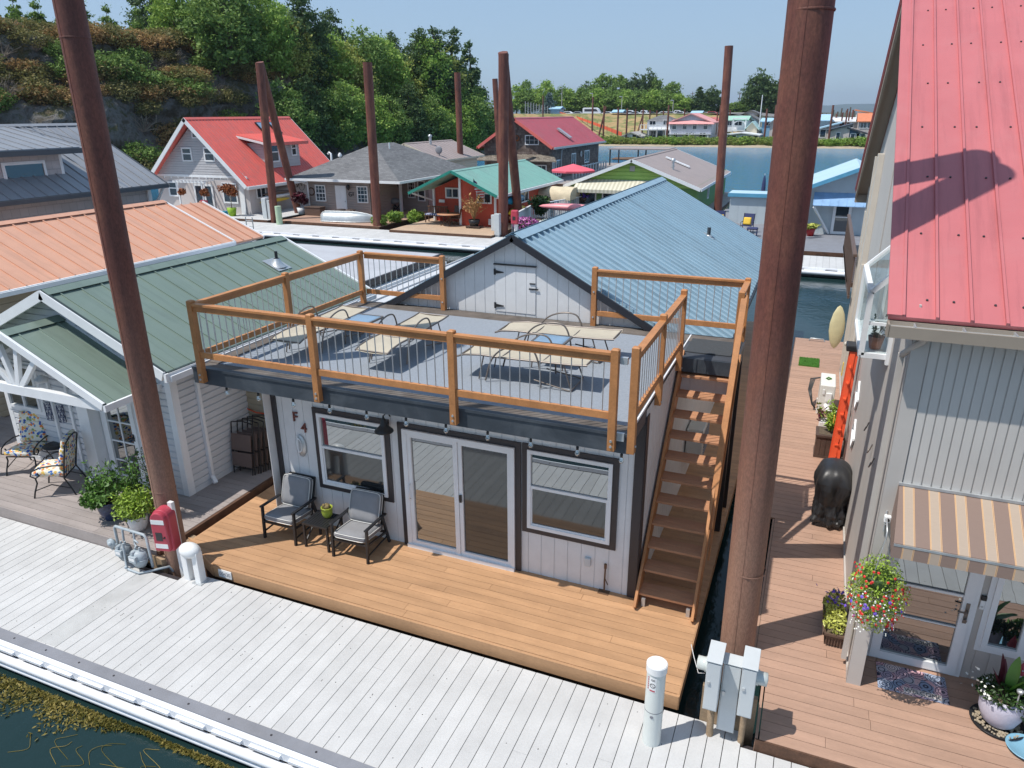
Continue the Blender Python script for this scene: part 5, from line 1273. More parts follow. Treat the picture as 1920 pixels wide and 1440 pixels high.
m.poly([(XR+.02, -.80, 4.50), (XR+.06, -.80, 4.50), (XR+.06, ridge_y, 8.12), (XR+.02, ridge_y, 8.12)], (0, 0, -.10)); m.poly([(XR+.02, 11.9, 4.52), (XR+.06, 11.9, 4.52), (XR+.06, ridge_y, 8.12), (XR+.02, ridge_y, 8.12)], (0, 0, -.10))
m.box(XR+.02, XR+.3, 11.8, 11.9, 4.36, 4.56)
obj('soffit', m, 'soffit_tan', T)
m = MB(); m.box(.78, 9, -.955, -.935, 4.42, 4.535); m.box(.78, 9, -.935, -.80, 4.42, 4.435); m.box(.765, .785, -.955, -.79, 4.42, 4.55); m.box(.8, 9, -.80, -.66, 4.42, 4.44); m.box(.785, 9, -.80, -.785, 4.44, 4.55)
gt = obj('gutter', m, 'soffit_tan', rf)
m = MB(); m.box(.79, 9, -.933, -.795, 4.500, 4.51); x = 1.0
while x < 9: m.box(x, x+.014, -.94, -.80, 4.51, 4.545); x += .42
obj('gutter_trough', m, 'galv', gt)
# awning
m = MB(); A = [(1.17, -.665, 2.74), (9, -.665, 2.74), (9, -1.38, 2.42), (1.12, -1.38, 2.42)]
m.poly(A, (0, 0, -.01)); m.poly([(1.12, -1.385, 2.42), (9, -1.385, 2.42), (9, -1.40, 2.26), (1.12, -1.40, 2.26)], (0, .008, 0)); m.poly([(1.17, -.665, 2.74), (1.12, -1.38, 2.42), (1.12, -1.395, 2.27), (1.16, -.665, 2.29)], (.008, 0, 0))
aw = obj('awning', m, 'awning_stripe', T)
m = MB(); m.beam((1.17, -.68, 2.75), (9, -.68, 2.75), .03, .03); m.beam((1.13, -1.38, 2.40), (9, -1.38, 2.40), .025, .025); obj('awning_bar', m, 'galv', aw)
# entry door with full glass, sidelight, lamp, doorbell
door = window(T, (1.31, -.042, .03), (1, 0, 0), (0, -1, 0), .95, 2.06, 'one', glass='glass', trim='trim_white', tw=.055, th=.02, fw_=.105, name='door')
obj('door_bar', MB().box(1.42, 2.15, -.085, -.06, .70, .715), 'trim_white', door); obj('door_bar', MB().box(1.42, 2.15, -.085, -.06, 1.14, 1.17), 'trim_white', door)
m = MB(); m.tube([(2.215, -.09, .98), (2.215, -.15, .98), (2.11, -.16, .985)], .011, 6); m.box(2.195, 2.235, -.10, -.09, .80, 1.08); m.cyl((2.215, -.09, .85), (2.215, -.13, .85), .02); obj('handle', m, 'frame_taupe', door)
window(T, (2.44, -.042, .50), (1, 0, 0), (0, -1, 0), .42, 1.45, 'one', glass='glass', trim='trim_white', tw=.055, th=.02, fw_=.06, name='sidelight')
m = MB(); m.box(2.335, 2.38, -.07, -.04, 1.02, 1.14); o = obj('doorbell', m, 'trim_white', T); obj('button', MB().cyl((2.357, -.07, 1.06), (2.357, -.08, 1.06), .012, n=10), 'galv', o); obj('keypad', MB().box(2.33, 2.385, -.075, -.045, 1.145, 1.20), 'black_metal', T)
m = MB(); m.box(1.09, 1.16, -.74, -.68, 2.28, 2.36); o = obj('security_camera', m, 'white_plastic', T, bevel=.01); obj('lens', MB().cyl((1.125, -.74, 2.32), (1.125, -.75, 2.32), .02, n=12), 'black_metal', o)
m = MB(); m.box(1.0, 1.05, -.35, -.25, 1.0, 1.16); obj('outlet', m, 'white_plastic', T, bevel=.01)
# side wall pipes (heat pump line covers), diamond windows, garden window
m = MB()
for y, w_, z1, z0 in ((8.2, .16, 5.7, 3.5), (9.1, .12, 5.6, 3.6)):
    m.box(XS-.11, XS-.002, y-w_, y+w_, z0, z1)
m.box(XS-.10, XS-.002, 8.0, 8.3, .9, 3.5); m.box(XS-.07, XS-.002, 9.9, 10.0, .5, 4.3); m.box(XS-.07, XS-.002, 10.5, 10.6, .5, 4.3)
m.tube([(XS-.05, 6.3, 2.2), (XS-.16, 6.3, 2.25), (XS-.22, 6.5, 2.2)], .05, 8); m.tube([(XS-.05, 7.0, 2.6), (XS-.1, 7.0, 1.0)], .035, 6)
obj('line_cover', m, 'pipe_beige', T)
for yc, zc in ((4.16, 1.27), (4.68, 1.79)):
    m = MB(); a = .262; h = .262
    P = [(XS-.02, yc, zc-h), (XS-.02, yc+a, zc), (XS-.02, yc, zc+h), (XS-.02, yc-a, zc)]
    for i in range(4): m.beam(P[i], P[(i+1) % 4], .035, .03, (1, 0, 0))
    o = obj('window', m, 'trim_white', T); g = MB(); g.add([(XS-.012, *p[1:]) for p in P], [(0, 1, 2, 3)]); obj('pane', g, 'glass', o)
def garden_window():
    y0, y1, z0, z1, zb, X = 1.28, 2.98, 3.56, 4.38, 4.72, .735
    m = MB()
    def br(p, q, w_=.065): m.beam(p, q, w_, w_)
    A_, B_, C_, D_ = (XS, y0, z0), (X, y0, z0), (X, y1, z0), (XS, y1, z0); a, b, c, d = (XS, y0, zb), (X, y0, z1), (X, y1, z1), (XS, y1, zb)
    for p, q in ((A_, B_), (B_, C_), (C_, D_), (B_, b), (C_, c), (b, c), (a, b), (c, d), (A_, a), (D_, d)): br(p, q)
    br((XS, y0, 3.98), (X, y0, 3.98), .04); m.poly([A_, B_, C_, D_], (0, 0, .03)); m.box(XS-.04, XS, y0-.1, y0, z0-.08, zb); m.box(X+.05, XS, y0+.02, y0+.04, z0+.45, z0+.47)
    o = obj('garden_window', m, 'trim_white', T); g = MB(); g.add([A_, B_, b, a], [(0, 1, 2, 3)]); g.add([C_, D_, d, c], [(0, 1, 2, 3)]); g.add([B_, C_, c, b], [(0, 1, 2, 3)]); g.add([a, b, c, d], [(0, 1, 2, 3)])
    obj('pane', g, 'glass_clear', o); return o
gwn = garden_window()
t = thing('potted_plant', 'small leggy plant in an orange pot standing inside the white garden window', 'potted plant', (.90, 1.50, 3.60))
obj('pot', MB().lathe([(.001, 0), (.07, 0), (.10, .16), (.09, .16)], (0, 0, 0), 16), 'terracotta', t); m = MB(); r5 = random.Random(2); tips = [(r5.gauss(0, .06), r5.gauss(0, .08), r5.uniform(.25, .5)) for _ in range(8)]; stems(m, r5, (0, 0, .12), tips, .004)
m.leaves([(a*f, b*f, .12+(c-.12)*f) for a, b, c in tips for f in (.5, .7, .9, 1)], .05, .4, r5); obj('foliage', m, 'leaf_dark', t)
# side balcony far behind
m = MB(); m.box(.88, 2.6, 11.5, 17.6, 2.28, 2.40); bl = obj('balcony', m, 'planter_brown', T)
m = MB()
for i in range(26): m.box(.885, .92, 10.0+i*.30, 10.09+i*.30, 2.35, 3.32)
m.box(.86, .95, 9.95, 17.6, 3.32, 3.38); m.box(.88, .93, 9.95, 17.6, 2.33, 2.40); obj('balcony_rail', m, 'planter_brown', bl)
text_off = None
for y, z in ((2.1, 2.2), (1.2, 2.25), (.75, 2.25)):
    m = MB(); m.tube([(XS-.01, y, z+.12), (XS-.03, y, z+.04), (XS-.05, y+.04, z-.03), (XS-.03, y+.08, z+.02)], .008, 5); obj('wall_hook', m, 'frame_taupe', sw)

# things on and around the brown deck
t = thing('grill', 'kettle shaped barbecue under a black fabric cover beside the taupe side wall', 'barbecue', (.80, 3.30, 0), 0)
m = MB(); n = 72; vs = []; tri = lambda v: abs(((v/6.2832) % 1)*4-2)-1
prof = [(.34, .07), (.35, .12), (.33, .18), (.34, .25), (.32, .32), (.31, .42), (.34, .52), (.37, .62), (.385, .72), (.385, .82), (.36, .92), (.31, 1.0), (.22, 1.055), (.11, 1.08), (.001, 1.085)]
for j, (r, z) in enumerate(prof):
    g = 1 if z < .75 else max(.15, 1-(z-.75)*2.6)
    for k in range(n):
        a = 2*math.pi*k/n; f = 1+g*(.085*tri(a*5+z*5)+.06*tri(a*8-z*8+1)+.05*tri(a*13+z*13)*(1.6 if z < .4 else .5)); p_ = 4.5 if z < .9 else 3; se = 1/(abs(math.cos(a))**p_+abs(math.sin(a))**p_)**(1/p_)
        vs.append((r*f*se*math.cos(a)*.72, r*f*se*math.sin(a)*1.02, z+(.02*tri(a*6) if j < 2 else 0)))
m.add(vs, [(i*n+k, i*n+(k+1) % n, (i+1)*n+(k+1) % n, (i+1)*n+k) for i in range(len(prof)-1) for k in range(n)], True); c = obj('cover', m, 'black_cover', t)
for pl_ in c.data.polygons: pl_.use_smooth = pl_.center.z > .8
m = MB(); m.beam((-.16, -.28, .05), (.16, -.28, .05), .06, .05); m.beam((-.16, .28, .05), (.16, .28, .05), .06, .05)
for a in (-.16, .16):
    for b in (-.28, .28): m.cyl((a, b-.02, .03), (a, b+.02, .03), .03, n=10)
obj('base', m, 'black_metal', t)
t = thing('planter_box', 'tall slatted wooden planter with a lime leafy shrub at the foot of the orange ladder', 'planter', (.77, 6.0, 0))
m = MB(); 
for i in range(5): m.box(-.24+i*.096, -.15+i*.096, -.22, -.19, .05, .46); m.box(-.24+i*.096, -.15+i*.096, .19, .22, .05, .46)
m.box(-.24, -.21, -.2, .2, .05, .46); m.box(.21, .24, -.2, .2, .05, .46); m.box(-.26, .26, -.24, .24, .45, .49); m.box(-.25, .25, -.23, .23, .0, .05); obj('box', m, 'planter_wood', t)
obj('soil', MB().box(-.2, .2, -.18, .18, .48, .495), 'soil', t)
m = MB(); rq = random.Random(31); tips = [(rq.gauss(0, .13), rq.gauss(0, .12), rq.uniform(.8, 1.15)) for _ in range(16)]; stems(m, rq, (0, 0, .49), tips)
for tp in tips: m.leaves([(tp[0]*f+rq.gauss(0, .03), tp[1]*f+rq.gauss(0, .03), .49+(tp[2]-.49)*f) for f in [rq.uniform(.2, 1.05) for _ in range(26)]], .05, .3, rq, .6, .55)
obj('foliage', m, 'leaf_lime', t)
t = thing('potted_plant', 'low dark burgundy plant in a white pot between the heat pump and the planter', 'potted plant', (.72, 7.1, 0)); obj('pot', MB().box(-.14, .14, -.14, .14, 0, .30), 'white_plastic', t, bevel=.02); m = MB(); m.leaves(blob_pts(rq, 90, (0, 0, .42), .2), .08, .4, rq, .6, .35); obj('foliage', m, 'leaf_burgundy', t)
t = thing('heat_pump', 'white outdoor heat pump unit on the brown deck with cables looping behind it', 'heat pump', (.70, 8.6, 0))
obj('casing', MB().box(-.16, .16, -.45, .45, .10, .72), 'ac_white', t, bevel=.02)
for a in ((-.02, .10, -.50, -.452, .35, .55), (-.02, .10, -.50, -.452, .12, .28), (-.10, -.05, -.47, -.452, .5, .62)): obj('service_cover', MB().box(*a), 'white_plastic', t, bevel=.008)
for a in ((-.18, .1, -.4, -.3, 0, .1), (-.18, .1, .3, .4, 0, .1)): obj('foot', MB().box(*a), 'ac_white', t)
m = MB()
for i in range(4): m.tube([(-.14, .45, .6), (-.28-.03*i, .42, .55), (-.33-.02*i, .2, .35), (-.28, -.1-.05*i, .15), (-.2, -.2, .05)], .014, 5)
obj('cable', m, 'black_metal', t); m = MB(); m.tube([(-.05, .0, .73), (.0, .1, .735), (.06, .02, .735), (-.02, -.06, .735)], .015, 5); obj('hose_end', m, 'turf', t)
m = MB(); m.tube([(.0, -.47, .25), (.05, -.7, .22), (.25, -.75, .2)], .05, 8); obj('duct', m, 'white_plastic', t)
t = thing('ladder', 'bright orange fibreglass step ladder standing folded against the taupe side wall', 'ladder', (.93, 5.2, 0), 0)
m = MB()
for s in (-1, 1): m.beam((-.10, s*.24+.1, 0), (-.02, s*.13+.4, 2.40), .03, .09, (1, 0, 0)); m.beam((.0, s*.22+.1, 0), (.05, s*.12+.4, 2.35), .025, .05, (1, 0, 0))
obj('rails', m, 'orange_ladder', t)
m = MB()
for i in range(7): z = .28+i*.30; m.box(-.11+.03*z, -.02, -.12+.08*z, .30+.06*z, z, z+.03)
obj('steps', m, 'orange_ladder', t); m = MB(); m.box(-.14, .09, .22, .58, 2.36, 2.47); obj('ladder_top', m, 'black_metal', t, bevel=.02)
m = MB(); m.box(-.16, -.145, .16, .22, 1.9, 2.15); m.box(-.17, -.155, .14, .2, .95, 1.1); obj('sticker', m, 'yellow', t)
m = MB(); prof = [(.001, -1.55), (.10, -1.4), (.22, -1.0), (.30, -.3), (.30, .3), (.22, 1.0), (.10, 1.45), (.001, 1.6)]; m.lathe(prof, (0, 0, 0), 18, 'Z', 1.0, .25)
o = obj('paddle_board', m, 'kayak_cream'); o.location = (.82, 11.4, 1.22); tag(o, 'cream paddle board hung upright on the far end of the taupe wall', 'paddle board'); o.rotation_euler = (0, 0, 0); o.scale = (.62, 1, .37)
m = MB(); m.box(-.26, .26, -.38, .38, 0, .02); o = obj('turf_mat', m, 'turf'); o.location = (.28, 12.0, .001); tag(o, 'small bright green artificial turf mat on the far brown deck', 'mat'); gr = MB(); rq2 = random.Random(1); gr.leaves([(rq2.uniform(-.26, .26), rq2.uniform(-.38, .38), .03) for _ in range(2500)], .014, .3, rq2, 3); obj('grass', gr, 'turf', o)
t = thing('flower_box', 'narrow brown trough of yellow-green flowers on the deck beside the house corner', 'planter', (.88, .30, 0))
m = MB(); m.box(-.10, .10, -.34, .34, 0, .02); m.poly([(-.10, -.34, .02), (.10, -.34, .02), (.12, -.38, .2), (-.12, -.38, .2)], (0, .02, 0)); m.poly([(-.10, .32, .02), (.10, .32, .02), (.12, .36, .2), (-.12, .36, .2)], (0, .02, 0)); m.poly([(-.10, -.34, .02), (-.12, -.38, .2), (-.12, .38, .2), (-.10, .34, .02)], (.02, 0, 0)); m.poly([(.10, -.34, .02), (.12, -.38, .2), (.12, .38, .2), (.10, .34, .02)], (-.02, 0, 0))
for i in range(6): m.box(-.09+i*.034, -.075+i*.034, -.375, -.36, .03, .17)
m.box(-.13, .13, -.40, -.37, .18, .21); m.box(-.13, .13, .37, .40, .18, .21); m.box(-.14, -.12, -.4, .4, .18, .21); m.box(.12, .14, -.4, .4, .18, .21); obj('trough', m, 'planter_brown', t); obj('soil', MB().box(-.1, .1, -.34, .34, .15, .17), 'soil', t)
m = MB(); rq = random.Random(77)
for y in (-.25, -.1, .05, .2, .3): m.leaves(blob_pts(rq, 170, (0, y, .26), .14), .03, .4, rq, .7)
obj('foliage', m, 'leaf_yellow', t); m = MB(); m.leaves([(rq.gauss(0, .09), rq.uniform(-.05, .4), .36+rq.random()*.12) for _ in range(40)], .022, .3, rq, 2, 1.4); obj('flower', m, 'flower_purple', t)
# hanging basket
t = thing('hanging_basket', 'overflowing hanging basket of red, white and purple flowers by the house corner', 'hanging basket', (1.11, -.98, 1.45))
m = MB(); m.lathe([(.001, .0), (.10, .02), (.15, .10), (.165, .18), (.15, .18), (.001, .16)], (0, 0, .15), 18); obj('basket', m, 'leaf_dark', t)
m = MB()
for k in range(3): a = k*2.09; m.tube([(.14*math.cos(a), .14*math.sin(a), .33), (0, 0, .78)], .004, 4)
m.tube([(0, 0, .78), (0, .0, .86), (0, .2, .90), (0, .30, .86)], .01, 5); m.tube([(0, .30, .95), (0, .28, .7)], .01, 5); m.tube([(0, .3, .78), (0, .15, .86)], .008, 5); obj('hanger', m, 'galv', t)
m = MB(); pts = []; rq = random.Random(12)
for c, r, n in (((0, 0, .32), .24, 900), ((.02, -.03, .16), .30, 1300), ((.02, -.04, -.04), .27, 1100), ((.03, -.03, -.2), .19, 500), ((-.12, 0, .12), .2, 500), ((.16, 0, .1), .2, 500)):
    pts += blob_pts(rq, n, c, r, (1, .8, 1), .5)
m.leaves(pts[:3300], .017, .5, rq, .6); obj('foliage', m, 'leaf_lime', t); m = MB(); m.leaves(pts[3300:], .015, .5, rq, .6); obj('foliage', m, 'leaf_yellow', t)
def blooms(n, mt, zr, size, xr=(-.28, .3)):
    m = MB()
    for _ in range(n):
        z = rq.uniform(*zr); a = rq.uniform(3.3, 6.2); r = .29 if z > -.1 else .22; c = Vector((.02+r*math.cos(a), -.03+r*.82*math.sin(a), z)); nn = Vector((math.cos(a), math.sin(a), .5)).normalized(); u = nn.orthogonal().normalized(); v = nn.cross(u)
        P = [c+u*size*math.cos(k*math.pi/3)+v*size*math.sin(k*math.pi/3) for k in range(6)]; m.add(P+[c+nn*.006], [(k, (k+1) % 6, 6) for k in range(6)])
    obj('flower', m, mt, t)
blooms(95, 'flower_red', (-.26, .50), .0155); blooms(80, 'flower_white', (-.34, .3), .0095); blooms(9, 'flower_purple', (-.02, .2), .02); blooms(3, 'flower_pink', (-.3, -.1), .02)
# doormat
t = thing('doormat', 'floral welcome mat in grey, blue and mauve in front of the glass entry door', 'doormat', (1.77, -.37, .002))
obj('mat', MB().box(-.38, .38, -.25, .22, 0, .012), 'doormat', t)
m = MB(); m.box(-.10, .31, -.225, -.135, .0122, .0135); pnl = obj('word_panel', m, 'doormat_panel' if 'doormat_panel' in MAT else mat('doormat_panel', (.74, .66, .62), .9, .1, 20), t)
c = text('WELCOME', .088, 'trim_black', t, (.105, -.182, .0145), (0, 0, 0), 'welcome_lettering', .0008, .92)
# pot with foliage, saucer, blue dish, gnome
t = thing('potted_plant', 'big textured lilac pot of canna leaves on a pebble filled saucer', 'potted plant', (2.60, -.72, .0))
obj('saucer', MB().lathe([(.001, .0), (.22, 0), (.275, .035), (.27, .04), (.22, .015), (.001, .012)], (0, 0, 0), 30), 'black_metal', t)
m = MB(); 
for _ in range(160): a = rq.random()*6.28; r = .14+.1*rq.random(); m.sphere((r*math.cos(a), r*math.sin(a), .03), .013+.006*rq.random(), 5, 4)
obj('pebbles', m, 'sand', t)
obj('pot', MB().lathe([(.001, .03), (.12, .03), (.17, .08), (.215, .20), (.225, .32), (.215, .40), (.195, .43), (.185, .41), (.19, .36)], (0, 0, 0), 36), 'purple_pot', t)
obj('soil', MB().lathe([(.001, .39), (.19, .38)], (0, 0, 0), 20), 'soil', t)
m = MB(); m.leaves(blob_pts(rq, 1100, (-.02, 0, .44), .24, (1.1, 1, .5)), .026, .4, rq, .8); m.leaves(blob_pts(rq, 200, (.22, -.1, .32), .12), .022, .4, rq, .6); obj('foliage', m, 'leaf_dark', t)
def blade(m, b, tip, w_, fold=.3):
    b, tip = Vector(b), Vector(tip); d = tip-b; s = d.cross(Vector((0, 0, 1))).normalized(); u = s.cross(d).normalized(); n = 7; vs = []
    for i in range(n+1):
        f = i/n; c = b+d*f-Vector((0, 0, 1))*.12*f*f*d.length; ww = w_*math.sin(math.pi*min(1, f*.9+.08))**.8
        vs += [c-s*ww+u*ww*fold, c, c+s*ww+u*ww*fold]
    m.add(vs, [(3*i+k, 3*i+k+1, 3*i+k+4, 3*i+k+3) for i in range(n) for k in range(2)], True)
m = MB()
for tp, w_ in (((.05, .05, .98), .06), ((.22, .0, .85), .06), ((.30, .10, .72), .055), ((.12, -.12, .80), .055), ((.35, -.08, .62), .05), ((-.02, -.2, .62), .05)): blade(m, (.02, 0, .42), tp, w_)
obj('canna_leaf', m, mat('canna', (.09, .22, .03), .4, .25, 3), t)
m = MB()
for tp, w_ in (((-.10, .08, .95), .045), ((-.18, .0, .78), .045), ((-.05, .12, .85), .04)): blade(m, (-.05, .03, .42), tp, w_)
obj('burgundy_leaf', m, 'leaf_burgundy', t)
m = MB(); m.leaves([(-.25+rq.gauss(0, .08), rq.gauss(0, .08), .52+rq.gauss(0, .05)) for _ in range(26)], .02, .3, rq, 1.5, 1.3); obj('flower', m, 'flower_white', t)
m = MB(); m.cyl((.07, -.17, .42), (.07, -.17, .62), .008, n=6); m.lathe([(.001, 0), (.03, 0), (.035, .03), (.03, .035)], (.07, -.17, .61), 12); obj('plant_stake', m, 'galv', t)
tag(rebase(obj('dish', MB().lathe([(.001, 0), (.15, 0), (.20, .05), (.19, .055), (.145, .018), (.001, .015)], (2.82, -1.04, .0), 28), 'blue_dish'), (2.82, -1.04, 0)), 'empty pale blue glazed dish on the deck at the right picture edge', 'dish')
t = thing('potted_plant', 'leafy plant in a turquoise pot behind the blue dish', 'potted plant', (3.02, -.72, 0)); obj('pot', MB().lathe([(.001, 0), (.12, 0), (.17, .15), (.17, .25), (.15, .25), (.15, .2)], (0, 0, 0), 22), 'blue_dish', t); m = MB(); m.leaves(blob_pts(rq, 500, (0, 0, .36), .2, (1, 1, .8)), .04, .4, rq, .8); obj('foliage', m, 'leaf_green', t)
t = thing('garden_figurine', 'little white bearded figurine with a red dotted pointed hat behind the lilac pot', 'figurine', (2.83, -.30, .0))
obj('plinth', MB().box(-.06, .06, -.06, .06, 0, .30), 'white_plastic', t); m = MB(); m.lathe([(.001, .30), (.055, .30), (.06, .38), (.05, .44), (.035, .48), (.001, .49)], (0, 0, 0), 16); obj('body', m, 'white_plastic', t); m = MB(); m.lathe([(.058, .44), (.05, .46), (.03, .53), (.001, .60)], (0, 0, 0), 16); h = obj('hat', m, 'red_box', t); m = MB()
for a, z, r in ((3.6, .47, .048), (4.6, .50, .038), (5.4, .47, .046)): m.sphere((r*math.cos(a), r*math.sin(a), z), .009, 6, 5)
obj('hat_dots', m, 'white_plastic', h)
# ================================================================== HOUSES ALONG THE FAR WALKWAY
def deckbox(parent, x0, x1, y0, y1, z, mt, step=.16):
    m = MB(); y = y0
    while y < y1: m.box(x0, x1, y, y+step-.012, z-.05, z); y += step
    o = obj('deck', m, mt, parent); m = MB(); m.box(x0+.02, x1-.02, y0+.01, y1, -.3, z-.06); m.box(x0, x1, y0-.04, y0, z-.2, z-.004); obj('deck_skirt', m, 'timber_dark', o); return o
# --- bright red metal roof, steep gable
A = thing('house', 'steep bright red metal roofed house with grey siding and white pergola', 'floating home', (-40.7, 37, 0), world=True)
deckbox(A, -50, -33.5, 30.0, 43, .0, 'dock_board')
x0, x1, yf, yb = -44.9, -36.5, 31.95, 41.9
m = MB(); lap_wall(m, [(0, 2.45), (8.4, 2.45), (4.2, 6.05)][:0] or [(0, 2.45), (8.4, 2.45), (4.2, 6.0)], (x0, yf, 0), (1, 0, 0), (0, 0, 1), (0, -1, 0), .17, .03)
obj('gable_wall', m, 'wall_greyblue', A)
m = MB(); m.box(x0, x1, yf+.002, yf+.1, 0, 2.45); m.box(x0, x1-.05, yf+.1, yb, 0, 2.2); m.box(x1-.05, x1-.01, yf+.1, yb, 0, 2.2); obj('wall', m, 'wall_stucco', A)
m = MB(); m.box(x0, x1, yf-.05, yf-.0, 2.40, 2.56)
for i in range(12): m.box(x0+.4+i*.65, x0+.43+i*.65, yf-.25, yf-.2, 2.30, 2.42)
obj('belt_trim', m, 'trim_white', A)
mr, mt = MB(), MB(); gable_roof(mr, mt, -40.72, 4.68, 31.3, 42.3, 1.95, 6.35, pitch=.30, rib=.03, ribw=.04, th=.08, trimh=.26); rf = obj('roof', mr, 'roof_red', A); obj('barge_board', mt, 'trim_white', rf)
for wx, wz, w_, h_ in ((-42.02, 3.45, .92, .95), (-40.0, 3.48, .95, .95)): window(A, (wx, yf-.03, wz), (1, 0, 0), (0, -1, 0), w_, h_, 'hung', glass='glass_far', fw_=.10)
window(A, (-40.85, yf-.03, 5.0), (1, 0, 0), (0, -1, 0), .6, .62, 'hung', glass='glass_far', fw_=.09)
window(A, (-43.8, yf-.03, 1.0), (1, 0, 0), (0, -1, 0), .85, 1.05, 'hung', glass='glass_far', fw_=.1); window(A, (-38.8, yf-.03, .7), (1, 0, 0), (0, -1, 0), 1.3, 1.4, 'slider', glass='glass_far', fw_=.1)
d = window(A, (-41.4, yf-.03, .05), (1, 0, 0), (0, -1, 0), .85, 1.9, 'one', glass='glass_far', fw_=.14, name='door'); window(A, (-40.5, yf-.03, .05), (1, 0, 0), (0, -1, 0), .85, 1.9, 'one', glass='glass_far', fw_=.14, name='door')
m = MB()
for x in (-42.0, -39.8): m.box(x-.05, x+.05, yf-.9, yf-.8, 0, 2.1)
m.box(-42.4, -39.4, yf-.92, yf-.84, 2.08, 2.18)
for i in range(9): m.box(-42.2+i*.33, -42.12+i*.33, yf-1.1, yf, 2.18, 2.26)
obj('pergola', m, 'trim_white', A)
m = MB(); m.poly([(-37.3, yf-.1, 0), (-36.9, yf-.1, 0), (-36.9, yf-.02, 2.0), (-37.3, yf-.02, 2.0)], (0, .04, 0)); obj('shutter', m, 'trim_white', A)
# dormer on the right slope
m = MB(); m.box(-39.6, -37.0, 35.0, 38.4, 3.2, 4.5)
m = MB(); xw = -37.0
flat_wall(m, [(0, 3.05), (3.4, 3.05), (3.4, 4.62), (0, 4.62)], (xw, 35.0, 0), (0, 1, 0), (0, 0, 1), (1, 0, 0)); m.box(-39.2, xw-.01, 35.0, 35.02, 3.2, 4.6)
lap_wall(m, [(0, 2.9), (3.4, 2.9), (3.4, 4.6), (0, 4.6)], (xw, 35.0, 0), (0, 1, 0), (0, 0, 1), (1, 0, 0), .17, .03); lap_wall(m, [(0, 4.55), (1.5, 4.62), (2.1, 3.0)], (xw-2.1, 35.0, 0), (1, 0, 0), (0, 0, 1), (0, -1, 0), .17, .03); m.box(-39.0, xw, 38.38, 38.4, 3.0, 4.55)
dm = obj('dormer', m, 'wall_greyblue', A)
m = MB(); m.poly([(-36.5, 34.6, 4.58), (-36.5, 38.9, 4.58), (-39.4, 38.9, 5.12), (-39.4, 34.6, 5.12)], (0, 0, .08))
for i in range(14): m.beam((-36.5, 34.75+i*.3, 4.67), (-39.4, 34.75+i*.3, 5.21), .04, .03)
m.box(-36.52, -36.42, 34.6, 38.9, 4.44, 4.66); obj('dormer_roof', m, 'roof_red', dm); m = MB(); m.beam((-36.5, 34.58, 4.5), (-39.4, 34.58, 5.04), .05, .14); obj('barge_board', m, 'trim_white', dm)
window(dm, (xw+.03, 35.15, 3.28), (0, 1, 0), (1, 0, 0), .9, 1.28, 'hung', glass='glass_far', fw_=.1); window(dm, (xw+.03, 37.45, 3.62), (0, 1, 0), (1, 0, 0), .62, .95, 'hung', glass='glass_far', fw_=.09)
sl_ = (6.35-1.95)/4.68
def onroof(dx, y): return Vector((-40.72+dx, y, 6.35-dx*sl_+.06))
for y0 in (39.0, 37.6):
    m = MB(); m.poly([onroof(.5, y0), onroof(.5, y0+.62), onroof(1.35, y0+.62), onroof(1.35, y0)], (.06, 0, .06)); o = obj('skylight', m, 'black_metal', rf); m = MB(); e = Vector((.075, 0, .075)); m.add([onroof(.56, y0+.06)+e, onroof(.56, y0+.56)+e, onroof(1.29, y0+.56)+e, onroof(1.29, y0+.06)+e], [(0, 1, 2, 3)]); obj('pane', m, 'glass_far', o)
m = MB(); m.box(-36.02, -35.9, 31.3, 42.3, 1.76, 1.93); m.box(-36.05, -36.0, 31.3, 42.3, 1.78, 1.95); obj('gutter', m, 'trim_white', rf)
window(A, (-36.47, 32.6, 1.0), (0, 1, 0), (1, 0, 0), 1.0, .75, 'slider', glass='glass_far', fw_=.09)
# kayaks on the side wall, bicycle-like rack wheels
for i, (z, mt, lb) in enumerate(((.78, 'kayak_yellow', 'yellow kayak hung lowest on the side wall of the bright red roofed house'), (1.05, 'trim_white', 'white and green kayak hung above the yellow one on the side wall'), (1.28, 'planter_brown', 'dark kayak hung topmost on the side wall of the red roofed house'))):
    m = MB(); m.lathe([(.001, -1.7), (.13, -1.3), (.24, -.5), (.25, .4), (.15, 1.25), (.001, 1.7)], (0, 0, 0), 14, 'Y', .7, .55); o = obj('kayak', m, mt); o.location = (-36.05, 34.0+.2*i, z); tag(o, lb, 'kayak', 'kayaks on the red roofed house')
m = MB()
for y in (36.2, 37.3): m.lathe([(.33, -.02), (.36, 0), (.33, .02)], (-36.2, y, 1.5), 22, 'X')
m.tube([(-36.2, 36.2, 1.5), (-36.2, 36.6, 1.9), (-36.2, 37.1, 1.85), (-36.2, 37.3, 1.5)], .03, 6); m.tube([(-36.2, 36.6, 1.9), (-36.2, 36.8, 1.45), (-36.2, 37.1, 1.85)], .025, 6); m.tube([(-36.2, 36.2, 1.5), (-36.2, 36.8, 1.45)], .02, 6)
tag(rebase(obj('bicycle', m, 'black_metal'), (-36.2, 36.8, 1.2)), 'black bicycle hung under the eave of the bright red roofed house', 'bicycle')
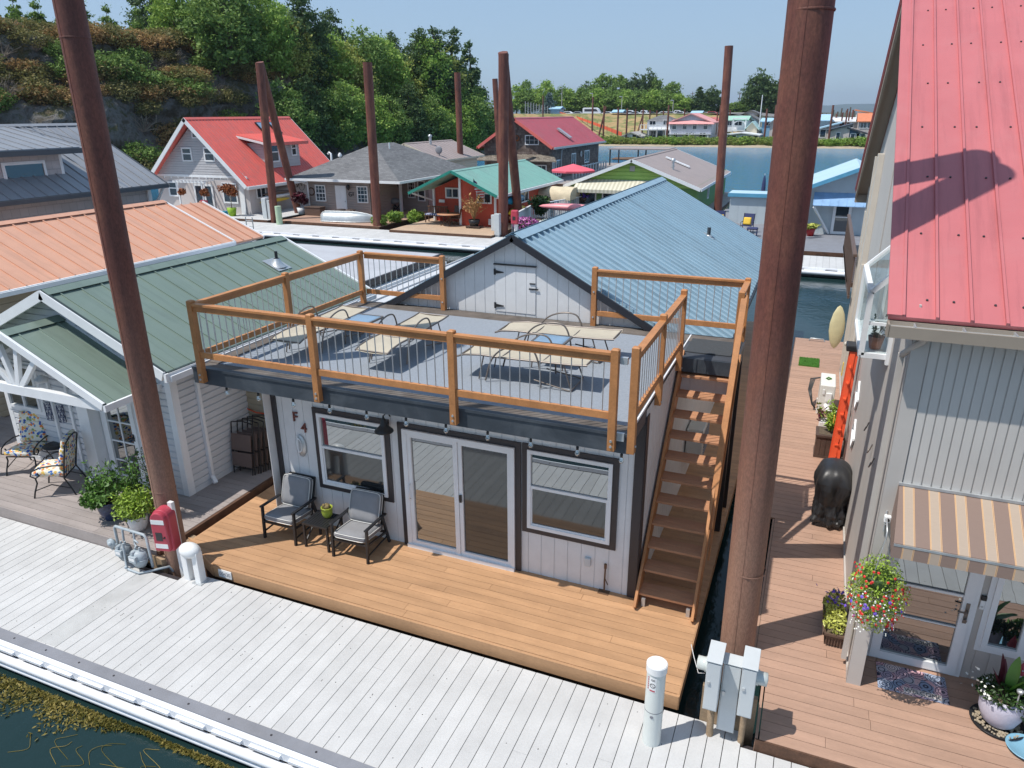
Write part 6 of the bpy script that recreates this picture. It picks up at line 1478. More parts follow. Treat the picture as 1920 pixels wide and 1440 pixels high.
def pot_bush(name, label, loc, potr, poth, potm, leafm, r, n, size, h=None, sz=(1, 1, .8), cat='potted plant', fl=None, group=None):
    t = thing(name, label, cat, loc, group=group); rr = random.Random(hash(label) % 1000 if False else len(label)*7+int(abs(loc[0])*13)); h = h or poth+r*.8
    obj('pot', MB().lathe([(.001, 0), (potr*.7, 0), (potr, poth), (potr*.9, poth), (.001, poth*.95)], (0, 0, 0), 16), potm, t)
    if h > poth+r: obj('trunk', MB().tube([(0, 0, poth*.8), (.03, 0, (poth+h)/2), (0, .02, h)], [.03, .022, .015], 6), 'trunk', t)
    m = MB(); bush(m, rr, (0, 0, h), r, n, size, sz, 8); obj('foliage', m, leafm, t)
    if fl: m = MB(); m.leaves(blob_pts(rr, fl[1], (0, 0, h), r*1.0, sz, .2), size*1.1, .3, rr, 1, 1.3); obj('flower', m, fl[0], t)
    return t
pot_bush('potted_maple', 'small orange leafed maple in a lime pot in front of the red roofed house', (-37.25, 30.9, 0), .32, .55, 'lime_pot', 'leaf_maple', .72, 1500, .11, 1.75, (1.1, 1, .7))
for x, lb in ((-41.55, 'left hanging basket on the white pergola'), (-39.55, 'right hanging basket on the white pergola')):
    t = thing('hanging_basket', lb, 'hanging basket', (x, 31.0, 1.25)); obj('basket', MB().lathe([(.001, 0), (.2, .15), (.001, .15)], (0, 0, 0), 12), 'planter_brown', t); m = MB(); bush(m, random.Random(int(-x*10)), (0, 0, .2), .42, 600, .09, (1.1, 1, .7)); obj('foliage', m, 'leaf_maple', t)
m = MB(); m.box(-.3, .3, -.2, .2, .35, .42); m.box(-.3, .3, .12, .2, .42, .95)
for a in (-.28, .24):
    for b in (-.18, .16): m.box(a, a+.05, b, b+.04, 0, .35)
o = obj('garden_chair', m, 'red_box'); o.location = (-39.8, 30.9, 0); tag(o, 'red garden chair in front of the white pergola', 'chair')
m = MB(); m.cyl((0, 0, 0), (0, 0, .55), .25, n=14); m.cyl((0, 0, .55), (0, 0, 1.15), .27, .16, n=14); o = obj('water_drum', m, 'teal_plastic'); o.location = (-33.6, 26.4, -.15); tag(o, 'teal plastic drum on the left end of the far walkway', 'drum')
m = MB()
for s in (-.25, .25): m.tube([(s, 0, -.5), (s, 0, .9)], .03, 6)
for i in range(4): m.tube([(-.25, 0, -.3+i*.33), (.25, 0, -.3+i*.33)], .022, 6)
o = obj('dock_ladder', m, 'galv'); o.location = (-31.6, 26.2, -.15); tag(o, 'aluminium swim ladder hooked on the far walkway edge', 'ladder')
t = thing('electrical_cabinet', 'pale grey electrical cabinet behind the upright pile near the red roof', 'electrical cabinet', (-33.9, 30.6, -.15)); obj('cabinet', MB().box(-.35, .0, -.15, .2, .1, 1.5), 'cabinet_grey', t, bevel=.02); obj('cabinet', MB().box(.05, .35, -.1, .25, .1, 1.35), 'cabinet_grey', t, bevel=.02)
tag(rebase(obj('standpipe', MB().cyl((-32.2, 29.6, -.15), (-32.2, 29.6, 1.0), .2, n=16), mat('pale_green', (.45, .58, .40), .5)), (-32.2, 29.6, -.15)), 'pale green standpipe right of the upright pile on the far walkway', 'standpipe')

# --- grey hip roofed house
B = thing('house', 'low hip roofed house with grey asphalt shingles, taupe siding and a white front door', 'floating home', (-28, 37, 0), world=True)
deckbox(B, -32.6, -24.9, 30.0, 44, .02, 'brown_deck')
x0, x1, yf, yb = -33.0, -27.9, 33.8, 43.5
m = MB(); house_walls(m, x0, x1, yf, yb, 0, 2.35, None, 'lap', h=.16, d=.025); house_walls(m, -27.9, -25.6, 37.6, yb, 0, 2.35, None, 'lap', h=.16, d=.025); obj('wall', m, 'wall_taupe2', B)
ze, zr = 2.42, 4.55; ex0, ex1, ey0, ey1 = -34.1, -25.2, 33.1, 44.4
a, b, c, d = (ex0, ey0, ze), (ex1, ey0, ze), (ex1, ey1, ze), (ex0, ey1, ze); r0, r1 = (-29.65, 37.4, zr), (-29.65, 40.1, zr)
m = MB(); m.add([a, b, c, d, r0, r1], [(0, 1, 4), (1, 2, 5, 4), (2, 3, 5), (3, 0, 4, 5), (3, 2, 1, 0)]); rf = obj('roof', m, 'asphalt_shingle', B)
m = MB(); m.box(ex0, ex1, ey0-.1, ey0, ze-.14, ze+.01); m.box(ex1, ex1+.1, ey0-.1, ey1, ze-.14, ze+.01); m.box(ex0-.1, ex0, ey0-.1, ey1, ze-.14, ze+.01); m.beam((-32.75, 33.55, .05), (-32.75, 33.55, 2.3), .08, .08, (0, 1, 0)); m.tube([(-33.9, 33.0, 2.35), (-33.2, 33.3, 2.2), (-32.75, 33.55, 2.0)], .05, 6); obj('gutter', m, 'trim_white', rf)
m = MB(); m.tube([(-32.0, 35.5, 3.3), (-32.0, 35.5, 3.95), (-32.15, 35.5, 4.02), (-32.25, 35.5, 3.9)], .07, 8); m.lathe([(.14, 0), (.14, .12), (.05, .25)], (-31.4, 35.7, 3.75), 12); m.cyl((-31.4, 35.7, 3.3), (-31.4, 35.7, 3.8), .08); m.tube([(-28.9, 38.2, 4.1), (-28.9, 38.2, 4.6)], .05, 6); obj('vent_pipe', m, 'trim_white', rf)
window(B, (-32.3, yf-.03, .88), (1, 0, 0), (0, -1, 0), .85, 1.1, 'hunggrid', glass='glass_far', fw_=.07); window(B, (-28.9, yf-.03, .9), (1, 0, 0), (0, -1, 0), .85, 1.1, 'hunggrid', glass='glass_far', fw_=.07)
m = MB(); m.box(-30.65, -29.78, yf-.07, yf-.03, .05, 1.98)
for i in range(2):
    for j in range(3): m.box(-30.55+i*.40, -30.25+i*.40, yf-.085, yf-.07, .2+j*.6, .65+j*.6)
dd = obj('door', m, 'trim_white', B); obj('handle', MB().sphere((-29.86, yf-.12, .95), .04), 'galv', dd)
m = MB(); m.lathe([(.22, -.03), (.28, 0), (.22, .03)], (-32.62, yf-.08, 1.52), 18, 'Y'); obj('wreath', m, 'wood_dark', B)
m = MB(); m.lathe([(.02, .3), (.12, .2), (.10, 0), (.02, -.1)], (-29.5, yf-.18, 1.8), 12); obj('wall_lamp', m, 'black_metal', B)
text('G', .42, 'black_metal', B, (-29.45, yf-.06, 1.42), (R(90), 0, 0), 'letter', .02); text('1', .36, 'black_metal', B, (-29.22, yf-.06, 1.46), (R(90), 0, 0), 'numeral', .02)
m = MB(); m.box(-27.3, -27.14, 36.5, 36.66, 0, 2.35); m.box(-25.75, -25.6, 33.5, 33.64, 0, 2.35) if False else None; obj('porch_post', m, 'trim_white', B)
window(B, (-27.2, 37.57, .9), (1, 0, 0), (0, -1, 0), .6, 1.1, 'hunggrid', glass='glass_far', fw_=.07); window(B, (-26.4, 37.57, .7), (1, 0, 0), (0, -1, 0), .6, 1.4, 'hung', glass='glass_far', fw_=.07)
t = thing('hanging_chair', 'black egg shaped hanging chair on the porch of the hip roofed house', 'hanging chair', (-27.75, 36.6, .0)); m = MB()
m.tube([(.62*math.cos(k*.3927)*(.8), 0, 1.15+.95*math.sin(k*.3927)) for k in range(17)], .04, 6); m.tube([(-.5, 0, 0), (0, 0, .5), (.5, 0, 0)], .04, 6); m.tube([(0, -.4, 0), (0, 0, .4), (0, .4, 0)], .03, 6); obj('frame', m, 'black_metal', t); m = MB(); m.sphere((0, 0, .75), .42, 12, 8, (1, .8, .5)); obj('cushion', m, 'cushion_grey', t)
t = thing('storage_box', 'brown rattan storage box beside the white front door', 'storage box', (-32.0, 33.1, .02)); obj('box', MB().box(-.65, .65, -.3, .3, 0, .5), 'planter_brown', t, bevel=.03); obj('lid', MB().box(-.68, .68, -.33, .33, .5, .58), 'planter_wood', t, bevel=.02)
for i, (x, lb) in enumerate(((-29.75, 'small dark round table by the white front door'), (-28.95, 'second small dark table right of the first, under the grid window'))):
    m = MB(); m.lathe([(.001, .5), (.35, .5), (.36, .45), (.3, .44), (.25, .1), (.3, 0), (.001, 0)], (0, 0, 0), 18); o = obj('small_table', m, 'planter_wood'); o.location = (x, 32.9, .02); tag(o, lb, 'table')
t = thing('rowing_boat', 'upturned aluminium rowing boat lying on the brown deck', 'boat', (-27.9, 31.2, .05), R(6)); m = MB(); n = 14; secs = []
for i in range(n+1):
    f = i/n; wv = .62*(1-max(0, (f-.45)/.55)**2.2); hv = .58+.02*f-.25*max(0, (f-.5)/.5)**2; x = -1.75+3.6*f; secs.append([(x, -wv, .02), (x, -wv*.92, hv*.75), (x, -wv*.5, hv), (x, 0, hv*1.03), (x, wv*.5, hv), (x, wv*.92, hv*.75), (x, wv, .02)])
for sct in secs: m.v += sct
for i in range(n):
    for k in range(6): a = i*7+k; m.f.append((a, a+7, a+8, a+1)); m.sm.append(True)
m.f.append(tuple(range(7))); m.sm.append(False)
obj('hull', m, 'aluminium', t); m = MB()
for k in (0, 6): m.tube([s_[k] for s_ in secs], .025, 6)
m.tube([s_[3] for s_ in secs], .02, 6); obj('gunwale', m, 'galv', t)
pot_bush('potted_shrub', 'burgundy leafed shrub in a white pot by the brown deck corner', (-33.2, 33.2, .02), .32, .45, 'white_plastic', 'leaf_burgundy', .6, 900, .12, 1.0)
t = thing('marsh_grass', 'clump of green waterside plants between the brown deck and the red cottage', 'plant', (-25.0, 31.6, -.1)); m = MB(); rb_ = random.Random(5)
for c, r in (((-.2, -1.0, .4), .55), ((.3, -.2, .5), .6), ((-.1, .9, .35), .6), ((.5, 1.8, .3), .6), ((.3, 2.8, .2), .6)): bush(m, rb_, c, r, 700, .11, (1, 1.1, .8))
obj('foliage', m, 'crown_bright', t)

# --- red cottage with teal roof
Cc = thing('house', 'small barn red cottage with a teal metal roof and white trim', 'floating home', (-20.5, 36, 0), world=True)
deckbox(Cc, -23.7, -17.05, 29.2, 44, .0, mat('tan_deck', (.50, .36, .25), .7, .08, 2))
m = MB(); groove_wall(m, [(0, 0), (2.35, 0), (2.35, 2.05), (0, 3.10)], (-20.42, 32.3, 0), (1, 0, 0), (0, 0, 1), (0, -1, 0), .16, .02, .015); groove_wall(m, [(0, 0), (10.6, 0), (10.6, 2.0), (0, 2.0)], (-18.07, 32.3, 0), (0, 1, 0), (0, 0, 1), (1, 0, 0), .16, .02, .015)
groove_wall(m, [(0, 0), (2.5, 0), (2.5, 3.08), (0, 2.05)], (-22.92, 33.7, 0), (1, 0, 0), (0, 0, 1), (0, -1, 0), .16, .02, .015); m.box(-22.92, -22.9, 33.7, 43, 0, 2.0); m.box(-20.45, -20.42, 32.3, 33.7, 0, 3.0); obj('wall', m, 'wall_red', Cc)
mr, mt = MB(), MB(); gable_roof(mr, mt, -20.52, 2.95, 31.3, 43.2, 1.98, 3.32, pitch=.235, rib=.012, ribw=.05, th=.06, trimh=.16); rf = obj('roof', mr, 'roof_teal', Cc)
m = MB()
for s in (-1, 1): m.beam((-20.52+s*2.97, 31.27, 1.93), (-20.52, 31.27, 3.28), .07, .16)
obj('barge_board', m, mat('teal_dark', (.03, .24, .19), .4), rf); m = MB(); m.box(-17.6, -17.45, 31.3, 43.2, 1.80, 1.96); obj('gutter', m, 'trim_white', rf)
m = MB(); m.box(-20.5, -20.36, 32.2, 32.28, .02, 2.95); m.box(-18.15, -18.02, 32.22, 32.28, .02, 1.95); m.box(-23.05, -22.92, 33.55, 33.68, .02, 2.0); m.beam((-22.98, 33.5, 1.3), (-23.4, 31.6, 1.9), .08, .08); m.box(-20.75, -20.5, 33.6, 33.68, 1.9, 2.7); obj('corner_board', m, 'trim_white', Cc)
window(Cc, (-22.15, 33.65, 1.45), (1, 0, 0), (0, -1, 0), .98, .66, 'slider', glass='glass_far', fw_=.09); window(Cc, (-19.3, 32.25, 1.38), (1, 0, 0), (0, -1, 0), 1.0, .66, 'slider', glass='glass_far', fw_=.09); window(Cc, (-18.04, 36.2, 1.0), (0, 1, 0), (1, 0, 0), 1.4, .8, 'slider', glass='glass_far', fw_=.09)
m = MB(); m.box(-22.6, -22.2, 33.55, 33.62, 1.18, 1.36); obj('name_board', m, 'trim_white', Cc); obj('junction_box', MB().box(-18.5, -18.2, 32.1, 32.27, .15, .5), 'cabinet_grey', Cc, bevel=.02)
t = thing('flag', 'small red and white striped flag with a blue corner on the red cottage front', 'flag', (-18.65, 32.1, 1.7)); obj('pole', MB().tube([(.1, .1, -.3), (-.45, -.7, 1.2)], .02, 6), 'wood_dark', t)
m = MB(); n = 8; vs = []
for i in range(n+1):
    for j in range(5): vs.append((-.42+.42*i/n+.03*math.sin(i), -.66+.4*i/n+.05*math.sin(i*1.1+j*.5), 1.12-.55*i/n*1.2-j*.14+.02*math.sin(j)))
m.add(vs, [(i*5+j, (i+1)*5+j, (i+1)*5+j+1, i*5+j+1) for i in range(n) for j in range(4)], True); cl = obj('cloth', m, 'flag_stripe', t); m = MB(); m.poly([(-.44, -.73, 1.13), (-.26, -.55, .92), (-.26, -.55, .72), (-.44, -.73, .90)], (0, -.01, 0)); obj('canton', m, 'navy', cl)
t = thing('bench', 'dark slatted bench with a blue patterned cushion on the cottage porch', 'bench', (-22.5, 32.9, 0)); m = MB(); m.box(-.7, .7, -.25, .25, .42, .47)
for i in range(12): m.box(-.68+i*.12, -.63+i*.12, .24, .28, .45, .95)
m.box(-.72, .72, .22, .29, .93, 1.0); obj('seat_and_back', m, 'wood_dark', t)
for a in (-.68, .62):
    for b in (-.24, .2): obj('leg', MB().box(a, a+.06, b, b+.05, 0, .62 if b < 0 else .45), 'wood_dark', t)
obj('cushion', MB().box(-.68, .68, -.26, .22, .47, .55), 'cushion_blue', t, bevel=.02)
t = thing('patio_table', 'round brown wooden table on the cottage porch', 'table', (-21.1, 32.0, 0)); obj('table_top', MB().lathe([(.001, .72), (.75, .72), (.76, .69), (.001, .68)], (0, 0, 0), 24), 'stair_tread', t)
for k in range(4): a = k*1.57+.5; obj('leg', MB().beam((.55*math.cos(a), .55*math.sin(a), 0), (-.4*math.cos(a), -.4*math.sin(a), .69), .05, .05), 'wood_dark', t)
pot_bush('small_plant', 'tiny green plant in the middle of the round porch table', (-21.15, 32.0, .72), .1, .08, 'trim_dark', 'leaf_dark', .14, 60, .06, .16)
def sling_chair(label, loc, rz, mt='planter_brown', mt2='wood_dark', group=None):
    t = thing('patio_chair', label, 'chair', loc, rz, group); m = MB(); m.box(-.28, .28, -.28, .28, .42, .45); m.poly([(-.28, .26, .45), (.28, .26, .45), (.28, .42, 1.05), (-.28, .42, 1.05)], (0, .03, 0)); obj('seat_and_back', m, mt, t); m = MB()
    for s in (-1, 1): m.tube([(s*.3, -.3, 0), (s*.3, -.26, .62), (s*.3, .3, .62)], .02, 5); m.tube([(s*.3, .34, 0), (s*.3, .26, .45), (s*.3, .43, 1.06)], .02, 5)
    obj('frame', m, mt2, t); return t
ch0 = sling_chair('brown sling chair behind the round porch table', (-21.05, 33.0, 0), R(5)); dup(ch0, (-20.75, 32.2, 0), R(-80), 'brown sling chair right of the round table, by the white post')
t = thing('potted_plant', 'dry orange grassy plant in a black pot on a wheeled stand', 'potted plant', (-19.2, 31.6, 0)); obj('pot', MB().lathe([(.001, .12), (.26, .12), (.36, .5), (.33, .5), (.3, .4), (.001, .38)], (0, 0, 0), 16), 'black_metal', t); m = MB(); m.box(-.45, .45, -.3, .3, .06, .12)
for a in (-.4, .4): m.cyl((a, -.25, .04), (a, -.2, .04), .05)
obj('stand', m, 'planter_wood', t); m = MB(); rq = random.Random(3)
for _ in range(60):
    a = rq.random()*6.28; rr = rq.uniform(.3, 1.0); hh = rq.uniform(.6, 1.6); P = [Vector((0, 0, .45)), Vector((rr*.3*math.cos(a), rr*.2*math.sin(a), .45+hh*.6)), Vector((rr*.9*math.cos(a), rr*.5*math.sin(a), .45+hh))]; m.tube(P, .008, 4, False); m.leaves([tuple(P[1].lerp(P[2], f)) for f in (.2, .4, .6, .8, 1.0)], .08, .5, rq)
obj('foliage', m, 'leaf_straw', t)
t = thing('electrical_cabinet', 'pair of pale grey electrical cabinets at the foot of the thick far pile', 'electrical cabinet', (-16.95, 29.9, -.15)); obj('cabinet', MB().box(-.12, .20, -.15, .15, .1, 1.3), 'cabinet_grey', t, bevel=.02); obj('cabinet', MB().box(-.42, -.16, .1, .35, .3, 1.2), 'cabinet_grey', t, bevel=.02); obj('leg', MB().box(-.08, .16, -.1, .1, -.3, .1), 'cabinet_grey', t)
t = thing('emergency_box', 'red emergency box on a white post right of the thick far pile', 'emergency box', (-15.85, 30.0, -.15)); obj('post', MB().box(-.1, .1, .05, .2, -.2, 1.2), 'trim_white', t); obj('box', MB().box(-.22, .22, -.2, .05, .75, 1.55), 'red_box', t, bevel=.08); obj('window', MB().box(-.1, .08, -.215, -.2, 1.0, 1.2), 'trim_dark', t)
# white picket rails running back beside the cottage
t = thing('fence', 'low white board fence running back from the far walkway beside the red cottage', 'fence', (-16, 36, 0), world=True); m = MB(); m.beam((-16.3, 30.6, 1.0), (-17.0, 35.5, 1.0), .12, .05)
for i in range(28): m.box(-16.33-i*.025, -16.30-i*.025, 30.6+i*.175, 30.74+i*.175, 0, .98)
obj('panel', m, 'trim_white', t); m = MB(); m.beam((-17.0, 35.5, 1.0), (-15.6, 41.5, 1.0), .12, .05)
for i in range(30): m.box(-17.0+i*.045, -16.97+i*.045, 35.6+i*.195, 35.68+i*.195, 0, .98)
obj('panel', m, 'trim_white', t)
t = thing('fence', 'white baluster railing behind the pink kayak', 'fence', (-13.5, 34.8, 0), world=True); m = MB(); m.box(-15.6, -11, 34.72, 34.8, .95, 1.02); m.box(-15.6, -11, 34.72, 34.8, .1, .16)
for i in range(36): m.box(-15.6+i*.13, -15.55+i*.13, 34.74, 34.78, .1, .95)
obj('panel', m, 'trim_white', t)
pot_bush('flowering_plant', 'mass of pink and purple petunias at the near end of the white fence', (-15.6, 31.0, -.1), .4, .3, 'planter_brown', 'leaf_green', .62, 700, .09, .55, (1.2, 1, .7), 'potted plant', ('flower_pink', 420))
pot_bush('flowering_plant', 'white flowering plant beside the pink petunias', (-14.6, 31.6, -.1), .3, .3, 'planter_brown', 'leaf_green', .45, 420, .09, .5, (1.2, 1, .7), 'potted plant', ('flower_white', 180))
pot_bush('potted_shrub', 'dark leafy citrus like shrub behind the petunias', (-15.9, 34.2, 0), .4, .4, 'planter_brown', 'leaf_dark', .85, 1300, .13, 1.2, (1.1, 1, .85))
m = MB(); m.lathe([(.001, -1.9), (.18, -1.6), (.34, -.7), (.36, .4), (.25, 1.3), (.001, 1.9)], (0, 0, 0), 16, 'X', 1, .62); o = obj('kayak', m, 'kayak_pink'); o.location = (-13.9, 33.6, 1.22); tag(o, 'faded pink kayak lying on the white railing in front of the green house', 'kayak')
for y, mt, lb, z in ((33.6, 'kayak_blue', 'blue kayak hanging under the eave of the red cottage', 1.45), (33.9, 'kayak_yellow', 'yellow kayak on the cottage side below the blue one', .72), (34.0, 'stair_tread', 'brown kayak on the cottage side under the yellow one', .42)):
    m = MB(); m.lathe([(.001, -1.5), (.2, -1.1), (.34, -.3), (.34, .5), (.2, 1.2), (.001, 1.5)], (0, 0, 0), 14, 'Y', .6, .9); o = obj('kayak', m, mt); o.location = (-17.65, y+.8, z); tag(o, lb, 'kayak', 'kayaks beside the red cottage')
t = thing('boat_canopy', 'rounded cream canvas boat canopy on a metal frame left of the green house', 'canopy', (-17.3, 40.5, 0)); m = MB(); n = 12; vs = []
for i in range(n+1):
    a = math.pi*i/n; 
    for j in range(9): vs.append((-1.6+j*.4+.03*math.sin(i*3), -1.1*math.cos(a), .95+.78*math.sin(a)**.7+.02*math.sin(j*2.2)))
m.add(vs, [(i*9+j, i*9+j+1, (i+1)*9+j+1, (i+1)*9+j) for i in range(n) for j in range(8)], True); m.add([vs[i*9] for i in range(n+1)], [tuple(range(n+1))]); m.add([vs[i*9+8] for i in range(n+1)], [tuple(range(n+1))]); obj('canvas', m, 'canvas_tan', t); m = MB()
for x in (-1.5, 0, 1.5):
    for y in (-1.05, 1.05): m.tube([(x, y, 0), (x, y, 1.0)], .04, 6)
obj('frame', m, 'galv', t)
pot_bush('flowering_plant', 'yellow and purple flower tub in front of the green house', (-15.6, 42.2, .6), .4, .3, 'planter_brown', 'leaf_yellow', .5, 400, .1, .5, (1.4, 1, .6), 'potted plant', ('flower_purple', 130))
def parasol(label, loc, r, h, mt, closed=False):
    t = thing('parasol', label, 'parasol', loc); obj('pole', MB().cyl((0, 0, 0), (0, 0, h), .03, n=8), 'galv', t); obj('base', MB().lathe([(.001, .06), (.24, .05), (.26, 0)], (0, 0, 0), 16), 'teal_plastic' if closed else 'dock_grey', t)
    if closed: m = MB(); m.lathe([(.05, h*.36), (.17, h*.40), (.14, h*.55), (.12, h*.75), (.08, h*.88), (.02, h*.97), (.001, h)], (0, 0, 0), 12); obj('canopy', m, mt, t)
    else:
        m = MB(); n = 8; P = [(r*math.cos(k*.785), r*math.sin(k*.785), h-.5) for k in range(n)]; m.add(P+[(0, 0, h)], [(k, (k+1) % n, n) for k in range(n)]); m.add([(p[0], p[1], p[2]) for p in P]+[(p[0], p[1], p[2]-.15) for p in P], [(k, (k+1) % n, n+(k+1) % n, n+k) for k in range(n)]); obj('canopy', m, mt, t)
    return t
parasol('open pinkish red parasol behind the cream boat canopy', (-19.6, 52, 0), 1.9, 2.5, 'umbrella_pink')
# --- beige low house behind
Bb = thing('house', 'low cream house with a brown metal roof and satellite dish behind the hip roof', 'floating home', (-29.5, 50, 0), world=True)
m = MB(); house_walls(m, -34.6, -28.8, 45.5, 52.6, 0, 3.05, 4.15, 'lap', h=.25, d=.03); obj('wall', m, 'wall_cream', Bb); mr, mt = MB(), MB(); gable_roof(mr, mt, -31.7, 3.25, 45.0, 53.4, 3.02, 4.28, pitch=.6, rib=.02, ribw=.03, th=.08, trimh=.16); rf = obj('roof', mr, 'roof_brown', Bb); obj('barge_board', mt, 'wall_cream', rf)
m = MB(); m.cyl((-31.2, 48.5, 4.0), (-31.2, 48.5, 4.75), .12, n=12); m.lathe([(.17, 0), (.17, .12), (.001, .2)], (-31.2, 48.5, 4.7), 12); obj('flue', m, 'galv', rf); m = MB(); m.sphere((-29.2, 46.2, 3.75), .32, 12, 8, (1, .25, 1)); m.tube([(-29.2, 46.3, 3.2), (-29.2, 46.3, 3.7)], .04, 6); obj('satellite_dish', m, 'dock_grey', rf)
window(Bb, (-28.77, 46.3, 1.4), (0, 1, 0), (1, 0, 0), .7, 1.2, 'one', glass='glass_far', fw_=.08)
m = MB(); m.box(-36, -25, 44.5, 58, -.5, .0); obj('deck', m, 'grey_deck', Bb)
# --- brown shingled house with crimson roof
Sg = thing('house', 'weathered brown shingled two storey house with a crimson metal roof', 'floating home', (-29, 70, 0), world=True)
deckbox(Sg, -36, -23.0, 60, 83, .1, 'grey_deck', .4)
m = MB(); house_walls(m, -32.9, -25.6, 63.2, 80.4, .1, 3.5, 5.9, 'flat'); wv = obj('wall', m, 'shingle_dark', Sg)
mr, mt = MB(), MB(); gable_roof(mr, mt, -29.25, 4.15, 62.5, 81.2, 3.35, 6.08, pitch=.4, rib=.03, ribw=.05, th=.1, trimh=.28); rf = obj('roof', mr, 'roof_crimson', Sg); obj('barge_board', mt, 'roof_red', rf)
m = MB(); m.box(-25.05, -24.9, 62.5, 81.2, 3.12, 3.32); m.tube([(-24.95, 66, 3.15), (-25.4, 66, 2.9), (-25.5, 66, .2)], .07, 6); obj('gutter', m, 'galv', rf)
m = MB(); m.poly([(-27.2, 69.4, 4.90), (-27.2, 70.1, 4.90), (-25.7, 70.1, 3.93), (-25.7, 69.4, 3.93)], (.1, 0, .12)); obj('skylight', m, 'galv', rf)
m = MB(); m.poly([(-33.4, 61.9, 1.95), (-24.5, 61.9, 1.95), (-25.3, 63.15, 2.5), (-32.9, 63.15, 2.5)], (0, 0, .08)); obj('skirt_roof', m, 'shake_old', Sg)
for wx, w_ in ((-31.1, 1.3), (-28.35, 1.5)): window(Sg, (wx, 63.15, 3.5), (1, 0, 0), (0, -1, 0), w_, .95, 'grid', glass='glass_far', fw_=.09)
m = MB(); m.lathe([(.18, -.04), (.3, 0), (.18, .04)], (-29.2, 63.05, 4.15), 14, 'Y'); obj('wreath', m, 'leaf_maple', Sg)
window(Sg, (-27.6, 63.15, .4), (1, 0, 0), (0, -1, 0), 1.6, 1.2, 'grid', glass='glass_far', fw_=.1)
for y, w_, z, h_ in ((63.6, .8, .3, 1.6), (64.8, 1.6, .3, 1.7), (69.8, 1.5, .9, 1.5), (74.5, 1.9, 1.1, 1.4)): window(Sg, (-25.57, y, z), (0, 1, 0), (1, 0, 0), w_, h_, 'slider', glass='glass_far', fw_=.12)
m = MB(); m.lathe([(.22, -.05), (.34, 0), (.22, .05)], (-25.45, 73, 2.2), 14, 'X'); obj('life_ring', m, 'trim_white', Sg)
m = MB()
for i in range(13): m.box(-24.2, -24.08, 66+i*1.05, 66.14+i*1.05, .1, 1.25)
m.box(-24.2, -24.1, 66, 79, 1.1, 1.18); obj('railing', m, 'cabinet_grey', Sg)
# --- lime green house
G_ = thing('house', 'lime green shingled house with a brown roof, white fascia and striped awning', 'floating home', (-12, 48, 0), world=True)
deckbox(G_, -19, -6.6, 39.8, 58, .0, 'grey_deck', .3)
gx, hf2, y0, y1, ze, zr = -12.1, 4.75, 41.5, 57.2, 1.78, 3.58
m = MB(); lap_wall(m, [(0, 1.72), (8.9, 1.72), (4.45, 3.45)], (gx-4.45, y0+.5, 0), (1, 0, 0), (0, 0, 1), (0, -1, 0), .26, .04); obj('gable_wall', m, 'wall_lime', G_)
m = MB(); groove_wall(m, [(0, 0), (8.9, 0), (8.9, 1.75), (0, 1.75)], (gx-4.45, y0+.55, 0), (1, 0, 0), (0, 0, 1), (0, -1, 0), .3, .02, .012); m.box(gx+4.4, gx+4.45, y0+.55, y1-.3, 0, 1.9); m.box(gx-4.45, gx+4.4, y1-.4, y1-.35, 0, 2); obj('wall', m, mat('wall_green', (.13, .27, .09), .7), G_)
mr, mt = MB(), MB(); gable_roof(mr, mt, gx, hf2, y0, y1, ze, zr, pitch=0, th=.08, trimh=.22); rf = obj('roof', mr, 'roof_brown', G_); obj('barge_board', mt, 'trim_white', rf)
m = MB(); m.cyl((-9.9, 44.7, 2.4), (-9.9, 44.7, 3.4), .09, n=12); m.lathe([(.16, 0), (.16, .14), (.05, .2)], (-9.9, 44.7, 3.3), 12); m.lathe([(.12, 0), (.12, .1)], (-9.9, 44.7, 2.9), 12); obj('flue', m, 'galv', rf); m = MB(); m.poly([(-11.6, 49.5, 3.42), (-11.2, 49.5, 3.27), (-9.6, 45.4, 2.65), (-9.9, 45.3, 2.78)][:0] or [(-11.2, 48.5, 3.30), (-11.2, 48.9, 3.30), (-9.4, 48.9, 2.62), (-9.4, 48.5, 2.62)], (.02, 0, .08)); obj('skylight', m, 'trim_white', rf)
m = MB(); m.box(gx-.2, gx+.15, y0+.42, y0+.47, 2.75, 3.1); obj('gable_vent', m, 'concrete', G_)
m = MB(); A_ = [(-15.9, y0+.45, 2.15), (-9.7, y0+.45, 2.15), (-9.6, y0-.7, 1.55), (-16.0, y0-.7, 1.55)]; m.poly(A_, (0, 0, .02)); m.poly([(-16.0, y0-.71, 1.55), (-9.6, y0-.71, 1.55), (-9.6, y0-.71, 1.35), (-16.0, y0-.71, 1.35)], (0, .01, 0)); obj('awning', m, 'awning_green_stripe', G_)
window(G_, (-16.1, y0+.5, .35), (1, 0, 0), (0, -1, 0), 1.5, .95, 'one', glass='glass_far', fw_=.1); window(G_, (-14.2, y0+.5, .2), (1, 0, 0), (0, -1, 0), 2.2, 1.1, 'slider', glass='glass_far', fw_=.1); window(G_, (gx+4.46, 46.5, .6), (0, 1, 0), (1, 0, 0), .7, 1.1, 'one', glass='glass_far', fw_=.1)
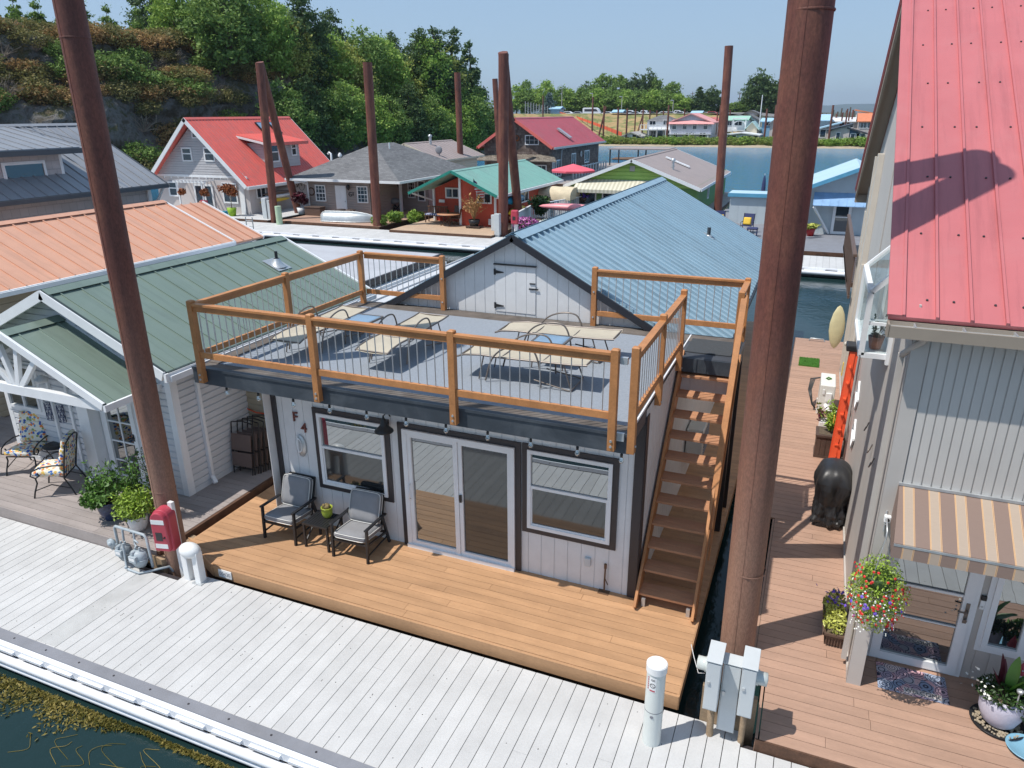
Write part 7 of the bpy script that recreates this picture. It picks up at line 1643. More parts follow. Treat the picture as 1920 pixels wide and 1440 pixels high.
# --- shed, blue grey house on the right
t = thing('garden_shed', 'pale grey garden shed with a flat blue trimmed roof on the far walkway side', 'shed', (-4.2, 39.5, 0), world=True); m = MB(); groove_wall(m, [(0, 0), (2.2, 0), (2.2, 1.75), (0, 1.75)], (-5.2, 39.2, 0), (1, 0, 0), (0, 0, 1), (0, -1, 0), .55, .02, .012); m.box(-5.2, -3.0, 39.21, 41.0, 0, 1.75); obj('wall', m, 'wall_paleblue', t); m = MB(); m.box(-5.32, -2.88, 39.05, 41.1, 1.75, 1.80); rf = obj('roof', m, 'roof_paleblue', t); m = MB(); m.box(-5.34, -2.86, 39.0, 39.05, 1.6, 1.82); m.box(-2.88, -2.84, 39.0, 41.1, 1.6, 1.82); obj('fascia', m, mat('blue_trim', (.10, .33, .50), .5), rf)
V = thing('house', 'blue grey house with pale blue metal roof and porch canopies, right of the thick pile', 'floating home', (1.5, 40, 0), world=True)
deckbox(V, -6.2, 5, 30.3, 46, .0, 'dock_grey', .3)
m = MB(); groove_wall(m, [(0, 0), (7.4, 0), (7.4, 2.4), (3.7, 3.55), (0, 2.0)], (-1.9, 36.4, 0), (1, 0, 0), (0, 0, 1), (0, -1, 0), .5, .02, .01); m.box(-1.9, -1.88, 36.4, 45, 0, 2.0); obj('wall', m, 'wall_paleblue', V)
m = MB(); P = [(-2.4, 35.7, 1.90), (1.75, 35.7, 3.62), (1.75, 44, 3.62), (-2.4, 44, 1.90)]; m.poly(P[::-1], (0, 0, .08)); m.poly([(1.75, 35.7, 3.62), (6, 35.7, 1.9), (6, 44, 1.9), (1.75, 44, 3.62)][::-1], (0, 0, .08)); rf = obj('roof', m, 'roof_paleblue', V)
m = MB(); m.beam((-2.4, 35.68, 1.86), (1.75, 35.68, 3.58), .06, .2); m.beam((6, 35.68, 1.86), (1.75, 35.68, 3.58), .06, .2); obj('barge_board', m, 'blue_trim', rf)
for x0_, x1_, z1_ in ((-2.0, -.75, 1.72), (-.35, 2.4, 2.25)):
    m = MB(); m.poly([(x0_, 36.35, z1_), (x1_, 36.35, z1_), (x1_, 35.5, z1_-.62), (x0_, 35.5, z1_-.62)], (0, 0, .03)); x = x0_
    while x < x1_: m.beam((x, 36.35, z1_+.04), (x, 35.5, z1_-.58), .03, .03); x += .42
    obj('porch_canopy', m, mat('canopy_blue', (.24, .40, .62), .5) if 'canopy_blue' not in MAT else 'canopy_blue', V)
m = MB(); m.box(-.62, -.48, 35.5, 35.6, .0, 1.6) if False else m.beam((-.30, 35.6, 1.55), (.62, 36.3, .05), .12, .1); obj('brace', m, 'trim_white', V)
window(V, (-1.75, 36.36, .55), (1, 0, 0), (0, -1, 0), 1.0, 1.1, 'slider', glass='glass_far', fw_=.08); d = window(V, (.72, 36.36, .03), (1, 0, 0), (0, -1, 0), .95, 1.95, 'one', glass='glass_far', fw_=.15, name='door'); obj('door_bar', MB().box(.86, 1.53, 36.28, 36.31, .95, 1.0), 'trim_white', d)
parasol('closed pale blue parasol on a green base before the blue grey house', (-.75, 34.2, 0), .3, 2.75, 'umbrella_blue', True)
for x, mt, lb, yy in ((-1.25, 'flower_purple', 'hosta in a dark purple pot behind the closed parasol', 35.5), (-.3, 'red_pot', 'hosta in a bright red pot right of the closed parasol', 35.4), (-2.0, 'flower_purple', 'leafy plant in a pot half hidden by the thick pile', 35.6)): pot_bush('potted_hosta', lb, (x, yy, 0), .25, .42, mt, 'leaf_yellow', .38, 260, .14, .55, (1.2, 1, .5))
c0 = sling_chair('navy patio chair with a bright yellow pillow beside the garden shed', (-3.7, 35.2, 0), R(-8), 'navy', 'black_metal', 'navy patio chairs by the shed'); c1 = dup(c0, (-5.3, 35.9, 0), R(12), 'navy patio chair with a pale yellow pillow partly hidden by the blue roof')
for x, y, lb, rz in ((-3.7, 35.15, 'bright yellow pillow on the right navy chair', -8), (-5.3, 35.85, 'pale yellow pillow on the left navy chair', 12)):
    m = MB(); m.pillow((0, 0, .22), .42, .42, .14, Matrix.Rotation(R(75), 3, 'X')); o = obj('pillow', m, 'yellow'); o.location = (x, y, .46); o.rotation_euler = (0, 0, R(rz)); tag(o, lb, 'pillow')
m = MB(); m.pillow((0, 0, .42), .6, .45, .12); 
for a in (-.25, .25):
    for b in (-.18, .18): m.cyl((a, b, 0), (a, b, .4), .02, n=6)
o = obj('footstool', m, 'navy'); o.location = (-3.3, 34.2, 0); tag(o, 'navy footstool in front of the chair with the yellow pillow', 'footstool')
parasol('folded dark blue parasol standing in the water side corner behind the shed', (-3.6, 43.4, 0), .3, 2.7, 'navy', True)
# boat cover and small dock beyond
t = thing('boat_dock', 'low covered boat dock on dark posts beyond the green house', 'dock', (-22, 92, 0), world=True); obj('roof', MB().box(-27, -19, 90, 95, 1.9, 2.05), 'roof_brown', t)
for x in (-26.8, -23, -19.2):
    for y in (90.2, 94.8): obj('post', MB().cyl((x, y, -1), (x, y, 1.9), .1, n=8), 'trim_dark', t)
obj('deck', MB().box(-29, -18, 89, 95, -.4, -.1), 'grey_deck', t)
m = MB(); m.lathe([(.001, -3), (.7, -2.3), (.9, 0), (.9, 2), (.001, 3)], (0, 0, 0), 14, 'X', .9, .35); o = obj('rowing_boat', m, 'wood_dark'); o.location = (-29, 110, -.45); tag(o, 'small brown boat floating beyond the shingled house', 'boat')
# ================================================================== TREES AND SCRUB
def ray(px, py): return fw+rt*((px-960)/1359.6)-up*((py-720)/1359.6)
CP = Vector((0, -8.665, 6.5))
def AT(px, py, Y): d = ray(px, py); return CP+d*((Y-CP.y)/d.y)
def crown_mesh(seed, h, r, n, size, kind='round', base=.18):
    """leaf clumps hung on a branching frame; gaps between the clumps"""
    rr = random.Random(seed); m = MB(); clumps = []
    if kind == 'conifer':
        k = 26
        for i in range(k):
            f = (i+.5)/k; z = h*(base*.6+(1-base*.6)*f); R0 = r*(1-f)**.85+.05*r
            for j in range(int(5+9*(1-f))): a = rr.random()*6.28; q = R0*rr.uniform(.35, 1.05); clumps.append((q*math.cos(a), q*math.sin(a), z-q*.25, R0*.26+.05*r))
    else:
        for i in range(150 if kind != 'column' else 110):
            for _ in range(30):
                u, v, w_ = rr.uniform(-1, 1), rr.uniform(-1, 1), rr.uniform(0, 1)
                if kind == 'round': lim_ = math.sqrt(max(0, 1-(2*w_-1)**2))*.98
                elif kind == 'egg': lim_ = (math.sin(math.pi*min(1, w_*.92+.10)))**.62*(1-.25*w_)
                elif kind == 'column': lim_ = .9*(1-w_**4)*(.75+.25*math.sin(w_*9+seed))
                else: lim_ = math.sin(math.pi*min(1, (w_+.12)*.89))**.8
                if u*u+v*v < lim_*lim_ and u*u+v*v > lim_*lim_*.16*rr.random(): break
            clumps.append((u*r, v*r, h*(base+(1-base)*w_), r*rr.uniform(.10, .24)))
    per = max(8, n//len(clumps))
    for cx, cy, cz, cr in clumps:
        sq = rr.uniform(.5, .75); a_ = rr.random()*6.28; el_ = rr.uniform(1, 1.7)
        m.leaves([(cx+rr.gauss(0, cr*.62*el_)*math.cos(a_)+rr.gauss(0, cr*.5)*math.sin(a_), cy+rr.gauss(0, cr*.62*el_)*math.sin(a_)-rr.gauss(0, cr*.5)*math.cos(a_), cz+rr.gauss(0, cr*sq*.75)) for _ in range(per)], size*.8, .5, rr, .5, .8)
    return m, clumps
TREE = {}
def tree_proto(key, seed, h, r, n, size, mt, kind, base, name, label, cat='tree', group=None):
    m, cl = crown_mesh(seed, h, r, n, size, kind, base); t = thing(name, label, cat, (0, 0, -500), group=group)
    obj('crown', m, mt, t); rr = random.Random(seed+1); k = MB(); tr = max(.12, h*.022)
    k.tube([(0, 0, -1.5), (.02*h, 0, h*.3), (0, .015*h, h*.6), (0, 0, h*.9)], [tr*1.2, tr, tr*.6, tr*.15], 7)
    for c in rr.sample(cl, min(12, len(cl))): z0 = max(h*.15, c[2]-math.hypot(c[0], c[1])*.8-.1*h); k.tube([(0, 0, z0), (c[0]*.5, c[1]*.5, (z0+c[2])/2), (c[0], c[1], c[2])], [tr*.5, tr*.3, tr*.1], 5, False)
    obj('trunk', k, 'trunk', t); TREE[key] = t; t['_u'] = 0; return t
def plant_tree(key, loc, s, label, rz=None, group=None):
    t = TREE[key]; rz = random.uniform(0, 6.28) if rz is None else rz
    if not t['_u']:
        t['_u'] = 1; t.location = loc; t.rotation_euler = (0, 0, rz); t.scale = s if isinstance(s, tuple) else (s, s, s); t['label'] = label
        if group: t['group'] = group
        return t
    c = dup(t, loc, rz, label, s, group)
    return c
GB = 'broadleaf trees on the wooded bank'
tree_proto('b1', 1, 12, 4.4, 9500, .30, 'crown_bright', 'egg', .10, 'broadleaf_tree', 'x', group=GB)
tree_proto('b2', 2, 13, 4.6, 9500, .30, 'crown_mid', 'egg', .08, 'broadleaf_tree', 'x', group=GB)
tree_proto('b3', 3, 11, 4.8, 9000, .30, 'crown_yellow', 'egg', .08, 'broadleaf_tree', 'x', group=GB)
tree_proto('b4', 4, 14, 4.2, 9500, .30, 'crown_dark', 'egg', .06, 'broadleaf_tree', 'x', group=GB)
tree_proto('p1', 5, 18, 3.6, 9000, .34, 'crown_dark', 'column', .12, 'poplar_tree', 'x', group=GB)
GS = 'scrub bushes on the rocky bluff'
tree_proto('s1', 11, 2.6, 2.2, 2600, .17, 'crown_scrub', 'round', .0, 'scrub_bush', 'x', 'bush', GS)
tree_proto('s2', 12, 2.2, 2.3, 2400, .16, 'crown_dry', 'round', .0, 'scrub_bush', 'x', 'bush', GS)
tree_proto('s3', 13, 3.2, 2.2, 3000, .18, 'crown_mid', 'round', .0, 'scrub_bush', 'x', 'bush', GS)
def twig_proto():
    rr = random.Random(61); m = MB()
    for _ in range(34):
        a = rr.random()*6.28; e = rr.uniform(.2, 1.2); L = rr.uniform(1.2, 2.6); d = Vector((math.cos(a)*math.cos(e), math.sin(a)*math.cos(e), math.sin(e))); p = [Vector((0, 0, 0)), d*L*.5+Vector((rr.gauss(0, .15), rr.gauss(0, .15), .1)), d*L+Vector((rr.gauss(0, .25), rr.gauss(0, .25), -.1))]; m.tube(p, [.05, .03, .012], 4, False)
        for _ in range(4): q = p[1].lerp(p[2], rr.random()); m.tube([q, q+Vector((rr.gauss(0, .35), rr.gauss(0, .35), rr.gauss(.1, .3)))], [.018, .006], 3, False)
    t = thing('dead_bush', 'x', 'bush', (0, 0, -500), group='dead twiggy bushes on the bluff'); obj('branches', m, mat('dead_wood', (.30, .25, .20), .9, .2, 3), t); TREE['tw'] = t; t['_u'] = 0
twig_proto()
dg = bpy.context.evaluated_depsgraph_get()
from mathutils.bvhtree import BVHTree
bme = bpy.data.objects['bluff'].data; BV = BVHTree.FromPolygons([v.co for v in bme.vertices], [tuple(p.vertices) for p in bme.polygons])
def on_bluff(x, y):
    h = BV.ray_cast(Vector((x, y, 60)), Vector((0, 0, -1))); return h[0].z if h[0] else -.5
rt_ = random.Random(19)
names = {'b1': 'bright green broadleaf tree', 'b2': 'mid green broadleaf tree', 'b3': 'yellow green broadleaf tree', 'b4': 'dark green broadleaf tree', 'p1': 'tall dark poplar'}
where = ['above the bright red roof', 'right of the leaning pile pair', 'behind the single pile', 'above the grey hip roof', 'above the cream house', 'behind the slim pile', 'left of the shingled house', 'beside the thick far pile']
# (picture column of the trunk, distance inland from the foot of the bank, kind, scale)
rows = []
for row, (din, ks) in enumerate(((1.0, ['b1', 'b2', 'b4', 'b2', 'b1']), (7, ['b2', 'b1', 'b3', 'b4', 'b1', 'b3']), (15, ['b1', 'b4', 'b3', 'b2', 'b1']), (26, ['b4', 'b2', 'b1']))):
    n = (15, 15, 13, 9)[row]
    for i in range(n):
        t_ = .505+(.93-.505)*(i+.5*(row % 2))/n+rt_.uniform(-.008, .008)
        if row == 0 and t_ < .53: continue
        p = bank_line(t_); q = bank_line(min(1, t_+.01)); d = (q-p).normalized(); nr = Vector((-d.y, d.x)); x, y = p.x+nr.x*din, p.y+nr.y*din
        k = ks[i % len(ks)]; s = rt_.uniform(.80, 1.12)*(.82 if row == 0 else .92 if row == 1 else .85)
        if row >= 2: s *= 1.0-.0*i
        rows.append((x, y, k, s, t_, row))
cnt = {}
for x, y, k, s, t_, row in rows:
    wi = min(len(where)-1, int((t_-.48)/.46*len(where))); lab = names[k]+' '+where[wi]+(', at the water line', ', part way up the bank', ', on top of the bank', ', hindmost on the bank')[row]
    cnt[lab] = cnt.get(lab, 0)+1
    if cnt[lab] > 1: lab = lab.replace(' tree', ' tree right of its twin')
    plant_tree(k, (x, y, on_bluff(x, y)-.6), (s*rt_.uniform(.9, 1.15), s*rt_.uniform(.9, 1.15), s), lab, group=GB)
p = AT(935, 213, 128); plant_tree('p1', (p.x-1, 118, 1.5), (.9, .9, .98), 'tall dark poplar standing highest beside the thick far pile', group=GB)
p = AT(880, 213, 118); plant_tree('p1', (p.x, 112, 3), (1.0, 1.0, .98), 'tall dark poplar behind the slim pile, left of the highest one', group=GB)
p = AT(830, 213, 108); plant_tree('p1', (p.x, 106, 4), (1.05, 1.05, .9), 'tall dark poplar over the gable of the cream house', group=GB)
def px_of(p):
    d = Vector(p)-CP; return 960+1359.6*d.dot(rt)/d.dot(fw)
def zone(x, y, z):
    px = px_of((x, y, z))
    for lim_, nm in ((-40, 'beyond the left edge'), (60, 'over the slate dormer'), (130, 'left of the near pile'), (235, 'right of the near pile'), (330, 'over the slate rake'), (420, 'over the bright red gable'), (480, 'left of the leaning piles'), (560, 'over the red dormer'), (3000, 'right of the bright red roof')):
        if px < lim_: return nm
# scrub over the rock face and along its brow
for i in range(285):
    t_ = rt_.uniform(.20, .60); brow = rt_.random(); din = rt_.uniform(10.2, 16) if brow < .42 else rt_.uniform(.6, 10)
    p = bank_line(t_); q = bank_line(min(1, t_+.01)); d = (q-p).normalized(); nr = Vector((-d.y, d.x)); x, y = p.x+nr.x*din, p.y+nr.y*din
    bare = mn.noise(Vector((x*.10, y*.10, 3)))
    if brow >= .42 and bare > .20: continue
    k = rt_.choice(['s1', 's2', 's2', 's1', 's2'] if brow < .42 else ['s1', 's3', 's1', 's2', 's1', 's2'])
    s = rt_.uniform(.5, 1.0); lab = {'s1': 'olive scrub bush', 's2': 'dry brown scrub bush', 's3': 'green scrub bush'}[k]+(' on the bluff brow ' if brow < .42 else ' low on the bluff face ' if din < 3 else ' halfway up the bluff ' if din < 6.5 else ' high on the bluff face ')+zone(x, y, 8)
    plant_tree(k, (x, y, on_bluff(x, y)-.5), (s*1.2, s*1.2, s*rt_.uniform(.8, 1.1)), lab, group=GS)
for i in range(30):
    t_ = rt_.uniform(.22, .58); din = rt_.uniform(3, 11); p = bank_line(t_); q = bank_line(min(1, t_+.01)); d = (q-p).normalized(); nr = Vector((-d.y, d.x)); x, y = p.x+nr.x*din, p.y+nr.y*din
    s = rt_.uniform(.6, 1.1); plant_tree('tw', (x, y, on_bluff(x, y)+.2), s, 'bare grey brown twiggy bush on the bluff '+zone(x, y, 8), group='dead twiggy bushes on the bluff')
# poplar like hedge row behind the brow
tree_proto('h1', 17, 7.5, 2.4, 5200, .27, 'crown_mid', 'column', .05, 'poplar_tree', 'x', group='poplars along the top of the bluff')
for i in range(19):
    t_ = .17+.36*i/18; p = bank_line(t_); q = bank_line(min(1, t_+.01)); d = (q-p).normalized(); nr = Vector((-d.y, d.x)); din = 24+rt_.uniform(-1.5, 1.5); x, y = p.x+nr.x*din, p.y+nr.y*din
    s = rt_.uniform(.62, .8)*(1.0 if i > 4 else .9); plant_tree('h1', (x, y, on_bluff(x, y)-.3), (s, s, s), 'upright green poplar on top of the bluff '+zone(x, y, 16), group='poplars along the top of the bluff')

# ---- far bank planting
GP = 'round clipped trees along the parking lot'
tree_proto('r1', 31, 11, 4.6, 5200, .42, 'crown_mid', 'egg', .12, 'round_tree', 'x', group=GP)
tree_proto('r2', 32, 11, 4.6, 5200, .42, 'crown_bright', 'egg', .12, 'round_tree', 'x', group=GP)
for i, (px, top) in enumerate(((968, 160), (993, 163), (1022, 150), (1055, 161), (1068, 166), (1092, 163), (1120, 165), (1148, 166), (1172, 168), (1196, 166), (1222, 168), (1250, 172), (1272, 176))):
    Y = 262; p = AT(px, 211, Y); hgt = (AT(px, top, Y)-p).z
    lab = 'dense round tree '+['behind the leaning far pile', 'left of the blue spruce', 'behind the blue spruce', 'behind the tall lamp mast', 'right of the tall lamp mast', 'left of the white van', 'directly behind the white van', 'right of the white van', 'behind the left blue roofed hut', 'right of the left blue roofed hut', 'above the white two storey house', 'above the pink roof', 'right of the pink roof'][i]
    plant_tree('r1' if i % 2 else 'r2', (p.x, Y, p.z-.8), (1.12, 1.12, (hgt+1)/11), lab, group=GP)
tree_proto('f1', 41, 16, 6, 5200, .6, 'crown_mid', 'egg', .08, 'background_tree', 'x'); tree_proto('f2', 42, 16, 6, 5200, .6, 'crown_dark', 'egg', .06, 'background_tree', 'x'); tree_proto('f3', 43, 14, 4.2, 4200, .5, 'crown_dark', 'conifer', .04, 'conifer_tree', 'x')
for px, top, k, w_, lab in ((985, 146, 'f1', .7, 'pale thin background tree left of the tall round tree'), (1098, 152, 'f2', .8, 'background tree behind the round trees left of the white van'), (1128, 134, 'f1', 1.1, 'large pale background tree above the white van'), (1160, 136, 'f1', 1.1, 'large background tree right of the one above the van'), (1188, 137, 'f2', .9, 'darker background tree above the left hut'), (1213, 127, 'f2', .8, 'tallest background tree with a ragged top near the middle pile'), (1226, 142, 'f1', .8, 'background tree right of the tallest ragged one'), (1256, 150, 'f1', 1.0, 'rounded bright background tree left of the dark conifer'), (1290, 178, 'f2', .7, 'small background tree left of the conifer'), (1334, 160, 'f2', .75, 'loose grey green tree right of the conifer'), (1375, 190, 'f1', .8, 'low bushy tree right of the far pile'), (1400, 180, 'f1', .7, 'low tree left of the big dark tree'), (1418, 128, 'f2', 1.05, 'big dark tree left of the thick pile'), (1452, 150, 'f2', .95, 'big dark tree half hidden by the thick pile'), (1436, 143, 'f2', .8, 'dark tree between the two big ones left of the thick pile')):
    Y = 300 if px < 1280 else 270; p = AT(px, 214, Y); hgt = (AT(px, top, Y)-p).z; plant_tree(k, (p.x, Y, p.z-1), (w_*.95, w_*.95, (hgt+1)/16), lab)
p = AT(1309, 213, 265); plant_tree('f3', (p.x, 265, p.z-1), (1.0, 1.0, ((AT(1309, 163, 265)-p).z+1)/14), 'dark pointed conifer right of the pink roof')
tree_proto('sp', 44, 8, 3.0, 3600, .3, 'crown_spruce', 'conifer', .02, 'spruce_tree', 'x'); p = AT(1029, 216, 214); plant_tree('sp', (p.x, 214, p.z-.6), (1, 1, ((AT(1029, 174, 214)-p).z+.6)/8), 'pale blue spruce beside the small blue roofed hut')
# shoreline scrub in front of the far marina: separate bushes
tree_proto('w1', 51, 2.0, 1.9, 900, .24, 'crown_shore', 'round', .0, 'shore_bush', 'x', 'bush', 'bushes along the far shore'); tree_proto('w2', 52, 1.9, 1.8, 900, .24, 'crown_bright', 'round', .0, 'shore_bush', 'x', 'bush', 'bushes along the far shore')
for i in range(76):
    x = -52+i*.86+rt_.uniform(-.3, .3); s = rt_.uniform(.65, 1.05); plant_tree('w1' if rt_.random() < .5 else 'w2', (x, 162.5+rt_.uniform(-1.2, 1.4), -.3), (s*1.15, s*1.1, s*.9), ('yellowish' if i % 3 == 0 else 'fresh green' if i % 3 == 1 else 'dull green')+' bush on the far shore '+('left of the white boathouse', 'before the white boathouse', 'before the white balcony house', 'before the lilac house', 'before the curved roof', 'before the blue walled house', 'behind the thick pile', 'before the modern navy house')[min(7, max(0, int((px_of((x, 162, 0))-1120)/62)))], group='bushes along the far shore')

# ================================================================== FAR MARINA
def fh(name_label, px0, px1, top, eave, base, Y, wallm, roofm, depth=9, kind='gable', wins=(), floors=1, ridge='Y', deckm=None, cat='floating home'):
    a = AT(px0, base, Y); b = AT(px1, base, Y); x0, x1 = a.x, b.x; z0 = a.z; ze = AT((px0+px1)/2, eave, Y).z; zt = AT((px0+px1)/2, top, Y).z; W = x1-x0
    t = thing('house', name_label, cat, ((x0+x1)/2, Y+depth/2, z0), world=True); m = MB()
    if kind == 'gable': house_walls(m, x0, x1, Y, Y+depth, z0, ze, zt, 'flat')
    elif kind == 'shedl': flat_wall(m, [(0, z0), (W, z0), (W, ze), (0, zt)], (x0, Y, 0), (1, 0, 0), (0, 0, 1), (0, -1, 0)); m.box(x0, x1, Y+.01, Y+depth, z0, ze-.1)
    elif kind == 'shedr': flat_wall(m, [(0, z0), (W, z0), (W, zt), (0, ze)], (x0, Y, 0), (1, 0, 0), (0, 0, 1), (0, -1, 0)); m.box(x0, x1, Y+.01, Y+depth, z0, ze-.1)
    else: house_walls(m, x0, x1, Y, Y+depth, z0, ze, None, 'flat')
    obj('wall', m, wallm, t)
    o = .45; m = MB(); y0, y1 = Y-o, Y+depth+o; xm = (x0+x1)/2
    if kind == 'gable': s_ = (zt-ze)/(W/2); m.poly([(x0-o, y0, ze-o*s_), (xm, y0, zt), (xm, y1, zt), (x0-o, y1, ze-o*s_)][::-1], (0, 0, .22)); m.poly([(xm, y0, zt), (x1+o, y0, ze-o*s_), (x1+o, y1, ze-o*s_), (xm, y1, zt)][::-1], (0, 0, .22))
    elif kind == 'hip': 
        e = [(x0-o, y0, ze), (x1+o, y0, ze), (x1+o, y1, ze), (x0-o, y1, ze)]; i_ = min(W, depth)*.36; r_ = [(x0+i_, Y+depth/2, zt), (x1-i_, Y+depth/2, zt)]; m.add(e+r_, [(0, 1, 5, 4), (1, 2, 5), (2, 3, 4, 5), (3, 0, 4), (3, 2, 1, 0)])
    elif kind == 'side': m.poly([(x0-o, y0, ze), (x1+o, y0, ze), (x1+o, Y+depth/2, zt), (x0-o, Y+depth/2, zt)], (0, 0, .2)); m.poly([(x0-o, y1, ze), (x0-o, Y+depth/2, zt), (x1+o, Y+depth/2, zt), (x1+o, y1, ze)], (0, 0, .2))
    elif kind == 'shedl': m.poly([(x0-o, y0, zt), (x1+o, y0, ze), (x1+o, y1, ze), (x0-o, y1, zt)][::-1], (0, 0, .25))
    elif kind == 'shedr': m.poly([(x0-o, y0, ze), (x1+o, y0, zt), (x1+o, y1, zt), (x0-o, y1, ze)][::-1], (0, 0, .25))
    rf = obj('roof', m, roofm, t)
    for u, v, w_, h_, st in wins:
        px = px0+(px1-px0)*u; py = v; q = AT(px, py, Y); window(t, (q.x, Y-.03, q.z), (1, 0, 0), (0, -1, 0), w_, h_, st, glass='glass_far', fw_=.12)
    return t, x0, x1, z0, ze, zt
t, *_ = fh('small white gabled boathouse at the left end of the far marina', 1166, 1200, 249, 256, 264.5, 168, 'trim_white', 'concrete', 8, 'gable', ((.2, 263, 1.0, .9, 'one'), (.55, 264, 2.2, 1.5, 'slider')))
t, x0, x1, z0, ze, zt = fh('white two storey house with a grey hip roof and a front balcony', 1212, 1256, 216, 227, 261, 176, 'trim_white', 'asphalt_shingle', 10, 'hip', ((.12, 236, 1.6, 1.2, 'slider'), (.7, 236, 1.4, 1.4, 'slider'), (.15, 258, 1.4, 1.6, 'slider'), (.42, 259, 1.6, 2.0, 'one'), (.75, 258, 1.4, 1.6, 'slider')))
za = AT(1230, 242, 174).z; m = MB(); m.box(x0-1.2, x1+.4, 173.6, 176, za-.25, za); m.box(x0-1.2, x1+.4, 173.6, 173.7, za+.9, za+1.0)
for i in range(8): xx = x0-1.2+(x1-x0+1.5)*i/7; m.box(xx, xx+.12, 173.6, 173.7, z0 if i % 2 == 0 else za, za+.95)
obj('balcony', m, 'trim_white', t)
t, x0, x1, z0, ze, zt = fh('pale lilac two storey house with a pink roof facing the water', 1254, 1332, 214, 230, 264, 172, mat('wall_lilacblue', (.62, .62, .68), .7), mat('roof_pink', (.72, .33, .32), .6), 11, 'gable', tuple((u, 243, 1.1, 1.6, 'hung') for u in (.07, .32, .56, .82))+tuple((u, 261, w_, 1.5, 'slider') for u, w_ in ((.1, 1.0), (.38, 1.6), (.52, .9), (.72, 1.6))))
zb = AT(1290, 251, 172).z; m = MB(); m.box(x0+.3, x1-.3, 171.9, 172.9, z0, zb-.2); m.box(x0-.2, x1+.2, 170.9, 172, zb-.1, ze); t['label'] = 'pale lilac two storey house with a pink roof facing the water'
m = MB(); m.box(x0-.1, x1+.1, 171.1, 171.97, zb-.1, zb+.02); 
for u in (.04, .47, .93): xx = x0+(x1-x0)*u; m.box(xx, xx+.22, 171.2, 171.45, z0, zb)
obj('porch', m, 'trim_white', t)
m = MB(); zz = AT(1290, 230, 172).z; m.poly([(x0-.7, 171.2, zz-.35), (x1+.7, 171.2, zz-.35), (x1-.8, 172.2, zz+.55), (x0+.8, 172.2, zz+.55)], (0, 0, .12)); obj('porch_roof', m, 'roof_pink', t)
fh('peach walled house tucked behind the pink roofed one', 1333, 1347, 222, 229, 262, 186, mat('wall_peach', (.62, .45, .34), .7), 'roof_red', 9, 'shedl')
fh('white two storey house with a pale green roof and arched upper porch', 1362, 1398, 219, 226.5, 247, 178, 'trim_white', mat('roof_mint', (.34, .56, .44), .5), 9, 'side', ((.05, 236, 1.0, 1.2, 'slider'), (.4, 236, 1.8, 1.2, 'slider')))
m = MB(); a = AT(1386, 236, 176.5); 
for i in range(9): an = math.pi*i/8; m.cyl((a.x+1.3*math.cos(an), 176.5, a.z+.9*math.sin(an)+.2), (a.x+1.3*math.cos(an+.39), 176.5, a.z+.9*math.sin(an+.39)+.2), .12, n=6)
m.box(a.x-1.6, a.x+1.6, 176.2, 177.8, a.z-1.1, a.z-.9); m.box(a.x-1.5, a.x-1.3, 176.3, 176.5, a.z-3, a.z+1.6); m.box(a.x+1.3, a.x+1.5, 176.3, 176.5, a.z-3, a.z+1.6); m.box(a.x-1.6, a.x+1.6, 176.2, 177.6, a.z+1.5, a.z+1.7)
tag(rebase(obj('gazebo', m, 'trim_white'), (a.x, 177, a.z-3)), 'white arched gazebo balcony in front of the mint roofed house', 'gazebo')
t, x0, x1, z0, ze, zt = fh('low white house with a shallow curved roof close to the far shore', 1358, 1420, 250, 254, 264.5, 167, 'wall_paleblue', 'trim_white', 7, 'gable', ((.08, 261.5, 2.0, 1.0, 'slider'), (.5, 260.5, 2.2, .8, 'slider'), (.85, 261, 1.2, .9, 'one')))
fh('grey gabled house behind the mint roofed one', 1383, 1420, 216, 226, 247, 190, 'wall_paleblue', 'asphalt_shingle', 9, 'gable', ((.6, 232, 1.2, 1.0, 'one'),))
fh('small pale blue cottage roof left of the leaning far mast', 1398, 1418, 229, 240, 256, 174, 'wall_cream', mat('roof_seafoam', (.42, .62, .60), .5), 7, 'gable')
fh('bright blue walled house between the thin far piles', 1425, 1446, 223, 229, 262, 180, mat('wall_blue', (.22, .42, .62), .6), mat('roof_sky', (.38, .58, .72), .5), 9, 'side', ((.4, 236, 1.3, 1.1, 'one'),))
fh('grey two storey house partly hidden by the thick pile', 1441, 1470, 219, 231, 262, 176, 'wall_stucco', 'roof_slate', 9, 'gable', ((.3, 240, 1.6, 1.4, 'slider'),))
fh('pale blue roofed house just right of the thick pile', 1524, 1552, 216, 227, 258, 184, 'wall_paleblue', 'roof_sky', 9, 'side')
fh('white house with a stepped solar roof left of the navy one', 1532, 1570, 231, 243, 264, 174, 'wall_stucco', 'roof_sky', 8, 'shedr', ((.1, 258, 1.3, 1.8, 'one'),))
t, *_ = fh('long white roofed house behind the navy one', 1553, 1608, 222, 229, 250, 190, 'wall_stucco', 'trim_white', 9, 'side', ((.3, 240, 1.6, 1.3, 'slider'), (.6, 240, 1.6, 1.3, 'slider')))
fh('pale grey half of the modern house with a dark rising roof', 1552, 1590, 234, 246, 267, 166, 'wall_stucco', 'vehicle_dark', 8, 'shedr', ((.36, 262, .9, 1.5, 'one'),))
fh('navy half of the modern house with white windows', 1589, 1620, 241, 252, 267, 166.2, mat('wall_navy', (.05, .11, .19), .6), 'vehicle_dark', 8, 'shedl', ((.12, 264, 1.8, 1.5, 'slider'), (.46, 264, 1.8, 1.5, 'slider')))
fh('tall grey house with an orange roof at the right end of the far marina', 1606, 1652, 214, 229, 262, 180, 'wall_stucco', mat('roof_terracotta', (.66, .22, .10), .5), 9, 'side', ((.12, 241, 1.4, 1.6, 'slider'), (.42, 241, 1.4, 1.6, 'slider')))
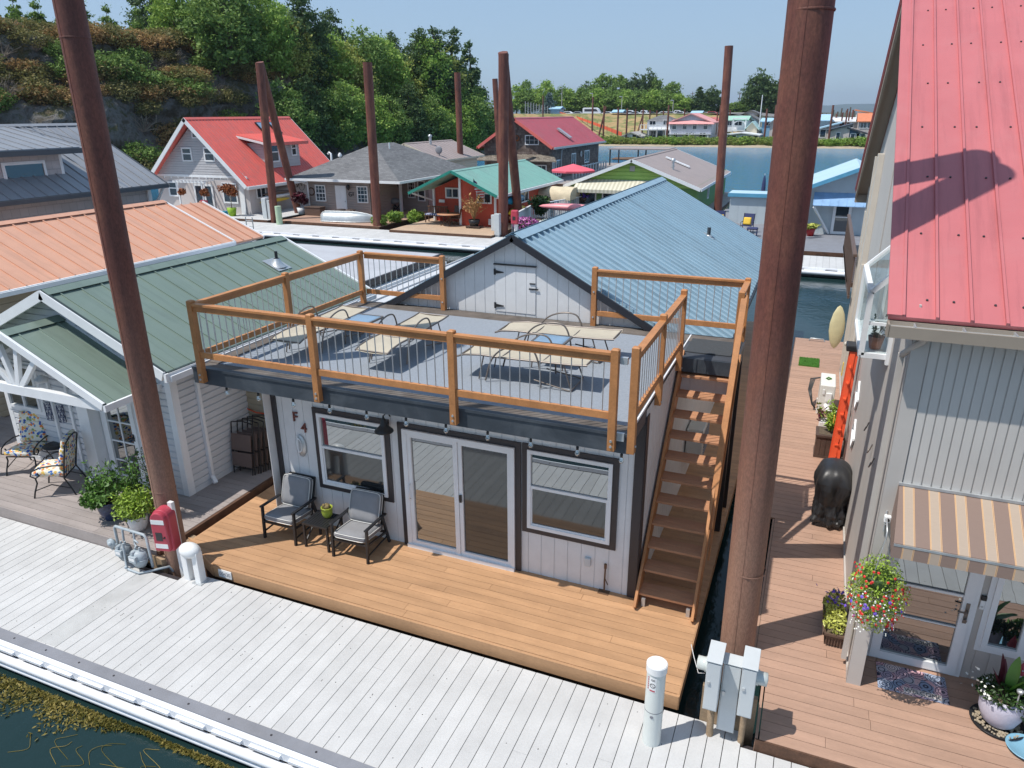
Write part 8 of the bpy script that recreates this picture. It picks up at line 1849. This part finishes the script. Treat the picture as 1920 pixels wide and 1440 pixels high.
fh('cottage with a curved terracotta roof peak above the orange roof', 1605, 1630, 207, 213, 224, 196, 'wall_stucco', 'roof_terracotta', 8, 'shedl')
for px, top, bs, lb, Y in ((1157, 207, 218, 'left blue roofed parking hut', 226), (1305, 209, 220, 'right blue roofed parking hut above the pink roof', 226), (1040, 201, 217, 'small blue roofed hut beside the blue spruce', 212)):
    fh(lb, px-8, px+9, top, top+4, bs, Y, 'wall_stucco' if px != 1040 else 'wall_paleblue', 'roof_sky', 4, 'side', cat='hut')
for px0, px1, top, eave, base, Y, lb, wm, rm in ((1395, 1420, 208, 213, 222, 215, 'grey roofed house on the rise left of the big dark tree', 'wall_stucco', 'asphalt_shingle'), (1362, 1396, 216, 221, 228, 205, 'long grey roofed house above the mint roof', 'wall_cream', 'asphalt_shingle')):
    fh(lb, px0, px1, top, eave, base, Y, wm, rm, 8, 'gable')
# thin marina piles
GF = 'thin piles of the far marina'
for i, (px, top, bs, Y, dx) in enumerate(((1018, 179, 222, 175, 0), (1110, 182, 247, 165, 0), (1131, 198, 257, 168, 0), (1120, 200, 254, 168, 1.9), (1157, 202, 262, 166, 0), (1174, 203, 256, 168, 0), (1190, 204, 245, 175, 0), (1204, 204, 246, 175, 0), (1193, 216, 246, 175, 1.4), (1218, 206, 226, 184, 0), (1231, 207, 226, 184, 0), (1243, 208, 226, 184, 0), (1250, 197, 264, 164.6, 0), (1283, 204, 220, 190, 0), (1343, 210, 240, 180, 0), (1346, 197, 264, 165, 0), (1368, 206, 222, 190, 0), (1432, 204, 266, 164.8, 0), (1448, 197, 266, 164.6, 0), (1462, 205, 230, 185, 0), (1553, 197, 266, 164, 0), (1585, 204, 235, 182, 0), (1578, 211, 228, 190, 0), (1591, 209, 226, 190, 0), (1597, 206, 226, 192, 0), (1567, 213, 226, 194, 0))):
    a = AT(px, bs, Y); b = AT(px, top, Y); m = MB(); m.cyl((0, 0, -1.5), (dx, 0, b.z-a.z), .21 if Y < 170 else .17, n=8); o = obj('marina_pile', m, 'rust'); o.location = (a.x, Y, a.z); tag(o, ('slanting' if dx else 'upright')+' thin dark pile '+['behind the shingled house ridge', 'above the right end of the crimson roof', 'left of the white boathouse', 'crossing the orange slope fence', 'in front of the white boathouse', 'behind the white boathouse', 'left of the white balcony house', 'touching the white balcony house', 'propped left of the balcony house', 'first of three behind the grey hip roof', 'second of three behind the grey hip roof', 'third of three behind the grey hip roof', 'between the balcony house and the lilac house', 'just above the pink roof', 'right of the pink roofed house, rear', 'right of the pink roofed house, front', 'behind the mint roof', 'left of the blue walled house', 'right of the blue walled house', 'beside the thick near pile', 'left of the modern navy house', 'behind the stepped roof, tallest', 'behind the long white roof, left', 'behind the long white roof, middle', 'behind the long white roof, right', 'behind the long white roof, far left'][i], 'pile', GF)
for px, top, bs, Y, lb in ((1053, 166, 211, 232, 'tall lamp mast between the round trees'), (1110, 175, 211, 232, 'lamp mast beside the white van'), (1165, 181, 213, 232, 'lamp mast at the left blue roofed hut'), (1261, 188, 214, 232, 'lamp mast above the pink roof'), (1422, 178, 252, 178, 'white flag mast right of the mint roofed house')):
    a = AT(px, bs, Y); b = AT(px, top, Y); t = thing('lamp_post', lb, 'lamp post', (a.x, Y, a.z)); h = b.z-a.z; obj('pole', MB().cyl((0, 0, 0), (0, 0, h), .13, .09, 8), 'concrete' if px != 1422 else 'trim_white', t); m = MB()
    if px != 1422: m.box(-.9, .1, -.15, .15, h-.1, h+.1); obj('lamp_head', m, 'galv', t)
for i, px in enumerate((1297, 1362, 1385, 1404)):
    a = AT(px, 200, 420); b = AT(px, 172, 420); m = MB(); m.cyl((0, 0, -6), (0, 0, b.z-a.z), .2, n=6); m.box(-1.2, 1.2, -.1, .1, b.z-a.z-1.2, b.z-a.z-.9); o = obj('utility_pole', m, 'trunk'); o.location = (a.x, 420, a.z); tag(o, 'distant utility pole with crossarm '+('left of the conifer', 'right of the front marina pile', 'above the low bushy tree', 'left of the big dark tree')[i], 'utility pole', 'distant utility poles')
# orange safety fence running down the slope, wire fence
t = thing('safety_fence', 'bright orange safety fence running down the dry slope behind the crimson roof', 'fence', (-58, 200, 3), world=True); m = MB(); n = 26; P = []
for i in range(n+1):
    f = i/n; px = 1046+(1166-1046)*f; py = 211+(256-211)*f**1.15; Y = 213-36*f; a = AT(px, py, Y); b = AT(px, py-(2+6*f), Y); P += [a, b]
m.v = [tuple(v) for v in P]; m.f = [(2*i, 2*i+2, 2*i+3, 2*i+1) for i in range(n)]; m.sm = [False]*n; obj('netting', m, 'orange_fence', t); m = MB()
for i in range(0, n+1, 2): m.beam(Vector(P[2*i])-Vector((0, 0, .8)), Vector(P[2*i+1])+Vector((0, 0, .3)), .08, .08, (0, 1, 0))
obj('stakes', m, 'trunk', t)
t = thing('wire_fence', 'grey wire mesh fence on concrete posts at the top of the dry slope', 'fence', (-70, 212, 6), world=True); m = MB(); m2 = MB()
for i in range(10):
    px = 985+i*5.2; a = AT(px, 207+i*1.1, 212); m.box(a.x-.08, a.x+.08, 211.9, 212.1, a.z-1, a.z+2.6)
    if i < 9: b = AT(px+5.2, 208+i*1.1, 212); [m2.beam((a.x, 212, a.z+k*.5), (b.x, 212, b.z+k*.5), .03, .03) for k in range(5)]
obj('post', m, 'concrete', t, kind='stuff'); obj('wire', m2, 'galv', t)
# parked vehicles
def car(name, label, px, py, Y, mt, kind='car', rz=0.0):
    t = thing(name, label, kind, tuple(AT(px, py, Y)), rz, 'vehicles in the parking lot'); m = MB()
    if kind == 'van': prof = [(-2.9, .45), (-2.9, 2.5), (-2.6, 2.7), (1.6, 2.7), (2.1, 2.4), (2.7, 1.45), (3.0, 1.2), (3.0, .45)]; wn = [(-2.3, 1.6), (-2.3, 2.3), (1.5, 2.3), (2.2, 1.6)]
    elif kind == 'pickup': prof = [(-2.7, .5), (-2.7, 1.15), (-.7, 1.15), (-.5, 1.85), (.9, 1.85), (1.4, 1.2), (2.6, 1.05), (2.6, .5)]; wn = [(-.5, 1.2), (-.35, 1.7), (.8, 1.7), (1.2, 1.2)]
    else: prof = [(-2.2, .4), (-2.25, 1.0), (-1.6, 1.1), (-1.1, 1.5), (.5, 1.5), (1.2, 1.05), (2.2, .9), (2.25, .4)]; wn = [(-1.3, 1.08), (-1.0, 1.42), (.45, 1.42), (1.0, 1.08)]
    m.poly([(x, -.9, z) for x, z in prof][::-1], (0, 1.8, 0)); obj('body', m, mt, t, bevel=.08); m = MB(); m.poly([(x, -.93, z) for x, z in wn][::-1], (0, 1.86, 0)); obj('window', m, 'vehicle_dark', t)
    xw = 1.5 if kind == 'car' else 1.9
    for sx in (-1, 1):
        for sy in (-1, 1): w_ = obj('wheel', MB().cyl((sx*xw, sy*.75, .36), (sx*xw, sy*.97, .36), .36, n=14), 'tyre', t)
    return t
car('parked_van', 'white high roofed van in front of the round trees', 1110, 219, 228, 'vehicle_white', 'van', math.pi*0)
c1 = car('parked_car', 'white car at the left end of the parking row', 1066, 218, 230, 'vehicle_white'); c2 = car('parked_car', 'silver car left of the white van', 1085, 218.5, 230, 'vehicle_silver'); c3 = car('parked_pickup', 'white pickup right of the left hut', 1180, 218.5, 230, 'vehicle_white', 'pickup'); c4 = car('parked_car', 'dark car between the silver car and the van', 1094, 218.7, 231, 'vehicle_dark'); c5 = car('parked_car', 'red car at the right end of the parking lot', 1336, 219, 226, 'vehicle_red')
used = []
for src, px, lb in ((c1, 1140, 'white car left of the left hut'), (c4, 1128, 'dark car right of the white van'), (c2, 1192, 'silver car right of the white pickup'), (c3, 1206, 'white pickup above the white balcony house'), (c4, 1217, 'dark car above the white balcony house'), (c1, 1243, 'white car above the grey hip roof'), (c2, 1258, 'silver car left of the pink roof peak'), (c3, 1268, 'white pickup at the pink roof peak'), (c1, 1276, 'white car right of the pink roof peak'), (c2, 1322, 'silver car right of the right hut'), (c4, 1345, 'dark car right of the red car'), (c5, 1352, 'second red car beside the dark car, behind the pile')):
    p = AT(px, 218.8 if px < 1300 else 220, 229); dup(src, tuple(p), random.uniform(-.15, .15)+(math.pi if px % 2 else 0), lb)
# driftwood & white rocks on the sandy edge are part of the shore; far masts of the river marina
for i, px in enumerate((1562, 1570, 1577, 1586, 1593, 1601, 1541, 1549)):
    a = AT(px, 216, 620); b = AT(px, (206, 209, 203, 207, 201, 208, 211, 212)[i], 620); m = MB(); m.cyl((0, 0, -8), (0, 0, b.z-a.z), .5, n=6); o = obj('marina_pile', m, 'trunk'); o.location = (a.x, 620, a.z); tag(o, 'far off dark pile against the distant hills right of the thick pile', 'pile', 'far off river piles')
# ================================================================== AIR
m = MB().box(-8000, 8000, -60, 8900, -1.6, 180)
hz = obj('haze', m, 'water', kind='stuff'); hm = bpy.data.materials.new('haze'); hm.use_nodes = True; hn = hm.node_tree; hn.nodes.clear()
ho = hn.nodes.new("ShaderNodeOutputMaterial"); hv = hn.nodes.new("ShaderNodeVolumePrincipled"); hv.inputs['Density'].default_value = .00012; hv.inputs['Color'].default_value = (.72, .84, 1, 1); hv.inputs['Anisotropy'].default_value = .3
hn.links.new(hv.outputs[0], ho.inputs['Volume']); hz.data.materials.clear(); hz.data.materials.append(hm); hz['label'] = 'thin summer haze over the river'
